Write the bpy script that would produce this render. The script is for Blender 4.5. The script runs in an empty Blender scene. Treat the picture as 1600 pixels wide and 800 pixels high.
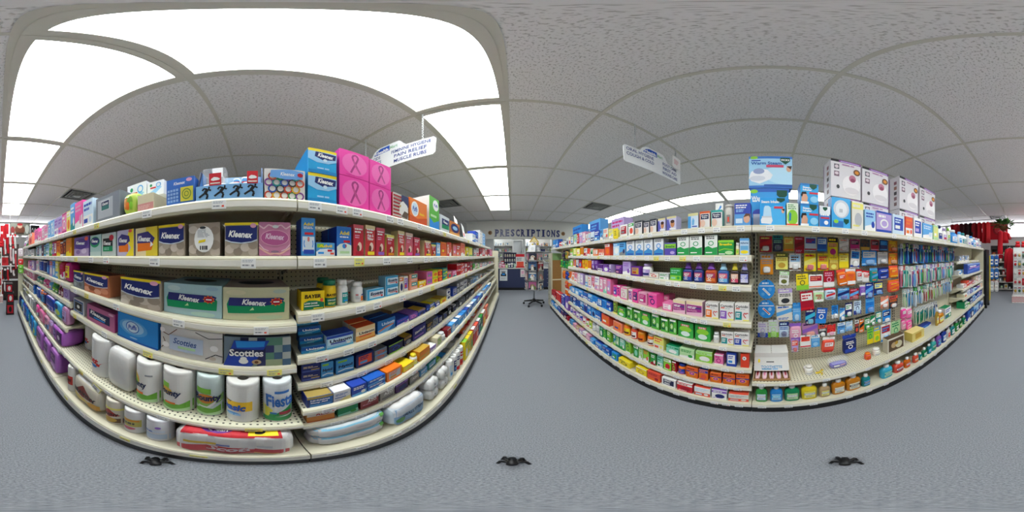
import bpy, bmesh, math, random
from math import sin, cos, tan, pi, radians, sqrt, atan2
from mathutils import Vector, Matrix

# ------------------------------------------------------------------ camera, world, exposure
SC = bpy.context.scene
COL = SC.collection
H = 1.27                                   # eye height
cam = bpy.data.cameras.new('camera'); cam.type = 'PANO'
try:
    cam.panorama_type = 'EQUIRECTANGULAR'
except Exception:
    cam.cycles.panorama_type = 'EQUIRECTANGULAR'
cam.clip_start = 0.01
camo = bpy.data.objects.new('camera', cam); COL.objects.link(camo)
camo.location = (0, 0, H); camo.rotation_euler = (pi/2, 0, 0)
SC.camera = camo
wd = bpy.data.worlds.new('world'); SC.world = wd; wd.use_nodes = True
wd.node_tree.nodes['Background'].inputs[0].default_value = (0.75, 0.85, 1, 1)
wd.node_tree.nodes['Background'].inputs[1].default_value = 0.6
SC.view_settings.view_transform = 'Standard'; SC.view_settings.look = 'None'
SC.view_settings.gamma = 1.0; SC.view_settings.use_curve_mapping = False
SC.view_settings.exposure = 1.02
PANEL = 5.2                                # radiance of the ceiling light diffusers
CEIL = 2.60
RNG = random.Random(7)

# ------------------------------------------------------------------ colours
def lin(c):
    return c/12.92 if c <= 0.04045 else ((c+0.055)/1.055)**2.4
PAL = dict(
 white='f2f2ef', offwhite='e6e3d8', cream='e9e3c2', beige='d6cfae', taupe='a99c8c', tan='c3a77c', gold='c9a13b', yellow='f4dc26', lemon='efe878', amber='d98a1c',
 orange='f07a1e', salmon='ef8d70', coral='e9573f', red='d3202c', crimson='b0172f', darkred='7d1520', maroon='5d1a24', pink='ef7fb2', hotpink='f254a4', rose='e3a2bd',
 magenta='c22a7e', purple='6d2f9a', violet='8d5fc0', lavender='b9a3da', plum='4b2560', mauve='b27ba6', navy='1d2a6b', ink='232a52', blue='1f5fbf', royal='2748b0',
 sky='5aa9e6', lightblue='9ccdf0', paleblue='cfe4f4', azure='2b8fe0', cyan='3dbfe0', teal='148f93', aqua='46c3bb', green='2f9e44', lime='8fcf3c', palegreen='b9e0a8', darkgreen='14623c',
 emerald='12915c', mint='8fd6bd', black='191a1d', charcoal='35373c', grey='8b8e93', silver='b9bcc1', lightgrey='d2d4d6', brown='6b4528', kraft='b48a5a', bronze='8f6a33', olive='6f7434', wood='a4723a')
WORDS = dict(offwhite='off-white', hotpink='hot pink', darkred='dark red', lightblue='light blue', paleblue='pale blue', palegreen='pale green', darkgreen='dark green', lightgrey='light grey', azure='bright blue', ink='dark navy', emerald='emerald green', aqua='aqua green', mint='mint green', sky='sky blue', royal='royal blue', lime='lime green')
def cw(c): return WORDS.get(c, c)
_cc = {}
def C(c):
    if isinstance(c, tuple): return c
    if c not in _cc:
        h = PAL.get(c, c)
        _cc[c] = tuple(lin(int(h[i:i+2], 16)/255) for i in (0, 2, 4)) + (1.0,)
    return _cc[c]

# ------------------------------------------------------------------ materials
def mat(name, rough=0.5, color=None, spec=0.5, noise=0.0, nscale=60, bump=0.0, bscale=200, metal=0.0, trans=0.0, coat=0.0, alpha=None):
    m = bpy.data.materials.new(name); m.use_nodes = True
    nt = m.node_tree; b = nt.nodes['Principled BSDF']; L = nt.links.new
    b.inputs['Roughness'].default_value = rough; b.inputs['Metallic'].default_value = metal
    b.inputs['Specular IOR Level'].default_value = spec
    b.inputs['Transmission Weight'].default_value = trans
    b.inputs['Coat Weight'].default_value = coat
    if color is None:
        s = nt.nodes.new('ShaderNodeAttribute'); s.attribute_name = 'Col'; src = s.outputs['Color']
    else:
        s = nt.nodes.new('ShaderNodeRGB'); s.outputs[0].default_value = C(color); src = s.outputs[0]
    tc = nt.nodes.new('ShaderNodeTexCoord')
    if noise > 0:
        n = nt.nodes.new('ShaderNodeTexNoise'); n.inputs['Scale'].default_value = nscale; n.inputs['Detail'].default_value = 3
        L(tc.outputs['Object'], n.inputs['Vector'])
        mr = nt.nodes.new('ShaderNodeMapRange'); mr.inputs[3].default_value = 1-noise; mr.inputs[4].default_value = 1+noise
        L(n.outputs['Fac'], mr.inputs[0])
        mx = nt.nodes.new('ShaderNodeMix'); mx.data_type = 'RGBA'; mx.blend_type = 'MULTIPLY'; mx.inputs['Factor'].default_value = 1
        L(src, mx.inputs['A']); L(mr.outputs[0], mx.inputs['B']); src = mx.outputs['Result']
    L(src, b.inputs['Base Color'])
    if bump > 0:
        n = nt.nodes.new('ShaderNodeTexNoise'); n.inputs['Scale'].default_value = bscale
        L(tc.outputs['Object'], n.inputs['Vector'])
        bp = nt.nodes.new('ShaderNodeBump'); bp.inputs['Strength'].default_value = bump; bp.inputs['Distance'].default_value = 0.003
        L(n.outputs['Fac'], bp.inputs['Height']); L(bp.outputs[0], b.inputs['Normal'])
    if alpha is not None:
        b.inputs['Alpha'].default_value = alpha
    return m
M = {}
M['carton'] = mat('printed_carton', 0.42, noise=0.05, nscale=90, spec=0.4)
M['ink'] = mat('printed_ink', 0.45, spec=0.3, noise=0.03, nscale=150)
M['film'] = mat('plastic_film', 0.25, noise=0.04, nscale=40, bump=0.35, bscale=45)
M['plastic'] = mat('moulded_plastic', 0.3, noise=0.03, nscale=60)
M['liquid'] = mat('tinted_bottle', 0.12, spec=0.5, trans=0.25, noise=0.03)
M['clear'] = mat('clear_blister', 0.08, color='f4f6f8', alpha=0.18, noise=0.02)
M['cloth'] = mat('cloth', 0.85, noise=0.12, nscale=120, bump=0.3, bscale=500, spec=0.2)
M['steel'] = mat('painted_steel', 0.4, color='d3ceb6', noise=0.03, nscale=8, spec=0.4)
M['kick'] = mat('kick_black', 0.5, color='0c0c0d', noise=0.1)
M['wire'] = mat('chrome_wire', 0.3, color='b8bcc0', metal=0.8, noise=0.03)
M['whitepl'] = mat('white_plastic', 0.4, color='eceeee', noise=0.03)
M['black'] = mat('black_plastic', 0.45, color='141416', noise=0.1)
M['wall'] = mat('painted_wall', 0.85, color='c9cbca', noise=0.04, nscale=3, bump=0.1)
M['navy'] = mat('navy_laminate', 0.5, color='2a3356', noise=0.05)
M['leaf'] = mat('leaf', 0.5, noise=0.15)

def pegboard(name, base, hole, hx='X', hz='Z', pitch=0.0254, hr=0.13):
    m = bpy.data.materials.new(name); m.use_nodes = True
    nt = m.node_tree; b = nt.nodes['Principled BSDF']; L = nt.links.new
    tc = nt.nodes.new('ShaderNodeTexCoord'); sp = nt.nodes.new('ShaderNodeSeparateXYZ'); L(tc.outputs['Object'], sp.inputs[0])
    def mth(op, a, bb=None):
        n = nt.nodes.new('ShaderNodeMath'); n.operation = op
        for i, v in enumerate((a, bb)):
            if v is None: continue
            if isinstance(v, (int, float)): n.inputs[i].default_value = v
            else: L(v, n.inputs[i])
        return n.outputs[0]
    def cell(o):
        return mth('SUBTRACT', mth('FRACT', mth('DIVIDE', o, pitch)), 0.5)
    u, v = cell(sp.outputs[hx]), cell(sp.outputs[hz])
    dd = mth('SQRT', mth('ADD', mth('MULTIPLY', u, u), mth('MULTIPLY', v, v)))
    inside = mth('LESS_THAN', dd, hr)
    n = nt.nodes.new('ShaderNodeTexNoise'); n.inputs['Scale'].default_value = 14; L(tc.outputs['Object'], n.inputs['Vector'])
    mr = nt.nodes.new('ShaderNodeMapRange'); mr.inputs[3].default_value = .93; mr.inputs[4].default_value = 1.05; L(n.outputs['Fac'], mr.inputs[0])
    mm = nt.nodes.new('ShaderNodeMix'); mm.data_type = 'RGBA'; mm.blend_type = 'MULTIPLY'; mm.inputs['Factor'].default_value = 1
    mm.inputs['A'].default_value = C(base); L(mr.outputs[0], mm.inputs['B'])
    mx = nt.nodes.new('ShaderNodeMix'); mx.data_type = 'RGBA'; L(inside, mx.inputs['Factor'])
    L(mm.outputs['Result'], mx.inputs['A']); mx.inputs['B'].default_value = C(hole)  # shade inside each hole is painted as a dark dot
    L(mx.outputs['Result'], b.inputs['Base Color'])
    bp = nt.nodes.new('ShaderNodeBump'); bp.inputs['Strength'].default_value = .6; bp.inputs['Distance'].default_value = .003
    L(mth('SUBTRACT', 1.0, inside), bp.inputs['Height']); L(bp.outputs[0], b.inputs['Normal'])
    b.inputs['Roughness'].default_value = .55
    return m
M['peg'] = pegboard('pegboard_beige', 'e2dcc2', '16150f')
M['pegshelf'] = pegboard('perforated_shelf', 'd9d5bd', '2a2820', hz='Y', pitch=.019, hr=.19)
M['pegwood'] = pegboard('pegboard_brown', 'a87c44', '4a3416', hx='X')

def carpet():
    m = bpy.data.materials.new('carpet'); m.use_nodes = True
    nt = m.node_tree; b = nt.nodes['Principled BSDF']; L = nt.links.new
    tc = nt.nodes.new('ShaderNodeTexCoord')
    n = nt.nodes.new('ShaderNodeTexNoise'); n.inputs['Scale'].default_value = 170; n.inputs['Detail'].default_value = 4; n.inputs['Roughness'].default_value = .75
    L(tc.outputs['Object'], n.inputs['Vector'])
    r = nt.nodes.new('ShaderNodeValToRGB'); r.color_ramp.elements[0].position = .32; r.color_ramp.elements[1].position = .70
    r.color_ramp.elements[0].color = C('6a6e75'); r.color_ramp.elements[1].color = C('a9acb2')
    L(n.outputs['Fac'], r.inputs[0]); L(r.outputs[0], b.inputs['Base Color'])
    bp = nt.nodes.new('ShaderNodeBump'); bp.inputs['Strength'].default_value = .5; bp.inputs['Distance'].default_value = .004
    L(n.outputs['Fac'], bp.inputs['Height']); L(bp.outputs[0], b.inputs['Normal'])
    b.inputs['Roughness'].default_value = .95; b.inputs['Specular IOR Level'].default_value = .1
    return m
M['carpet'] = carpet()
def ceiltile():
    m = bpy.data.materials.new('ceiling_tile'); m.use_nodes = True
    nt = m.node_tree; b = nt.nodes['Principled BSDF']; L = nt.links.new
    tc = nt.nodes.new('ShaderNodeTexCoord'); mp = nt.nodes.new('ShaderNodeMapping'); mp.inputs['Scale'].default_value = (1, .55, 1)
    L(tc.outputs['Object'], mp.inputs[0])
    n = nt.nodes.new('ShaderNodeTexNoise'); n.inputs['Scale'].default_value = 125; n.inputs['Detail'].default_value = 2
    L(mp.outputs[0], n.inputs['Vector'])
    r = nt.nodes.new('ShaderNodeValToRGB'); r.color_ramp.elements[0].position = .34; r.color_ramp.elements[1].position = .46
    r.color_ramp.elements[0].color = C('c4c1bc'); r.color_ramp.elements[1].color = C('f3f1ef')
    L(n.outputs['Fac'], r.inputs[0]); L(r.outputs[0], b.inputs['Base Color'])
    bp = nt.nodes.new('ShaderNodeBump'); bp.inputs['Strength'].default_value = .4; bp.inputs['Distance'].default_value = .003
    L(r.outputs[0], bp.inputs['Height']); L(bp.outputs[0], b.inputs['Normal'])
    b.inputs['Roughness'].default_value = .9
    return m
M['tile'] = ceiltile()
M['grid'] = mat('ceiling_grid', .5, color='d6d3c6', noise=.03)
M['grille'] = mat('grille_metal', .5, color='92948f', noise=.08)
def diffuser():
    m = bpy.data.materials.new('light_diffuser'); m.use_nodes = True
    nt = m.node_tree; b = nt.nodes['Principled BSDF']; L = nt.links.new
    b.inputs['Base Color'].default_value = (.9, .9, .9, 1); b.inputs['Roughness'].default_value = .4
    tc = nt.nodes.new('ShaderNodeTexCoord'); w = nt.nodes.new('ShaderNodeTexWave'); w.bands_direction = 'X'; w.inputs['Scale'].default_value = 1.6; w.inputs['Distortion'].default_value = 0
    L(tc.outputs['Object'], w.inputs['Vector'])
    mr = nt.nodes.new('ShaderNodeMapRange'); mr.inputs[3].default_value = .8; mr.inputs[4].default_value = 1.1; L(w.outputs['Fac'], mr.inputs[0])
    mu = nt.nodes.new('ShaderNodeMath'); mu.operation = 'MULTIPLY'; mu.inputs[1].default_value = PANEL; L(mr.outputs[0], mu.inputs[0])
    b.inputs['Emission Color'].default_value = (.95, 1.0, 1.0, 1); L(mu.outputs[0], b.inputs['Emission Strength'])
    return m
M['diffuser'] = diffuser()
def glow(name, col, s):
    m = bpy.data.materials.new(name); m.use_nodes = True; b = m.node_tree.nodes['Principled BSDF']
    b.inputs['Base Color'].default_value = C(col); b.inputs['Emission Color'].default_value = C(col); b.inputs['Emission Strength'].default_value = s
    return m
M['daylight'] = glow('daylight_glazing', 'f4f8ff', 2.2)

# ------------------------------------------------------------------ mesh builder
_txt = {}
def text_mesh(s, bold=0.0, shear=0.0):
    k = (s, bold, shear)
    if k not in _txt:
        cu = bpy.data.curves.new('t', 'FONT'); cu.body = s; cu.resolution_u = 2; cu.offset = bold; cu.shear = shear
        o = bpy.data.objects.new('t', cu); me = bpy.data.meshes.new_from_object(o)
        vs = [tuple(v.co)[:2] for v in me.vertices]; fs = [tuple(p.vertices) for p in me.polygons]
        bpy.data.objects.remove(o); bpy.data.meshes.remove(me); bpy.data.curves.remove(cu)
        x0 = min(v[0] for v in vs); x1 = max(v[0] for v in vs); y0 = min(v[1] for v in vs); y1 = max(v[1] for v in vs)
        _txt[k] = ([((a-x0)/(x1-x0)-.5, (b-y0)/max(y1-y0, 1e-6)-.5) for a, b in vs], fs)
    return _txt[k]

def cut(P, ax, c, sg):
    """polygon P clipped to sg*(p[ax]-c) >= 0"""
    out = []
    for k in range(len(P)):
        a, b = P[k-1], P[k]; da, db = sg*(a[ax]-c), sg*(b[ax]-c)
        if (da < 0) != (db < 0):
            t = da/(da-db); out.append((a[0]+(b[0]-a[0])*t, a[1]+(b[1]-a[1])*t))
        if db >= 0: out.append(b)
    return out
class MB:
    def __init__(s): s.v = []; s.f = []; s.c = []; s.sm = []
    def add(s, vs, fs, col, smooth=False):
        n = len(s.v); s.v += vs
        for i, f in enumerate(fs):
            s.f.append(tuple(a+n for a in f)); s.c.append(C(col[i] if isinstance(col, list) else col)); s.sm.append(smooth)
        return s
    def box(s, x0, x1, y0, y1, z0, z1, col='white', ch=0.0):
        """col: one colour or dict(front, side, top)"""
        if isinstance(col, str) or isinstance(col, tuple): col = dict(front=col)
        f = col['front']; sd = col.get('side', f); tp = col.get('top', sd); bk = col.get('back', sd)
        if ch <= 0:
            vs = [(x, y, z) for z in (z0, z1) for y in (y0, y1) for x in (x0, x1)]
            return s.add(vs, [(0, 1, 5, 4), (1, 3, 7, 5), (3, 2, 6, 7), (2, 0, 4, 6), (4, 5, 7, 6), (0, 2, 3, 1)], [f, sd, bk, sd, tp, tp])
        b = ch
        vs = []; idx = {}
        for iz, z in ((-1, z0), (1, z1)):
            for iy, y in ((-1, y0), (1, y1)):
                for ix, x in ((-1, x0), (1, x1)):
                    for ax in range(3):
                        p = [x - ix*b, y - iy*b, z - iz*b]
                        p[ax] = (x, y, z)[ax]
                        idx[(ix, iy, iz, ax)] = len(vs); vs.append(tuple(p))
        I = lambda ix, iy, iz, ax: idx[(ix, iy, iz, ax)]
        fs = []; cs = []
        fs.append((I(-1,-1,-1,1), I(1,-1,-1,1), I(1,-1,1,1), I(-1,-1,1,1))); cs.append(f)
        fs.append((I(1,1,-1,1), I(-1,1,-1,1), I(-1,1,1,1), I(1,1,1,1))); cs.append(bk)
        fs.append((I(1,-1,-1,0), I(1,1,-1,0), I(1,1,1,0), I(1,-1,1,0))); cs.append(sd)
        fs.append((I(-1,1,-1,0), I(-1,-1,-1,0), I(-1,-1,1,0), I(-1,1,1,0))); cs.append(sd)
        fs.append((I(-1,-1,1,2), I(1,-1,1,2), I(1,1,1,2), I(-1,1,1,2))); cs.append(tp)
        fs.append((I(-1,1,-1,2), I(1,1,-1,2), I(1,-1,-1,2), I(-1,-1,-1,2))); cs.append(tp)
        for iz in (-1, 1):
            fs.append((I(-1,-1,iz,1), I(-1,-1,iz,2), I(1,-1,iz,2), I(1,-1,iz,1))[::iz]); cs.append(f)
            fs.append((I(1,1,iz,1), I(1,1,iz,2), I(-1,1,iz,2), I(-1,1,iz,1))[::iz]); cs.append(bk)
            for ix in (-1, 1):
                fs.append((I(ix,-1,iz,0), I(ix,1,iz,0), I(ix,1,iz,2), I(ix,-1,iz,2))[::ix*iz]); cs.append(sd)
        for ix in (-1, 1):
            for iy in (-1, 1):
                fs.append((I(ix,iy,-1,0), I(ix,iy,-1,1), I(ix,iy,1,1), I(ix,iy,1,0))[::ix*iy]); cs.append(f if iy < 0 else sd)
                for iz in (-1, 1):
                    fs.append((I(ix,iy,iz,0), I(ix,iy,iz,1), I(ix,iy,iz,2))[::ix*iy*iz]); cs.append(sd)
        return s.add(vs, fs, cs)
    def lathe(s, prof, col, n=20, cx=0, cy=0, sx=1, sy=1, smooth=True, e=2.0, cap=True):
        """prof: [(r, z)] from bottom to top; col one colour or a list of len(prof)-1; e: superellipse exponent"""
        vs = []
        for r, z in prof:
            for k in range(n):
                a = 2*pi*k/n; ca, sa = cos(a), sin(a)
                q = (abs(ca)**e + abs(sa)**e)**(-1/e) if e != 2 else 1
                vs.append((cx + r*sx*ca*q, cy + r*sy*sa*q, z))
        fs = []; cs = []
        for i in range(len(prof)-1):
            for k in range(n):
                k2 = (k+1) % n
                fs.append((i*n+k, i*n+k2, (i+1)*n+k2, (i+1)*n+k)); cs.append(col[i] if isinstance(col, list) else col)
        if cap:
            c0 = col[0] if isinstance(col, list) else col; c1 = col[-1] if isinstance(col, list) else col
            fs.append(tuple(range(n-1, -1, -1))); cs.append(c0)
            m = (len(prof)-1)*n; fs.append(tuple(range(m, m+n))); cs.append(c1)
        return s.add(vs, fs, cs, smooth)
    def tube(s, pts, r, col, n=6, smooth=True):
        pts = [Vector(p) for p in pts]; vs = []; fs = []
        rs = r if isinstance(r, (list, tuple)) else [r]*len(pts)
        for i, p in enumerate(pts):
            t = (pts[min(i+1, len(pts)-1)] - pts[max(i-1, 0)]).normalized()
            up = Vector((0, 0, 1)) if abs(t.z) < .9 else Vector((1, 0, 0))
            a = t.cross(up).normalized(); b = t.cross(a)
            for k in range(n):
                q = 2*pi*k/n; vs.append(tuple(p + (a*cos(q) + b*sin(q))*rs[i]))
        for i in range(len(pts)-1):
            for k in range(n):
                k2 = (k+1) % n; fs.append((i*n+k, (i+1)*n+k, (i+1)*n+k2, i*n+k2))
        m = (len(pts)-1)*n
        fs.append(tuple(range(n))); fs.append(tuple(range(m+n-1, m-1, -1)))
        return s.add(vs, fs, col, smooth)
    def prism(s, poly, axis, a0, a1, col):
        """poly (p,q) extruded along axis 'x','y' or 'z'"""
        def mk(p, q, a): return {'x': (a, p, q), 'y': (p, a, q), 'z': (p, q, a)}[axis]
        n = len(poly)
        vs = [mk(p, q, a0) for p, q in poly] + [mk(p, q, a1) for p, q in poly]
        fs = [(k, (k+1) % n, n+(k+1) % n, n+k) for k in range(n)] + [tuple(range(n-1, -1, -1)), tuple(range(n, 2*n))]
        return s.add(vs, fs, col)
    def soft(s, w, h, dep, col, p=6, n=8, nx=1, amp=0.0, nz=1):
        """rounded pack, base at z=0, front at y=0; col front/side/top"""
        if isinstance(col, str): col = dict(front=col)
        f = col['front']; sd = col.get('side', f); tp = col.get('top', sd)
        vid = {}; vs = []; fs = []; cs = []
        m = max(n, nx*6)
        def vert(a, b, c):
            k = (round(a, 4), round(b, 4), round(c, 4))
            if k not in vid:
                mx = max(abs(a), abs(b), abs(c)); nn = (abs(a)**p + abs(b)**p + abs(c)**p)**(1/p)
                q = mx/nn
                g = 1 - amp*(1-abs(sin(pi*nx*(a+1)/2)))
                gz = 1 - (amp*(1-abs(sin(pi*nz*(c+1)/2))) if nz > 1 else 0)
                vid[k] = len(vs); vs.append((a*q*w/2, b*q*g*gz*dep/2 + dep/2, (c*q*g*h/2 + h/2) if nx > 1 else (c*q*h/2 + h/2)))
            return vid[k]
        def lin_(k, K): return -1 + 2*k/K
        kz = max(n, nz*6)
        for sgn, cc in ((-1, f), (1, sd)):
            for i in range(m):
                for j in range(kz):
                    q = [vert(lin_(i, m), sgn, lin_(j, kz)), vert(lin_(i+1, m), sgn, lin_(j, kz)), vert(lin_(i+1, m), sgn, lin_(j+1, kz)), vert(lin_(i, m), sgn, lin_(j+1, kz))]
                    fs.append(tuple(q[::-sgn])); cs.append(cc)
        for sgn in (-1, 1):
            for i in range(n):
                for j in range(kz):
                    q = [vert(sgn, lin_(i, n), lin_(j, kz)), vert(sgn, lin_(i+1, n), lin_(j, kz)), vert(sgn, lin_(i+1, n), lin_(j+1, kz)), vert(sgn, lin_(i, n), lin_(j+1, kz))]
                    fs.append(tuple(q[::sgn])); cs.append(sd)
            for i in range(m):
                for j in range(n):
                    q = [vert(lin_(i, m), lin_(j, n), sgn), vert(lin_(i+1, m), lin_(j, n), sgn), vert(lin_(i+1, m), lin_(j+1, n), sgn), vert(lin_(i, m), lin_(j+1, n), sgn)]
                    fs.append(tuple(q[::sgn])); cs.append(tp)
        return s.add(vs, fs, cs, True)
    def prims(s, prims, mp, curved=False, off=0.0005, asp=1.0):
        """flat print: prims in (u,v) of the front, cut to its edges; mp(u, v, offset) -> point; curved: cut into narrow strips that follow the surface"""
        NS = 14
        def emit(pts, col, o):
            P = pts
            if min(p[0] for p in P) < 0: P = cut(P, 0, 0., 1)
            if P and max(p[0] for p in P) > 1: P = cut(P, 0, 1., -1)
            if P and min(p[1] for p in P) < 0: P = cut(P, 1, 0., 1)
            if P and max(p[1] for p in P) > 1: P = cut(P, 1, 1., -1)
            if len(P) < 3: return
            L = [P]
            if curved:
                for ax in ((0, 1) if curved == 2 else (0,)):
                    L2 = []
                    for Q in L:
                        a = int(min(p[ax] for p in Q)*NS+1e-6); b = max(a+1, int(math.ceil(max(p[ax] for p in Q)*NS-1e-6)))
                        for k in range(a, b):
                            q = Q if b == a+1 else cut(cut(Q, ax, k/NS, 1), ax, (k+1)/NS, -1)
                            if len(q) >= 3: L2.append(q)
                    L = L2
            for Q in L: s.add([mp(a, b, o) for a, b in Q], [tuple(range(len(Q)))], col)
        for i, P in enumerate(prims):
            o = off + 0.00025*i; k = P[0]
            if k == 'r':
                _, a, b, c, d, col = P[:6]; emit([(a, b), (c, b), (c, d), (a, d)], col, o)
            elif k == 'e':
                _, cx, cy, rx, ry, col = P[:6]; n = 18
                emit([(cx+rx*cos(2*pi*q/n), cy+ry*sin(2*pi*q/n)) for q in range(n)], col, o)
            elif k == 'ring':
                _, cx, cy, rx, ry, t, col = P[:7]; n = 18
                pt = lambda q, g: (cx+g*rx*cos(2*pi*q/n), cy+g*ry*sin(2*pi*q/n))
                for q in range(n): emit([pt(q, 1), pt(q+1, 1), pt(q+1, 1-t), pt(q, 1-t)], col, o)
            elif k == 'p': emit(list(P[1]), P[2], o)
            elif k == 'l':      # polyline stroke
                pts, wd_, col = P[1], P[2], P[3]
                for (a, b), (c, d) in zip(pts, pts[1:]):
                    dx, dy = (c-a)*asp, d-b; L = max(sqrt(dx*dx+dy*dy), 1e-6); nx, ny = -dy/L*wd_/asp, dx/L*wd_
                    emit([(a-nx, b-ny), (c-nx, d-ny), (c+nx, d+ny), (a+nx, b+ny)], col, o)
            elif k == 't':
                _, txt, cx, cy, w, h, col = P[:7]; kw = P[7] if len(P) > 7 else {}
                vs, fs = text_mesh(txt, kw.get('b', .02), kw.get('sh', 0)); an = radians(kw.get('rot', 0)); ca, sa = cos(an), sin(an)
                out = []
                for a, b in vs:
                    X = a*w*asp; Y = b*h; out.append((cx + (X*ca - Y*sa)/asp, cy + X*sa + Y*ca))
                if curved or min(a for a, b in out) < 0 or max(a for a, b in out) > 1:
                    for f in fs: emit([out[q] for q in f], col, o + (.0004 if curved else 0))
                else: s.add([mp(a, b, o) for a, b in out], fs, col)
            elif k == 'bars':   # small lines of copy
                _, x0, y0, x1, y1, nl, col = P[:7]
                rr = random.Random(int(1000*(x0+7*y0+nl)))
                for q in range(nl):
                    yy = y1 - (y1-y0)*(q+.5)/nl; hh = (y1-y0)/nl*.28; xe = x0 + (x1-x0)*rr.uniform(.6, 1); xx = x0
                    while xx < xe-.02:   # words
                        ww = min(xe-xx, rr.uniform(.12, .3)); emit([(xx, yy-hh), (xx+ww, yy-hh), (xx+ww, yy+hh), (xx, yy+hh)], col, o); xx += ww+.03
        return s
    def mesh(s, name, mats):
        me = bpy.data.meshes.new(name); me.from_pydata(s.v, [], s.f)
        if not isinstance(mats, (list, tuple)): mats = [mats]
        for m in mats: me.materials.append(M[m] if isinstance(m, str) else m)
        if s.f:
            at = me.color_attributes.new('Col', 'FLOAT_COLOR', 'CORNER')
            buf = []
            for f, c in zip(s.f, s.c): buf += list(c)*len(f)
            at.data.foreach_set('color', buf)
            me.polygons.foreach_set('use_smooth', s.sm)
        me.update()
        return me
    def build(s, name, mats, parent=None, loc=None, rz=None):
        return link(name, s.mesh(name, mats), parent, loc, rz)
def link(name, me, parent=None, loc=None, rz=None):
    o = bpy.data.objects.new(name, me); COL.objects.link(o)
    if parent is not None: o.parent = parent
    if loc is not None: o.location = loc
    if rz is not None: o.rotation_euler = (0, 0, rz)
    return o
def tag(o, label, cat, group=None):
    o['label'] = label; o['category'] = cat
    if group: o['group'] = group
    return o
def empty(name, label=None, cat=None, loc=(0, 0, 0), rz=0, group=None):
    o = link(name, None, None, loc, rz); o.empty_display_size = .05
    if label: tag(o, label, cat, group)
    return o
def struct(o): o['kind'] = 'structure'; return o
def flat(w, h):  # front print mapping of a flat face of width w, height h
    return lambda u, v, o: ((u-.5)*w, -o, v*h)
def az(x): return radians((x-800)*.225)
def el(y): return radians((400-y)*.225)

# ------------------------------------------------------------------ room shell
GX, GY, TX, TY = -0.03, -0.28, 0.61, 1.22
KX, KY = (-8, 9), (-5, 8)
X0, X1 = GX + KX[0]*TX, GX + KX[1]*TX
Y0_, Y1_ = GY + KY[0]*TY, GY + KY[1]*TY
fl = MB().box(X0-.1, X1+.1, Y0_-.1, Y1_+.1, -.06, 0, 'grey').build('floor', 'carpet'); struct(fl)
ceil = MB().box(X0-.1, X1+.1, Y0_-.1, Y1_+.1, CEIL+.10, CEIL+.16, 'grey').build('ceiling', 'wall'); struct(ceil)
for nm, bx in (('wall_left', (X0-.1, X0, Y0_, Y1_)), ('wall_right', (X1, X1+.1, Y0_, Y1_)), ('wall_front', (X0, X1, Y1_, Y1_+.1)), ('wall_back', (X0, X1, Y0_-.1, Y0_))):
    struct(MB().box(*bx, 0, CEIL+.1, 'grey').build(nm, 'wall'))
lights = [(-1, k) for k in range(-5, 4) if k != -5] + [(5, k) for k in range(-2, 7)]
lights += [(1, 6), (-2, 6)]                 # over the dispensary behind the counter
vents = {(-3, 3): 0, (-3, -3): .61, (3, 3): 0, (3, 5): .61, (1, -5): .61}
tile_me = MB().box(-.296, .296, -.6, .6, CEIL, CEIL+.014, 'white').mesh('ceiling_tile', 'tile')
half_me = MB().box(-.296, .296, -.295, .295, CEIL, CEIL+.014, 'white').mesh('ceiling_tile_half', 'tile')
for i in range(*KX):
    for j in range(*KY):
        cx, cy = GX+(i+.5)*TX, GY+(j+.5)*TY
        if (i, j) in lights: continue
        if (i, j) in vents:
            link('ceiling_tile', half_me, ceil, (cx, cy + (.305 if vents[(i, j)] == 0 else -.305), 0)); continue
        link('ceiling_tile', tile_me, ceil, (cx, cy, 0))
bx_ = MB().box(-.013, .013, Y0_, Y1_, CEIL-.007, CEIL+.004, 'white').mesh('grid_bar', 'grid')
by_ = MB().box(X0, X1, -.013, .013, CEIL-.0065, CEIL+.004, 'white').mesh('grid_cross_bar', 'grid')
for i in range(KX[0], KX[1]+1): link('grid_bar', bx_, ceil, (GX+i*TX, 0, 0))
for j in range(KY[0], KY[1]+1): link('grid_cross_bar', by_, ceil, (0, GY+j*TY, 0))
def ringframe(w, h, t, z0, z1, col='white'):
    m = MB()
    o = [(-w, -h), (w, -h), (w, h), (-w, h)]; q = [(-w+t, -h+t), (w-t, -h+t), (w-t, h-t), (-w+t, h-t)]
    vs = [(x, y, z0) for x, y in o] + [(x, y, z0) for x, y in q] + [(x, y, z1) for x, y in o] + [(x, y, z1) for x, y in q]
    fs = []
    for k in range(4):
        l = (k+1) % 4
        fs += [(k, 4+k, 4+l, l), (8+k, 8+l, 12+l, 12+k), (k, l, 8+l, 8+k), (4+k, 12+k, 12+l, 4+l)]
    return m.add(vs, fs, col)
lf = ringframe(.298, .603, .035, CEIL-.012, CEIL+.03).mesh('light_frame', 'grid')
ld = MB().box(-.263, .263, -.568, .568, CEIL+.004, CEIL+.02, 'white').mesh('light_diffuser', 'diffuser')
lh = MB().box(-.27, .27, -.575, .575, CEIL+.022, CEIL+.09, 'white', ch=.02).mesh('light_housing', 'whitepl')
row_names = {-1: 'over the aisle by tissue shelves', 5: 'in the row beyond oral care shelves', 1: 'over the dispensary behind the counter', -2: 'over the dispensary window by the medicine shelves'}
ordw = ['first', 'second', 'third', 'fourth', 'fifth', 'sixth', 'seventh', 'eighth', 'ninth', 'tenth', 'eleventh', 'twelfth', 'thirteenth', 'fourteenth', 'fifteenth', 'sixteenth', 'seventeenth', 'eighteenth', 'nineteenth', 'twentieth']
cnt = {}
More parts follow.
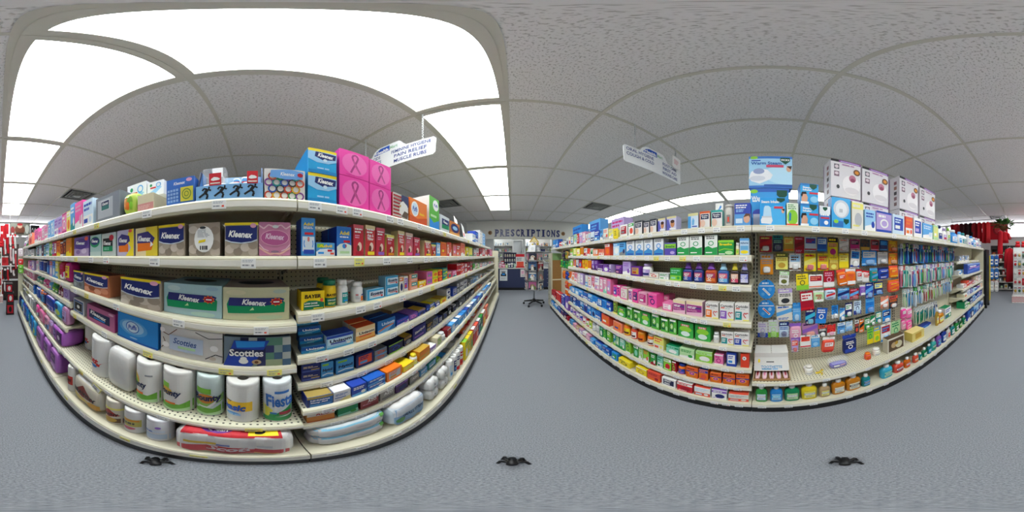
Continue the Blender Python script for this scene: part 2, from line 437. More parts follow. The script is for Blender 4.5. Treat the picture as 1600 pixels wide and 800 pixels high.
for i, j in sorted(lights, key=lambda q: (q[0], -q[1])):
    n = cnt.get(i, 0); cnt[i] = n+1
    e = empty('ceiling_light', 'white fluorescent panel %s%s' % (row_names[i], '' if i in (1, -2) else ', %s from counter' % ordw[n]), 'ceiling light', (GX+(i+.5)*TX, GY+(j+.5)*TY, 0), group='fluorescent ceiling panels')
    link('frame', lf, e); link('diffuser', ld, e); link('housing', lh, e)
vf = ringframe(.29, .29, .03, CEIL-.008, CEIL+.02).mesh('vent_frame', 'grille')
vnames = {(-3, 3): 'above the medicine shelves near the counter', (-3, -3): 'above the pink and purple packs at the far end', (3, 3): 'above the cold remedy shelves', (3, 5): 'close to the dispensary signboard', (1, -5): 'above the red clothing display'}
for (i, j), s in vents.items():
    cx, cy = GX+(i+.5)*TX, GY+(j+.5)*TY + (-.305 if s == 0 else .305)
    e = empty('ceiling_vent', 'square grey ceiling air vent ' + vnames[(i, j)], 'vent', (cx, cy, 0))
    link('frame', vf, e)
    MB().box(-.27, .27, -.27, .27, CEIL+.03, CEIL+.05, 'charcoal').build('duct_plate', 'black', e)
    for q in range(1, 4):
        t = .26 - q*.055
        ringframe(t, t, .03, CEIL-.004-.004*q, CEIL+.012).build('louver', 'grille', e)
    MB().lathe([(.085, CEIL-.02), (.08, CEIL-.026), (.03, CEIL-.03)], 'grey', 20).build('hub', 'grille', e)

# ------------------------------------------------------------------ shelving (gondola) bays
SIDE = {'L': pi/2, 'R': -pi/2}
def toworld(side, lx, ly, z=0):            # lx along the aisle (left to right as one faces the shelf), ly away from the aisle's middle
    return (-ly, lx, z) if side == 'L' else (ly, -lx, z)
BAYS = {}; SH = {}
tag_me = []
for k in range(5):
    m = MB(); bg = 'white' if k < 4 else 'lemon'
    m.box(-.023, .023, -.0015, 0, -.015, .015, bg)
    tag_me.append(m.mesh('price_tag', 'ink'))
    m2 = MB(); pr = [('bars', .1, .6, .9, .9, 2, 'silver'), ('bars', .1, .2, .6, .45, 1, 'grey'), ('r', .7, .2, .86, .4, 'grey' if k < 3 else 'coral')]
    m2.prims(pr, lambda u, v, o: ((u-.5)*.046, -.0015-o, (v-.5)*.03)); tag_me.append(m2.mesh('tag_print', 'ink'))
def bay(key, side, Ya, Yb, shelves, base, b, label, tags=1.0, end=None, yel=.06, brackets=True):
    W = Yb-Ya; yc = (Ya+Yb)/2
    e = empty('shelving_bay', label, 'store shelf', toworld(side, yc if side == 'L' else -yc, 0), SIDE[side], group='steel shelving bays')
    BAYS[key] = (e, side, yc)
    hw = W/2 - .002
    MB().box(-hw, hw, b, b+.02, .05, 1.44, 'white').build('back_panel', 'peg', e)
    for sx in (-1, 1):
        xa, xb = sorted((sx*hw, sx*(hw-.018)))
        m = MB().box(xa, xb, b-.012, b+.03, 0, 1.46, 'white'); up = m.build('upright', 'steel', e)
        sl = MB()
        for q in range(46): sl.box(sx*(hw-.009)-.004, sx*(hw-.009)+.004, b-.0135, b-.0122, .1+q*.03-.009, .1+q*.03+.009, 'black')
        so = sl.build('slots', 'black', up); so['kind'] = 'stuff'
    bz, bd = base
    MB().box(-hw, hw, bd+.012, b, bz-(.093 if bz > .15 else .053), bz-.03, 'white').build('base_frame', 'steel', e)
    MB().box(-hw, hw, bd+.005, bd+.03, 0, bz-.096 if bz > .15 else bz-.055, 'white').build('kick_plate', 'kick', e)
    lst = [(z, d, 's') for z, d in shelves] + [(bz, bd, 'base')]
    for si, (z, d, kind) in enumerate(lst):
        lip = .042 if kind == 's' else (.095 if bz > .15 else .055)
        P = [(d, z-lip), (d-.004, z-lip+.006), (d-.004, z-.008), (d, z-.001), (d+.006, z), (b-.013, z), (b-.013, z-.018), (d+.022, z-.018), (d+.016, z-lip)]
        m = MB(); hb = hw
        vs = [(-hb, p, q) for p, q in P] + [(hb, p, q) for p, q in P]; n = len(P)
        m.add(vs, [(k, n+k, n+(k+1) % n, (k+1) % n) for k in range(n)] + [tuple(range(n)), tuple(range(2*n-1, n-1, -1))], 'white')
        perf = kind == 's' and d < .46
        me = m.mesh('shelf', ['steel', 'pegshelf'])
        if perf or (side == 'R' and kind == 's' and z < .42 and z > .35): me.polygons[4].material_index = 1
        so = link('shelf' if kind == 's' else 'base_shelf', me, e)
        MB().box(-hb, hb, d-.0055, d-.004, z-lip+.010, z-.013, 'offwhite').build('ticket_rail', 'plastic', so)
        SH[(key, round(z, 3))] = (side, z, d)
        if brackets and kind == 's':
            for sx in (-1, 1):
                x = sx*(hb-.012)
                MB().prism([(d+.05, z-.018), (b-.012, z-.018), (b-.012, z-.09), (b-.05, z-.09)], 'x', x-.0015, x+.0015, 'white').build('bracket', 'steel', so)
        if tags:
            x = -hw + .05 + RNG.random()*.06
            while x < hw-.04:
                k = 4 if RNG.random() < yel else RNG.randrange(4)
                zc = z - lip/2 - .002 if kind == 's' else z-.04
                t = link('price_tag', tag_me[2*k], so, (x, d-.006, zc)); 
                link('tag_print', tag_me[2*k+1], so, (x, d-.006, zc))
                x += (.06 + RNG.random()*.1)/tags
    if end is not None:
        s = end
        MB().box(W/2 if s > 0 else -W/2-.024, W/2+.024 if s > 0 else -W/2, bd+.02, b+.02, 0, 1.42, 'white').build('end_panel', 'steel', e)
    return e
J = .13
BL = .88
bay('L0', 'L', J-3.66, J-2.44, [(1.46, .505), (1.27, .505), (1.04, .505), (.89, .505), (.69, .48), (.50, .43)], (.2, .375), BL, 'steel shelving bay stocked with blue and purple hygiene packs, at the red decorations end', 1.0, end=-1)
bay('L1', 'L', J-2.44, J-1.22, [(1.46, .505), (1.27, .505), (1.06, .505), (.91, .505), (.707, .467), (.50, .43)], (.2, .375), BL, 'steel shelving bay stocked with crimson, blue and purple hygiene packs beside the tissue bay', 1.0)
bay('L2', 'L', J-1.22, J, [(1.46, .505), (1.27, .505), (1.046, .505), (.856, .505), (.52, .43)], (.2, .375), BL, 'steel shelving bay filled with tissue boxes and paper towel rolls', .45, yel=.5)
MS = [(1.46, .505), (1.27, .505), (1.08, .505), (.897, .505), (.742, .505), (.617, .445), (.475, .445)]
bay('L3', 'L', J, J+1.22, MS, (.2, .375), BL, 'steel shelving bay of pain relief and sleep aid boxes beside the tissue bay', .9)
bay('L4', 'L', J+1.22, J+2.44, MS, (.2, .375), BL, 'steel shelving bay of small stomach remedy boxes, middle of the medicine shelves', 1.0)
bay('L5', 'L', J+2.44, J+3.66, MS, (.2, .375), BL, 'steel shelving bay of medicine boxes one short bay before the counter end', .8)
bay('L6', 'L', J+3.66, J+4.52, MS[1:], (.2, .375), BL, 'short steel shelving bay at the counter end of the medicine shelves', .6, end=1)
BR = 1.18; K = .09
RS = [(1.447, .91), (1.275, .91), (1.104, .91), (.873, .91), (.692, .91), (.506, .91), (.312, .91)]
bay('R0', 'R', K+2.44, K+3.66, [(1.447, .91), (.312, .91)], (.13, .89), BR, 'steel shelving bay with hanging green packs at the brown pegboard end', .9)
bay('R1', 'R', K+1.22, K+2.44, RS, (.13, .89), BR, 'steel shelving bay of blue cold remedy boxes and vitamin packs', 1.0)
bay('R2', 'R', K, K+1.22, RS, (.13, .89), BR, 'steel shelving bay of allergy and cough remedies beside the toothbrush pegboard', 1.0)
bay('R3', 'R', K-1.22, K, [(1.447, .91), (.395, .89)], (.13, .89), BR, 'steel shelving bay with pegboard of hanging denture and floss packs above mouthwash', .5)
bay('R4', 'R', K-2.44, K-1.22, [(1.447, .91), (.395, .89)], (.13, .89), BR, 'steel shelving bay with pegboard crowded with hanging toothbrushes', .5)
bay('R5', 'R', K-3.66, K-2.44, [(1.447, .91), (1.18, 1.02), (.957, .93), (.737, .93), (.587, .91), (.395, .89)], (.13, .89), BR, 'steel shelving bay of denture care boxes at the black end display', .7, end=1)

# ------------------------------------------------------------------ printed designs: key -> (short, description, category, object name, builder, colours, prims, options)
D = {}
def d(key, short, desc, cat, name, shape, col, prims, **kw):
    D[key] = dict(short=short, desc=desc, cat=cat, name=name, shape=shape, col=col, prims=prims, **kw)
T = lambda s, x, y, w, h, c, **k: ('t', s, x, y, w, h, c, k)
R = lambda a, b, c, e, col: ('r', a, b, c, e, col)
E_ = lambda x, y, rx, ry, c: ('e', x, y, rx, ry, c)
def B(*a): return ('bars',) + a
def seal(x, y, r, ry): return [('p', [(x+r*(1 if q % 2 else .7)*cos(pi*q/9), y+ry*(1 if q % 2 else .7)*sin(pi*q/9)) for q in range(18)], 'orange'), E_(x, y, r*.7, ry*.7, 'crimson'), R(x-r*.45, y-ry*.15, x+r*.45, y+ry*.15, 'white')]
def script(word, x, y, w, h, c='white'): return T(word, x, y, w, h, c, b=.035, sh=.25, rot=-4)
KX_ = 'Kleenex'
def kl_top(low, dots):      # navy curved header with a yellow strip
    r = [R(0, 0, 1, .6, low)] + [E_(x, y, .14, .13, c) for x, y, c in dots]
    return r + [R(0, .92, 1, 1, 'yellow'), R(.03, .5, .97, .9, 'navy'), ('p', [(.03, .5), (.2, .43), (.5, .39), (.8, .43), (.97, .5)], 'navy'), ('l', [(.02, .47), (.2, .41), (.5, .375), (.8, .41), (.98, .47)], .012, 'paleblue'), script(KX_, .48, .64, .72, .2), E_(.86, .9, .09, .07, 'rose')]
TPD = [(.15, .2, 'c9bdb0'), (.4, .12, '8d8174'), (.62, .25, 'c9bdb0'), (.85, .12, 'bdb0a2'), (.3, .33, 'b5a898'), (.85, .32, '978a7b')]
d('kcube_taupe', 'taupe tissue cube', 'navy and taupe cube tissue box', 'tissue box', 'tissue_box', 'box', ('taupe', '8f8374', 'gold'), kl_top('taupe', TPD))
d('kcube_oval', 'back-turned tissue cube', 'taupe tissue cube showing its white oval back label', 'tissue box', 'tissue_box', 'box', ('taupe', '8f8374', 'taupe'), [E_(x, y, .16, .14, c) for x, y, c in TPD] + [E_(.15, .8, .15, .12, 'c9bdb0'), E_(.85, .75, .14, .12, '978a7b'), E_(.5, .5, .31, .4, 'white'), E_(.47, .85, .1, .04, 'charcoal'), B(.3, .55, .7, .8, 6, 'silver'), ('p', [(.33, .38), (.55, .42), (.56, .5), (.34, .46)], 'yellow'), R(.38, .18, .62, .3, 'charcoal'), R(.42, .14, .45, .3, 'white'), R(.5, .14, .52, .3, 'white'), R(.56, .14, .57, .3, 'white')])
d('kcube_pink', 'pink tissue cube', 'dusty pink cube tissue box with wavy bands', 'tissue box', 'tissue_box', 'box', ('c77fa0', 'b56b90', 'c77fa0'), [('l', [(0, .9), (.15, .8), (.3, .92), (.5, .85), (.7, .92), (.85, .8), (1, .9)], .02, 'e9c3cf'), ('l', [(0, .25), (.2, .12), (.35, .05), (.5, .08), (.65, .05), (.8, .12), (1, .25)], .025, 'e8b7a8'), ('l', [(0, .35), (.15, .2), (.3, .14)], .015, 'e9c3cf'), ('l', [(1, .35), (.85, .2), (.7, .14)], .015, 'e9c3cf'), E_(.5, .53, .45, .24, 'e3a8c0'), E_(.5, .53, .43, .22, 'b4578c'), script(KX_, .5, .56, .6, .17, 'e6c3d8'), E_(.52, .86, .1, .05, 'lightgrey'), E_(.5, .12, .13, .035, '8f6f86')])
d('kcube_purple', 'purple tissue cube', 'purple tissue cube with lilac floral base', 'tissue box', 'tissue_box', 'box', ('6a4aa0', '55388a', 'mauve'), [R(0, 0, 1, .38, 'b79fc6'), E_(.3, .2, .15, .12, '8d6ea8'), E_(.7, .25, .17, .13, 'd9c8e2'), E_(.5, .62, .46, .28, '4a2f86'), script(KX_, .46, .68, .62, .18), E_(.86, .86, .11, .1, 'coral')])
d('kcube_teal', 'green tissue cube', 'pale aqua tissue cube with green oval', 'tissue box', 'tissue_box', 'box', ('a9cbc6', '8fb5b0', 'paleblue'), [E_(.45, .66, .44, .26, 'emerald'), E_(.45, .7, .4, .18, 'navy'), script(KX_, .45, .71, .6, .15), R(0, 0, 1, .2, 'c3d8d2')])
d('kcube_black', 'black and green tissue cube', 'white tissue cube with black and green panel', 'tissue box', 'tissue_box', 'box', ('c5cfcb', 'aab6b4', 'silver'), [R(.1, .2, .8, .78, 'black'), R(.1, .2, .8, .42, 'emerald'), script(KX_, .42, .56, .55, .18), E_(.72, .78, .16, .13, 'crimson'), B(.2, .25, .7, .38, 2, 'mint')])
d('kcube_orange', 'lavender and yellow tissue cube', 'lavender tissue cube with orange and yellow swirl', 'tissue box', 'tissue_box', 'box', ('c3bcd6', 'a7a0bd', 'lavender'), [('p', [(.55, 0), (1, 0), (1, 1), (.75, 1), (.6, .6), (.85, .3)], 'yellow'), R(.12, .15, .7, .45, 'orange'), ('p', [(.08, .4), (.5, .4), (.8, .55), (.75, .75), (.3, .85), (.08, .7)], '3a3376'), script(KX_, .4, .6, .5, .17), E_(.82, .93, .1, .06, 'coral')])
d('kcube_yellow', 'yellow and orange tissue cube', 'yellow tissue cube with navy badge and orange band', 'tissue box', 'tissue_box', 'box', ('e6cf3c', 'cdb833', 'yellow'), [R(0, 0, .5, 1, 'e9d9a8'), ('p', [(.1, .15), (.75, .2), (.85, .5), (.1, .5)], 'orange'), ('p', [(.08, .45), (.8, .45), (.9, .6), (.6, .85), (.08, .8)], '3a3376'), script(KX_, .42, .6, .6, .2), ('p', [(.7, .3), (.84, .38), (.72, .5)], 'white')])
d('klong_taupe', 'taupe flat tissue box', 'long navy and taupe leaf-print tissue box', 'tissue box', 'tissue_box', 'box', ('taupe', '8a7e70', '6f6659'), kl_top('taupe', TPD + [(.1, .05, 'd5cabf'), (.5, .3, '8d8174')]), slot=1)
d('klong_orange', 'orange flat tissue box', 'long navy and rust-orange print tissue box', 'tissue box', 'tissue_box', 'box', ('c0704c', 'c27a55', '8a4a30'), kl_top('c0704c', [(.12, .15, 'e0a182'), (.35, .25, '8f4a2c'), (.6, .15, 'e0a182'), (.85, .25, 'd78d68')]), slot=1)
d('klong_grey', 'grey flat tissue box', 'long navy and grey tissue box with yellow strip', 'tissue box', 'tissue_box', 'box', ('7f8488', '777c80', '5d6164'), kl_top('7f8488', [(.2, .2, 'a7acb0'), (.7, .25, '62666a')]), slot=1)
def kl_band(): return [('p', [(.08, .22), (.92, .25), (.93, .55), (.86, .68), (.1, .68), (.06, .5)], 'emerald'), ('p', [(.08, .45), (.6, .46), (.88, .52), (.92, .66), (.86, .7), (.1, .7)], '2b2f73'), script(KX_, .47, .56, .36, .17), ('p', [(.4, .32), (.45, .42), (.47, .34)], 'palegreen')] + seal(.8, .58, .1, .13)
d('klong_blue', 'pale blue flat tissue box', 'large pale blue mottled tissue box with green band', 'tissue box', 'tissue_box', 'box', ('a9c9cf', '8fb2ba', '7f9fa8'), [E_(.2, .85, .12, .08, 'c3dadb'), E_(.7, .1, .2, .08, 'b7d6c9'), E_(.85, .9, .1, .06, '9cbccb')] + kl_band(), slot=1)
d('klong_cream', 'cream flat tissue box', 'large cream mottled tissue box with green band', 'tissue box', 'tissue_box', 'box', ('cbcba6', 'b5b590', '9a8b84'), [E_(.2, .85, .15, .08, 'd8d3b0'), E_(.7, .1, .2, .07, 'b9cba8'), E_(.85, .88, .1, .06, 'b6c6b6')] + kl_band(), slot=1)
d('klong_pink', 'pink flat tissue box', 'pink flat tissue box with dark lettered panel', 'tissue box', 'tissue_box', 'box', ('c06a97', 'cf4f95', 'a24f7e'), [R(.1, .25, .86, .75, 'ink'), script(KX_, .45, .56, .6, .24), R(.3, .3, .7, .38, 'azure'), E_(.9, .9, .08, .06, 'e6b3cd')], slot=1)
d('frame_tissue', 'blue-framed tissue box', 'white and blue tissue box like a picture frame', 'tissue box', 'tissue_box', 'box', ('dfe2e4', 'c3c7cc', 'lightgrey'), [R(.06, .08, .94, .92, '3c5f95'), R(.14, .2, .86, .8, 'silver'), R(.16, .23, .84, .77, 'black'), E_(.5, .5, .14, .12, 'white'), B(.35, .12, .65, .18, 1, 'white')])
d('puffs', 'bright blue tissue box', 'bright blue flat tissue box with round white emblem', 'tissue box', 'tissue_box', 'box', ('azure', '1f74c8', '2a6fae'), [E_(.42, .55, .36, .3, 'sky'), E_(.42, .57, .28, .24, 'lightblue'), E_(.42, .57, .17, .22, 'paleblue'), ('ring', .42, .57, .17, .22, .12, 'blue'), T('Puffs', .42, .57, .22, .18, 'royal', b=.03, sh=.2, rot=8), E_(.45, .16, .1, .03, 'lightblue'), R(0, 0, 1, .07, 'blue')], slot=1)
d('scot_white', 'white blossom tissue box', 'white flat tissue box with brown twig print', 'tissue box', 'tissue_box', 'box', ('d9d6d2', 'c4c0bb', '8d8884'), [('l', [(0, .8), (.15, .7), (.3, .95)], .012, 'brown'), ('l', [(.6, .95), (.8, .8), (1, .85)], .012, 'charcoal'), ('l', [(.02, .2), (.1, .4), (.05, .6)], .012, 'brown'), ('l', [(.75, .1), (.9, .3), (1, .25)], .014, 'charcoal'), E_(.1, .35, .06, .1, 'f4f2f0'), E_(.88, .5, .06, .1, 'f4f2f0'), E_(.86, .15, .05, .07, 'c9bcb0'), E_(.04, .85, .05, .08, 'f4f2f0'), R(.17, .22, .72, .74, 'c3d1e6'), T('Scotties', .43, .55, .38, .2, '3d5f9f', sh=.2, rot=-3), R(.32, .32, .6, .4, 'palegreen')], slot=1)
_r = random.Random(3)
d('scot_plaid', 'plaid tissue box', 'blue-green checked flat tissue box with white lettering', 'tissue box', 'tissue_box', 'box', ('7d8f9c', '4c5a6a', '3a4450'), [R(q/8, z/4, (q+1)/8, (z+1)/4, _r.choice(['4b6a86', '8fa9a3', '5f8f7b', '3a3f6e', 'b5bcb6', '6f86b0', 'a3b08f', '2e3350'])) for q in range(2, 8) for z in range(4)] + [('p', [(0, 0), (.42, 0), (.68, .92), (.16, .92)], 'royal'), ('p', [(.2, .68), (.6, .72), (.62, .9), (.18, .9)], 'azure'), ('p', [(.08, .4), (.58, .38), (.62, .62), (.1, .64)], 'ink'), T('Scotties', .34, .5, .5, .25, 'white', b=.03), E_(.3, .2, .07, .1, 'white'), E_(.3, .3, .05, .07, 'white'), E_(.49, .18, .07, .09, 'tan'), E_(.49, .18, .03, .05, 'brown')], slot=1)
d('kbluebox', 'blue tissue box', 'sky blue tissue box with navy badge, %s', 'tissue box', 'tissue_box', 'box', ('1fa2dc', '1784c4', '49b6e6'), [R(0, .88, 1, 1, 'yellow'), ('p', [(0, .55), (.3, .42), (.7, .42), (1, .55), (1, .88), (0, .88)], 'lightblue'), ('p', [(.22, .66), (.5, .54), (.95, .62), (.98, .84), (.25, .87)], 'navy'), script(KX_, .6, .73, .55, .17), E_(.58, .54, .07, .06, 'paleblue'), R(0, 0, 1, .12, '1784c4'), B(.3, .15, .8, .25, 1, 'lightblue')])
RIB = [('l', [(.36, .15), (.42, .3), (.56, .62), (.6, .76), (.54, .85), (.46, .85), (.4, .76), (.44, .62), (.58, .34), (.68, .18)], .032, 'b03a80'), ('l', [(.44, .62), (.52, .42), (.68, .18)], .03, 'c9508f')]
d('pinkribbon', 'pink ribbon box', 'hot pink cube box with awareness ribbon, %s', 'tissue box', 'tissue_box', 'box', ('f03fa6', 'e0359a', 'f763b8'), [E_(.5, .5, .42, .42, 'f36ab8')] + RIB + [B(.2, .04, .8, .1, 1, 'e0359a')])
d('kblue_pat', 'blue patterned tissue box', 'blue tissue box with square pattern and yellow maze', 'tissue box', 'tissue_box', 'box', ('3a6fc4', '2d58a5', '5f93d6'), [R(.05+.11*q, .1+.13*z, .13+.11*q, .19+.13*z, '8fb6e6') for q in range(4) for z in range(4)] + [R(.54, .08, .97, .6, 'd2c93f'), ('ring', .75, .34, .16, .2, .2, '6f8a3a'), ('ring', .75, .34, .08, .1, .3, '6f8a3a'), T(KX_, .5, .78, .4, .12, 'white', sh=.2), E_(.84, .86, .1, .07, 'rose')])
RC = ['c8472c', '3a8f4f', '2b4f9f', 'd9a62a', '7a3d8c', '333', 'b0462f', '2d8a86']
RC = [c if len(c) == 6 else '333333' for c in RC]
d('kring', 'ring-print tissue box', 'white tissue box printed with multicoloured rings', 'tissue box', 'tissue_box', 'box', ('dfdcd6', 'c9c6bf', 'e6e4df'), [('ring', .1+.19*q+(.09 if z % 2 else 0), .12+.2*z, .11, .13, .35, RC[(q*3+z*2) % 8]) for z in range(4) for q in range(5) if .1+.19*q+(.09 if z % 2 else 0) < .9] + [('p', [(.12, .7), (.5, .62), (.92, .66), (.95, .92), (.6, .97), (.15, .92)], '6fa4e0'), T(KX_, .55, .8, .35, .12, 'white', sh=.2), E_(.86, .8, .07, .07, 'crimson')])
d('greybox', 'grey tissue box', 'large grey box with pale lettered label', 'tissue box', 'tissue_box', 'box', ('80858f', '6b707a', '8b909a'), [R(.1, .12, .75, .86, 'aeb3ba'), R(.25, .4, .62, .8, 'lightgrey'), R(.27, .42, .6, .62, '2f6f6b'), R(.27, .58, .6, .76, 'ink'), T(KX_, .44, .66, .26, .12, 'white', sh=.2)])
d('flagbox', 'flag-print tissue box', 'tissue box printed with eagle and striped flag', 'tissue box', 'tissue_box', 'box', ('c9c4bd', 'a8252c', 'b5aaa5'), [R(0, q*.14, .5, q*.14+.07, 'a8252c') for q in range(7)] + [R(.5, .55, 1, 1, '2a3260'), ('p', [(.35, .2), (.6, .15), (.95, .3), (.9, .6), (.6, .75), (.4, .6)], 'e9e6e0'), ('p', [(.5, .1), (.9, .05), (.98, .3), (.7, .35)], '5b4a3c'), ('p', [(.35, .5), (.48, .56), (.44, .44)], 'gold')])
d('puffs_o', 'orange tissue box', 'orange flat tissue box with white daisy emblem', 'tissue box', 'tissue_box', 'box', ('f07f2a', 'd96a1c', 'f59a4a'), [('p', [(0, 0), (1, 0), (1, .35), (.4, .2), (0, .3)], 'd0521c'), E_(.27, .58, .2, .32, 'white'), E_(.27, .58, .15, .25, 'paleblue'), T('Puffs', .27, .58, .26, .2, 'royal', sh=.2), T('basic', .68, .45, .3, .12, 'yellow')])
d('puffs_g', 'green tissue box', 'tall green and white tissue carton with blue wave', 'tissue box', 'tissue_box', 'box', ('57b53a', 'e9edea', 'palegreen'), [('p', [(0, 0), (1, 0), (1, .3), (.4, .18), (0, .3)], 'azure'), E_(.62, .75, .3, .18, 'white'), T('Puffs', .62, .75, .4, .1, 'royal', sh=.2), R(.1, .35, .7, .42, 'palegreen')])
d('blueinv', 'teal tissue box', 'white tissue box with teal and navy band', 'tissue box', 'tissue_box', 'box', ('cfd6d8', 'b6bfc2', 'white'), [R(.15, .2, .95, .6, 'emerald'), R(.15, .45, .95, .8, 'navy'), script(KX_, .55, .62, .5, .16)])
d('orangeblue', 'orange and navy tissue box', 'orange flat tissue box with navy oval', 'tissue box', 'tissue_box', 'box', ('c9772f', 'a85f22', 'd99a5c'), [E_(.5, .55, .42, .34, 'navy'), E_(.5, .55, .25, .15, 'lightblue'), R(0, 0, 1, .2, 'e0a860')])
d('bookbox', 'beige stacked boxes', 'flat beige carton with rosy lower edge', 'tissue box', 'tissue_box', 'box', ('d8cfae', 'c9bf9c', 'dcd6bc'), [R(0, 0, 1, .45, 'd4938d'), B(.05, .1, .95, .35, 3, 'e6b8b2')])
d('whitered', 'white box with red marks', 'white patterned carton with blue and red marks', 'tissue box', 'tissue_box', 'box', ('e8eaee', 'd3d7e0', 'f0f2f4'), [('p', [(.1, .2), (.5, .1), (.9, .5), (.7, .6)], 'lightblue'), R(.2, .5, .55, .6, 'red'), ('ring', .7, .7, .15, .18, .3, 'sky'), E_(.25, .75, .08, .1, 'emerald')])
d('silkpack', 'green and orange wrapped pack', 'film-wrapped tissue pack with green and orange fruit print', 'tissue pack', 'tissue_pack', 'soft', ('b6cf58', '9dc24a', 'c8d870'), [E_(.3, .5, .22, .3, 'amber'), E_(.6, .55, .2, .28, '7fae3a'), E_(.45, .35, .15, .2, 'orange'), E_(.7, .35, .12, .18, 'lime'), B(.2, .75, .8, .85, 1, 'white')], p=3.2)
# ---- medicine, right of the tissue bay
d('advil_tall', 'tall sky blue box', 'tall sky blue children\'s remedy box with yellow lettering', 'medicine box', 'medicine_box', 'box', ('3f93d8', '1f46a8', '6fb2e6'), [T('Advil', .5, .83, .72, .09, 'yellow', b=.03), B(.15, .7, .85, .77, 2, 'white'), R(.08, .12, .92, .5, 'dfe9f2'), R(.22, .55, .85, .61, 'red'), T('8', .5, .43, .16, .12, 'coral', b=.03), ('l', [(.2, .4), (.17, .3), (.24, .22)], .012, 'azure'), ('l', [(.8, .4), (.83, .3), (.78, .22)], .012, 'azure'), R(.15, .05, .9, .16, 'royal')])
d('advil_small', 'low sky blue box', 'low sky blue remedy box with yellow-green lettering', 'medicine box', 'medicine_box', 'box', ('4a9bd9', '2d6ec0', '7fbce8'), [R(.05, .62, .4, .92, 'lime'), T('Advil', .5, .75, .7, .22, 'yellow', b=.03), ('p', [(0, 0), (1, 0), (1, .45), (.6, .55), (.2, .5), (0, .3)], 'dfe9f2'), R(.6, .32, .85, .48, 'red'), R(.1, .15, .4, .3, 'azure'), R(.75, .1, .95, .25, 'coral')])
d('advil_blue', 'blue remedy box', 'square royal blue remedy box with yellow lettering', 'medicine box', 'medicine_box', 'box', ('2a78d0', '1a3fa6', '4f9be0'), [T('Advil', .52, .78, .66, .14, 'yellow', b=.03), B(.2, .6, .9, .68, 1, 'white'), ('p', [(0, 0), (1, 0), (1, .36), (.6, .44), (.2, .4), (0, .3)], 'dfeee2'), R(.45, .45, .9, .53, 'red'), E_(.5, .33, .14, .08, 'azure'), R(.2, .08, .85, .16, 'palegreen'), T('8', .6, .34, .1, .1, 'red')])
def red(key, base, top, low, extra=[]): d(key, 'red cough remedy box', f'{cw(base)} children\'s cough remedy box with {cw(low)} base', 'medicine box', 'cough_remedy_box', 'box', (base, top, top), [R(0, .86, 1, 1, top), B(.12, .72, .88, .9, 2, 'white'), B(.15, .55, .8, .68, 2, 'rose'), E_(.6, .3, .2, .14, 'f0d2c0'), E_(.45, .24, .14, .1, '6b3a2a'), R(.2, .03, .9, .14, low)] + extra)
red('red_a', 'c8283a', 'd95a66', 'crimson'); red('red_b', 'd23a3c', 'e6d4a0', 'yellow', [T('Pain &', .5, .66, .6, .1, 'white'), T('Fever', .5, .55, .6, .1, 'white')]); red('red_c', 'c92f45', 'd9566a', 'violet'); red('red_d', 'b5202a', 'lemon', 'amber'); red('red_e', 'd06070', 'e6c8b0', 'hotpink')
for k in list(D):
    if k.startswith('red_'): D[k]['desc'] = {'red_a': 'plain red cough remedy box', 'red_b': 'red cough remedy box with cream top and yellow base', 'red_c': 'red cough remedy box with violet base', 'red_d': 'dark red cough remedy box with yellow top', 'red_e': 'rose cough remedy box with family photo'}[k]
d('bayer', 'yellow aspirin box', 'yellow aspirin box with green lower half', 'medicine box', 'medicine_box', 'box', ('f2cf1e', 'c9a915', '3f3d22'), [('p', [(.08, .02), (.97, .02), (.97, .36), (.6, .5), (.3, .52), (.1, .42)], '0f7350'), T('BAYER', .48, .73, .7, .2, '2a1408', b=.04, sh=.15), T('LOW DOSE', .4, .36, .55, .1, 'white', b=.03), R(.12, .2, .75, .24, 'white'), E_(.86, .5, .07, .1, 'coral'), R(.5, .06, .92, .1, 'yellow')])
d('bayer_b', 'yellow aspirin bottle', 'yellow aspirin bottle with dark green cap', 'pill bottle', 'pill_bottle', 'bottle', ('f0c814', '0f7350'), [R(0, 0, 1, .52, '0f7350'), T('BAYER', .5, .7, .8, .16, '2a1408', b=.04, sh=.15), T('LOW DOSE', .48, .38, .6, .1, 'white', b=.03), B(.2, .1, .8, .25, 2, 'lemon')], cap=.19, capr=.9, lab=None)
d('wbottle', 'white pill bottle', 'white pill bottle with teal label panel', 'pill bottle', 'pill_bottle', 'bottle', ('e9eae8', 'f2f2f0'), [R(.25, .1, 1, .8, '2f9e9a'), B(.3, .5, .9, .7, 2, 'white'), R(.35, .2, .9, .3, 'azure'), E_(.6, .15, .08, .05, 'lemon')], cap=.2, capr=.86)
d('wbottle_o', 'white and orange pill bottle', 'white pill bottle with orange stripe on label', 'pill bottle', 'pill_bottle', 'bottle', ('ecebe8', 'f2f2f0'), [R(.55, .05, .95, .45, 'orange'), R(.6, .5, .9, .62, '4b58a8'), B(.1, .2, .5, .7, 4, 'silver'), R(.12, .55, .3, .62, 'coral')], cap=.2, capr=.86)
d('ecotrin', 'pale blue aspirin box', 'pale blue aspirin box with bold dark lettering, %s', 'medicine box', 'medicine_box', 'box', ('cfe6f0', '7fb4cf', '8fc4dd'), [R(0, .82, 1, 1, '3fa7d6'), R(0, 0, .12, 1, '3fa7d6'), R(0, 0, 1, .14, '3fa7d6'), T('Ecotrin', .55, .56, .74, .3, 'ink', b=.045, sh=.12), R(.3, .3, .9, .36, 'coral'), E_(.85, .26, .06, .1, 'red')])
d('salmonteal', 'salmon and teal box', 'salmon laxative-style box with teal lettered panel, %s', 'medicine box', 'medicine_box', 'box', ('ef9a7d', 'e0835f', 'f3b39c'), [R(.25, .45, .95, .92, '3f9f97'), B(.32, .55, .9, .82, 1, 'white'), R(.2, .1, .9, .3, 'f6c9b5')])
D['salmonteal']['desc'] = 'salmon medicine box with teal panel, %s'
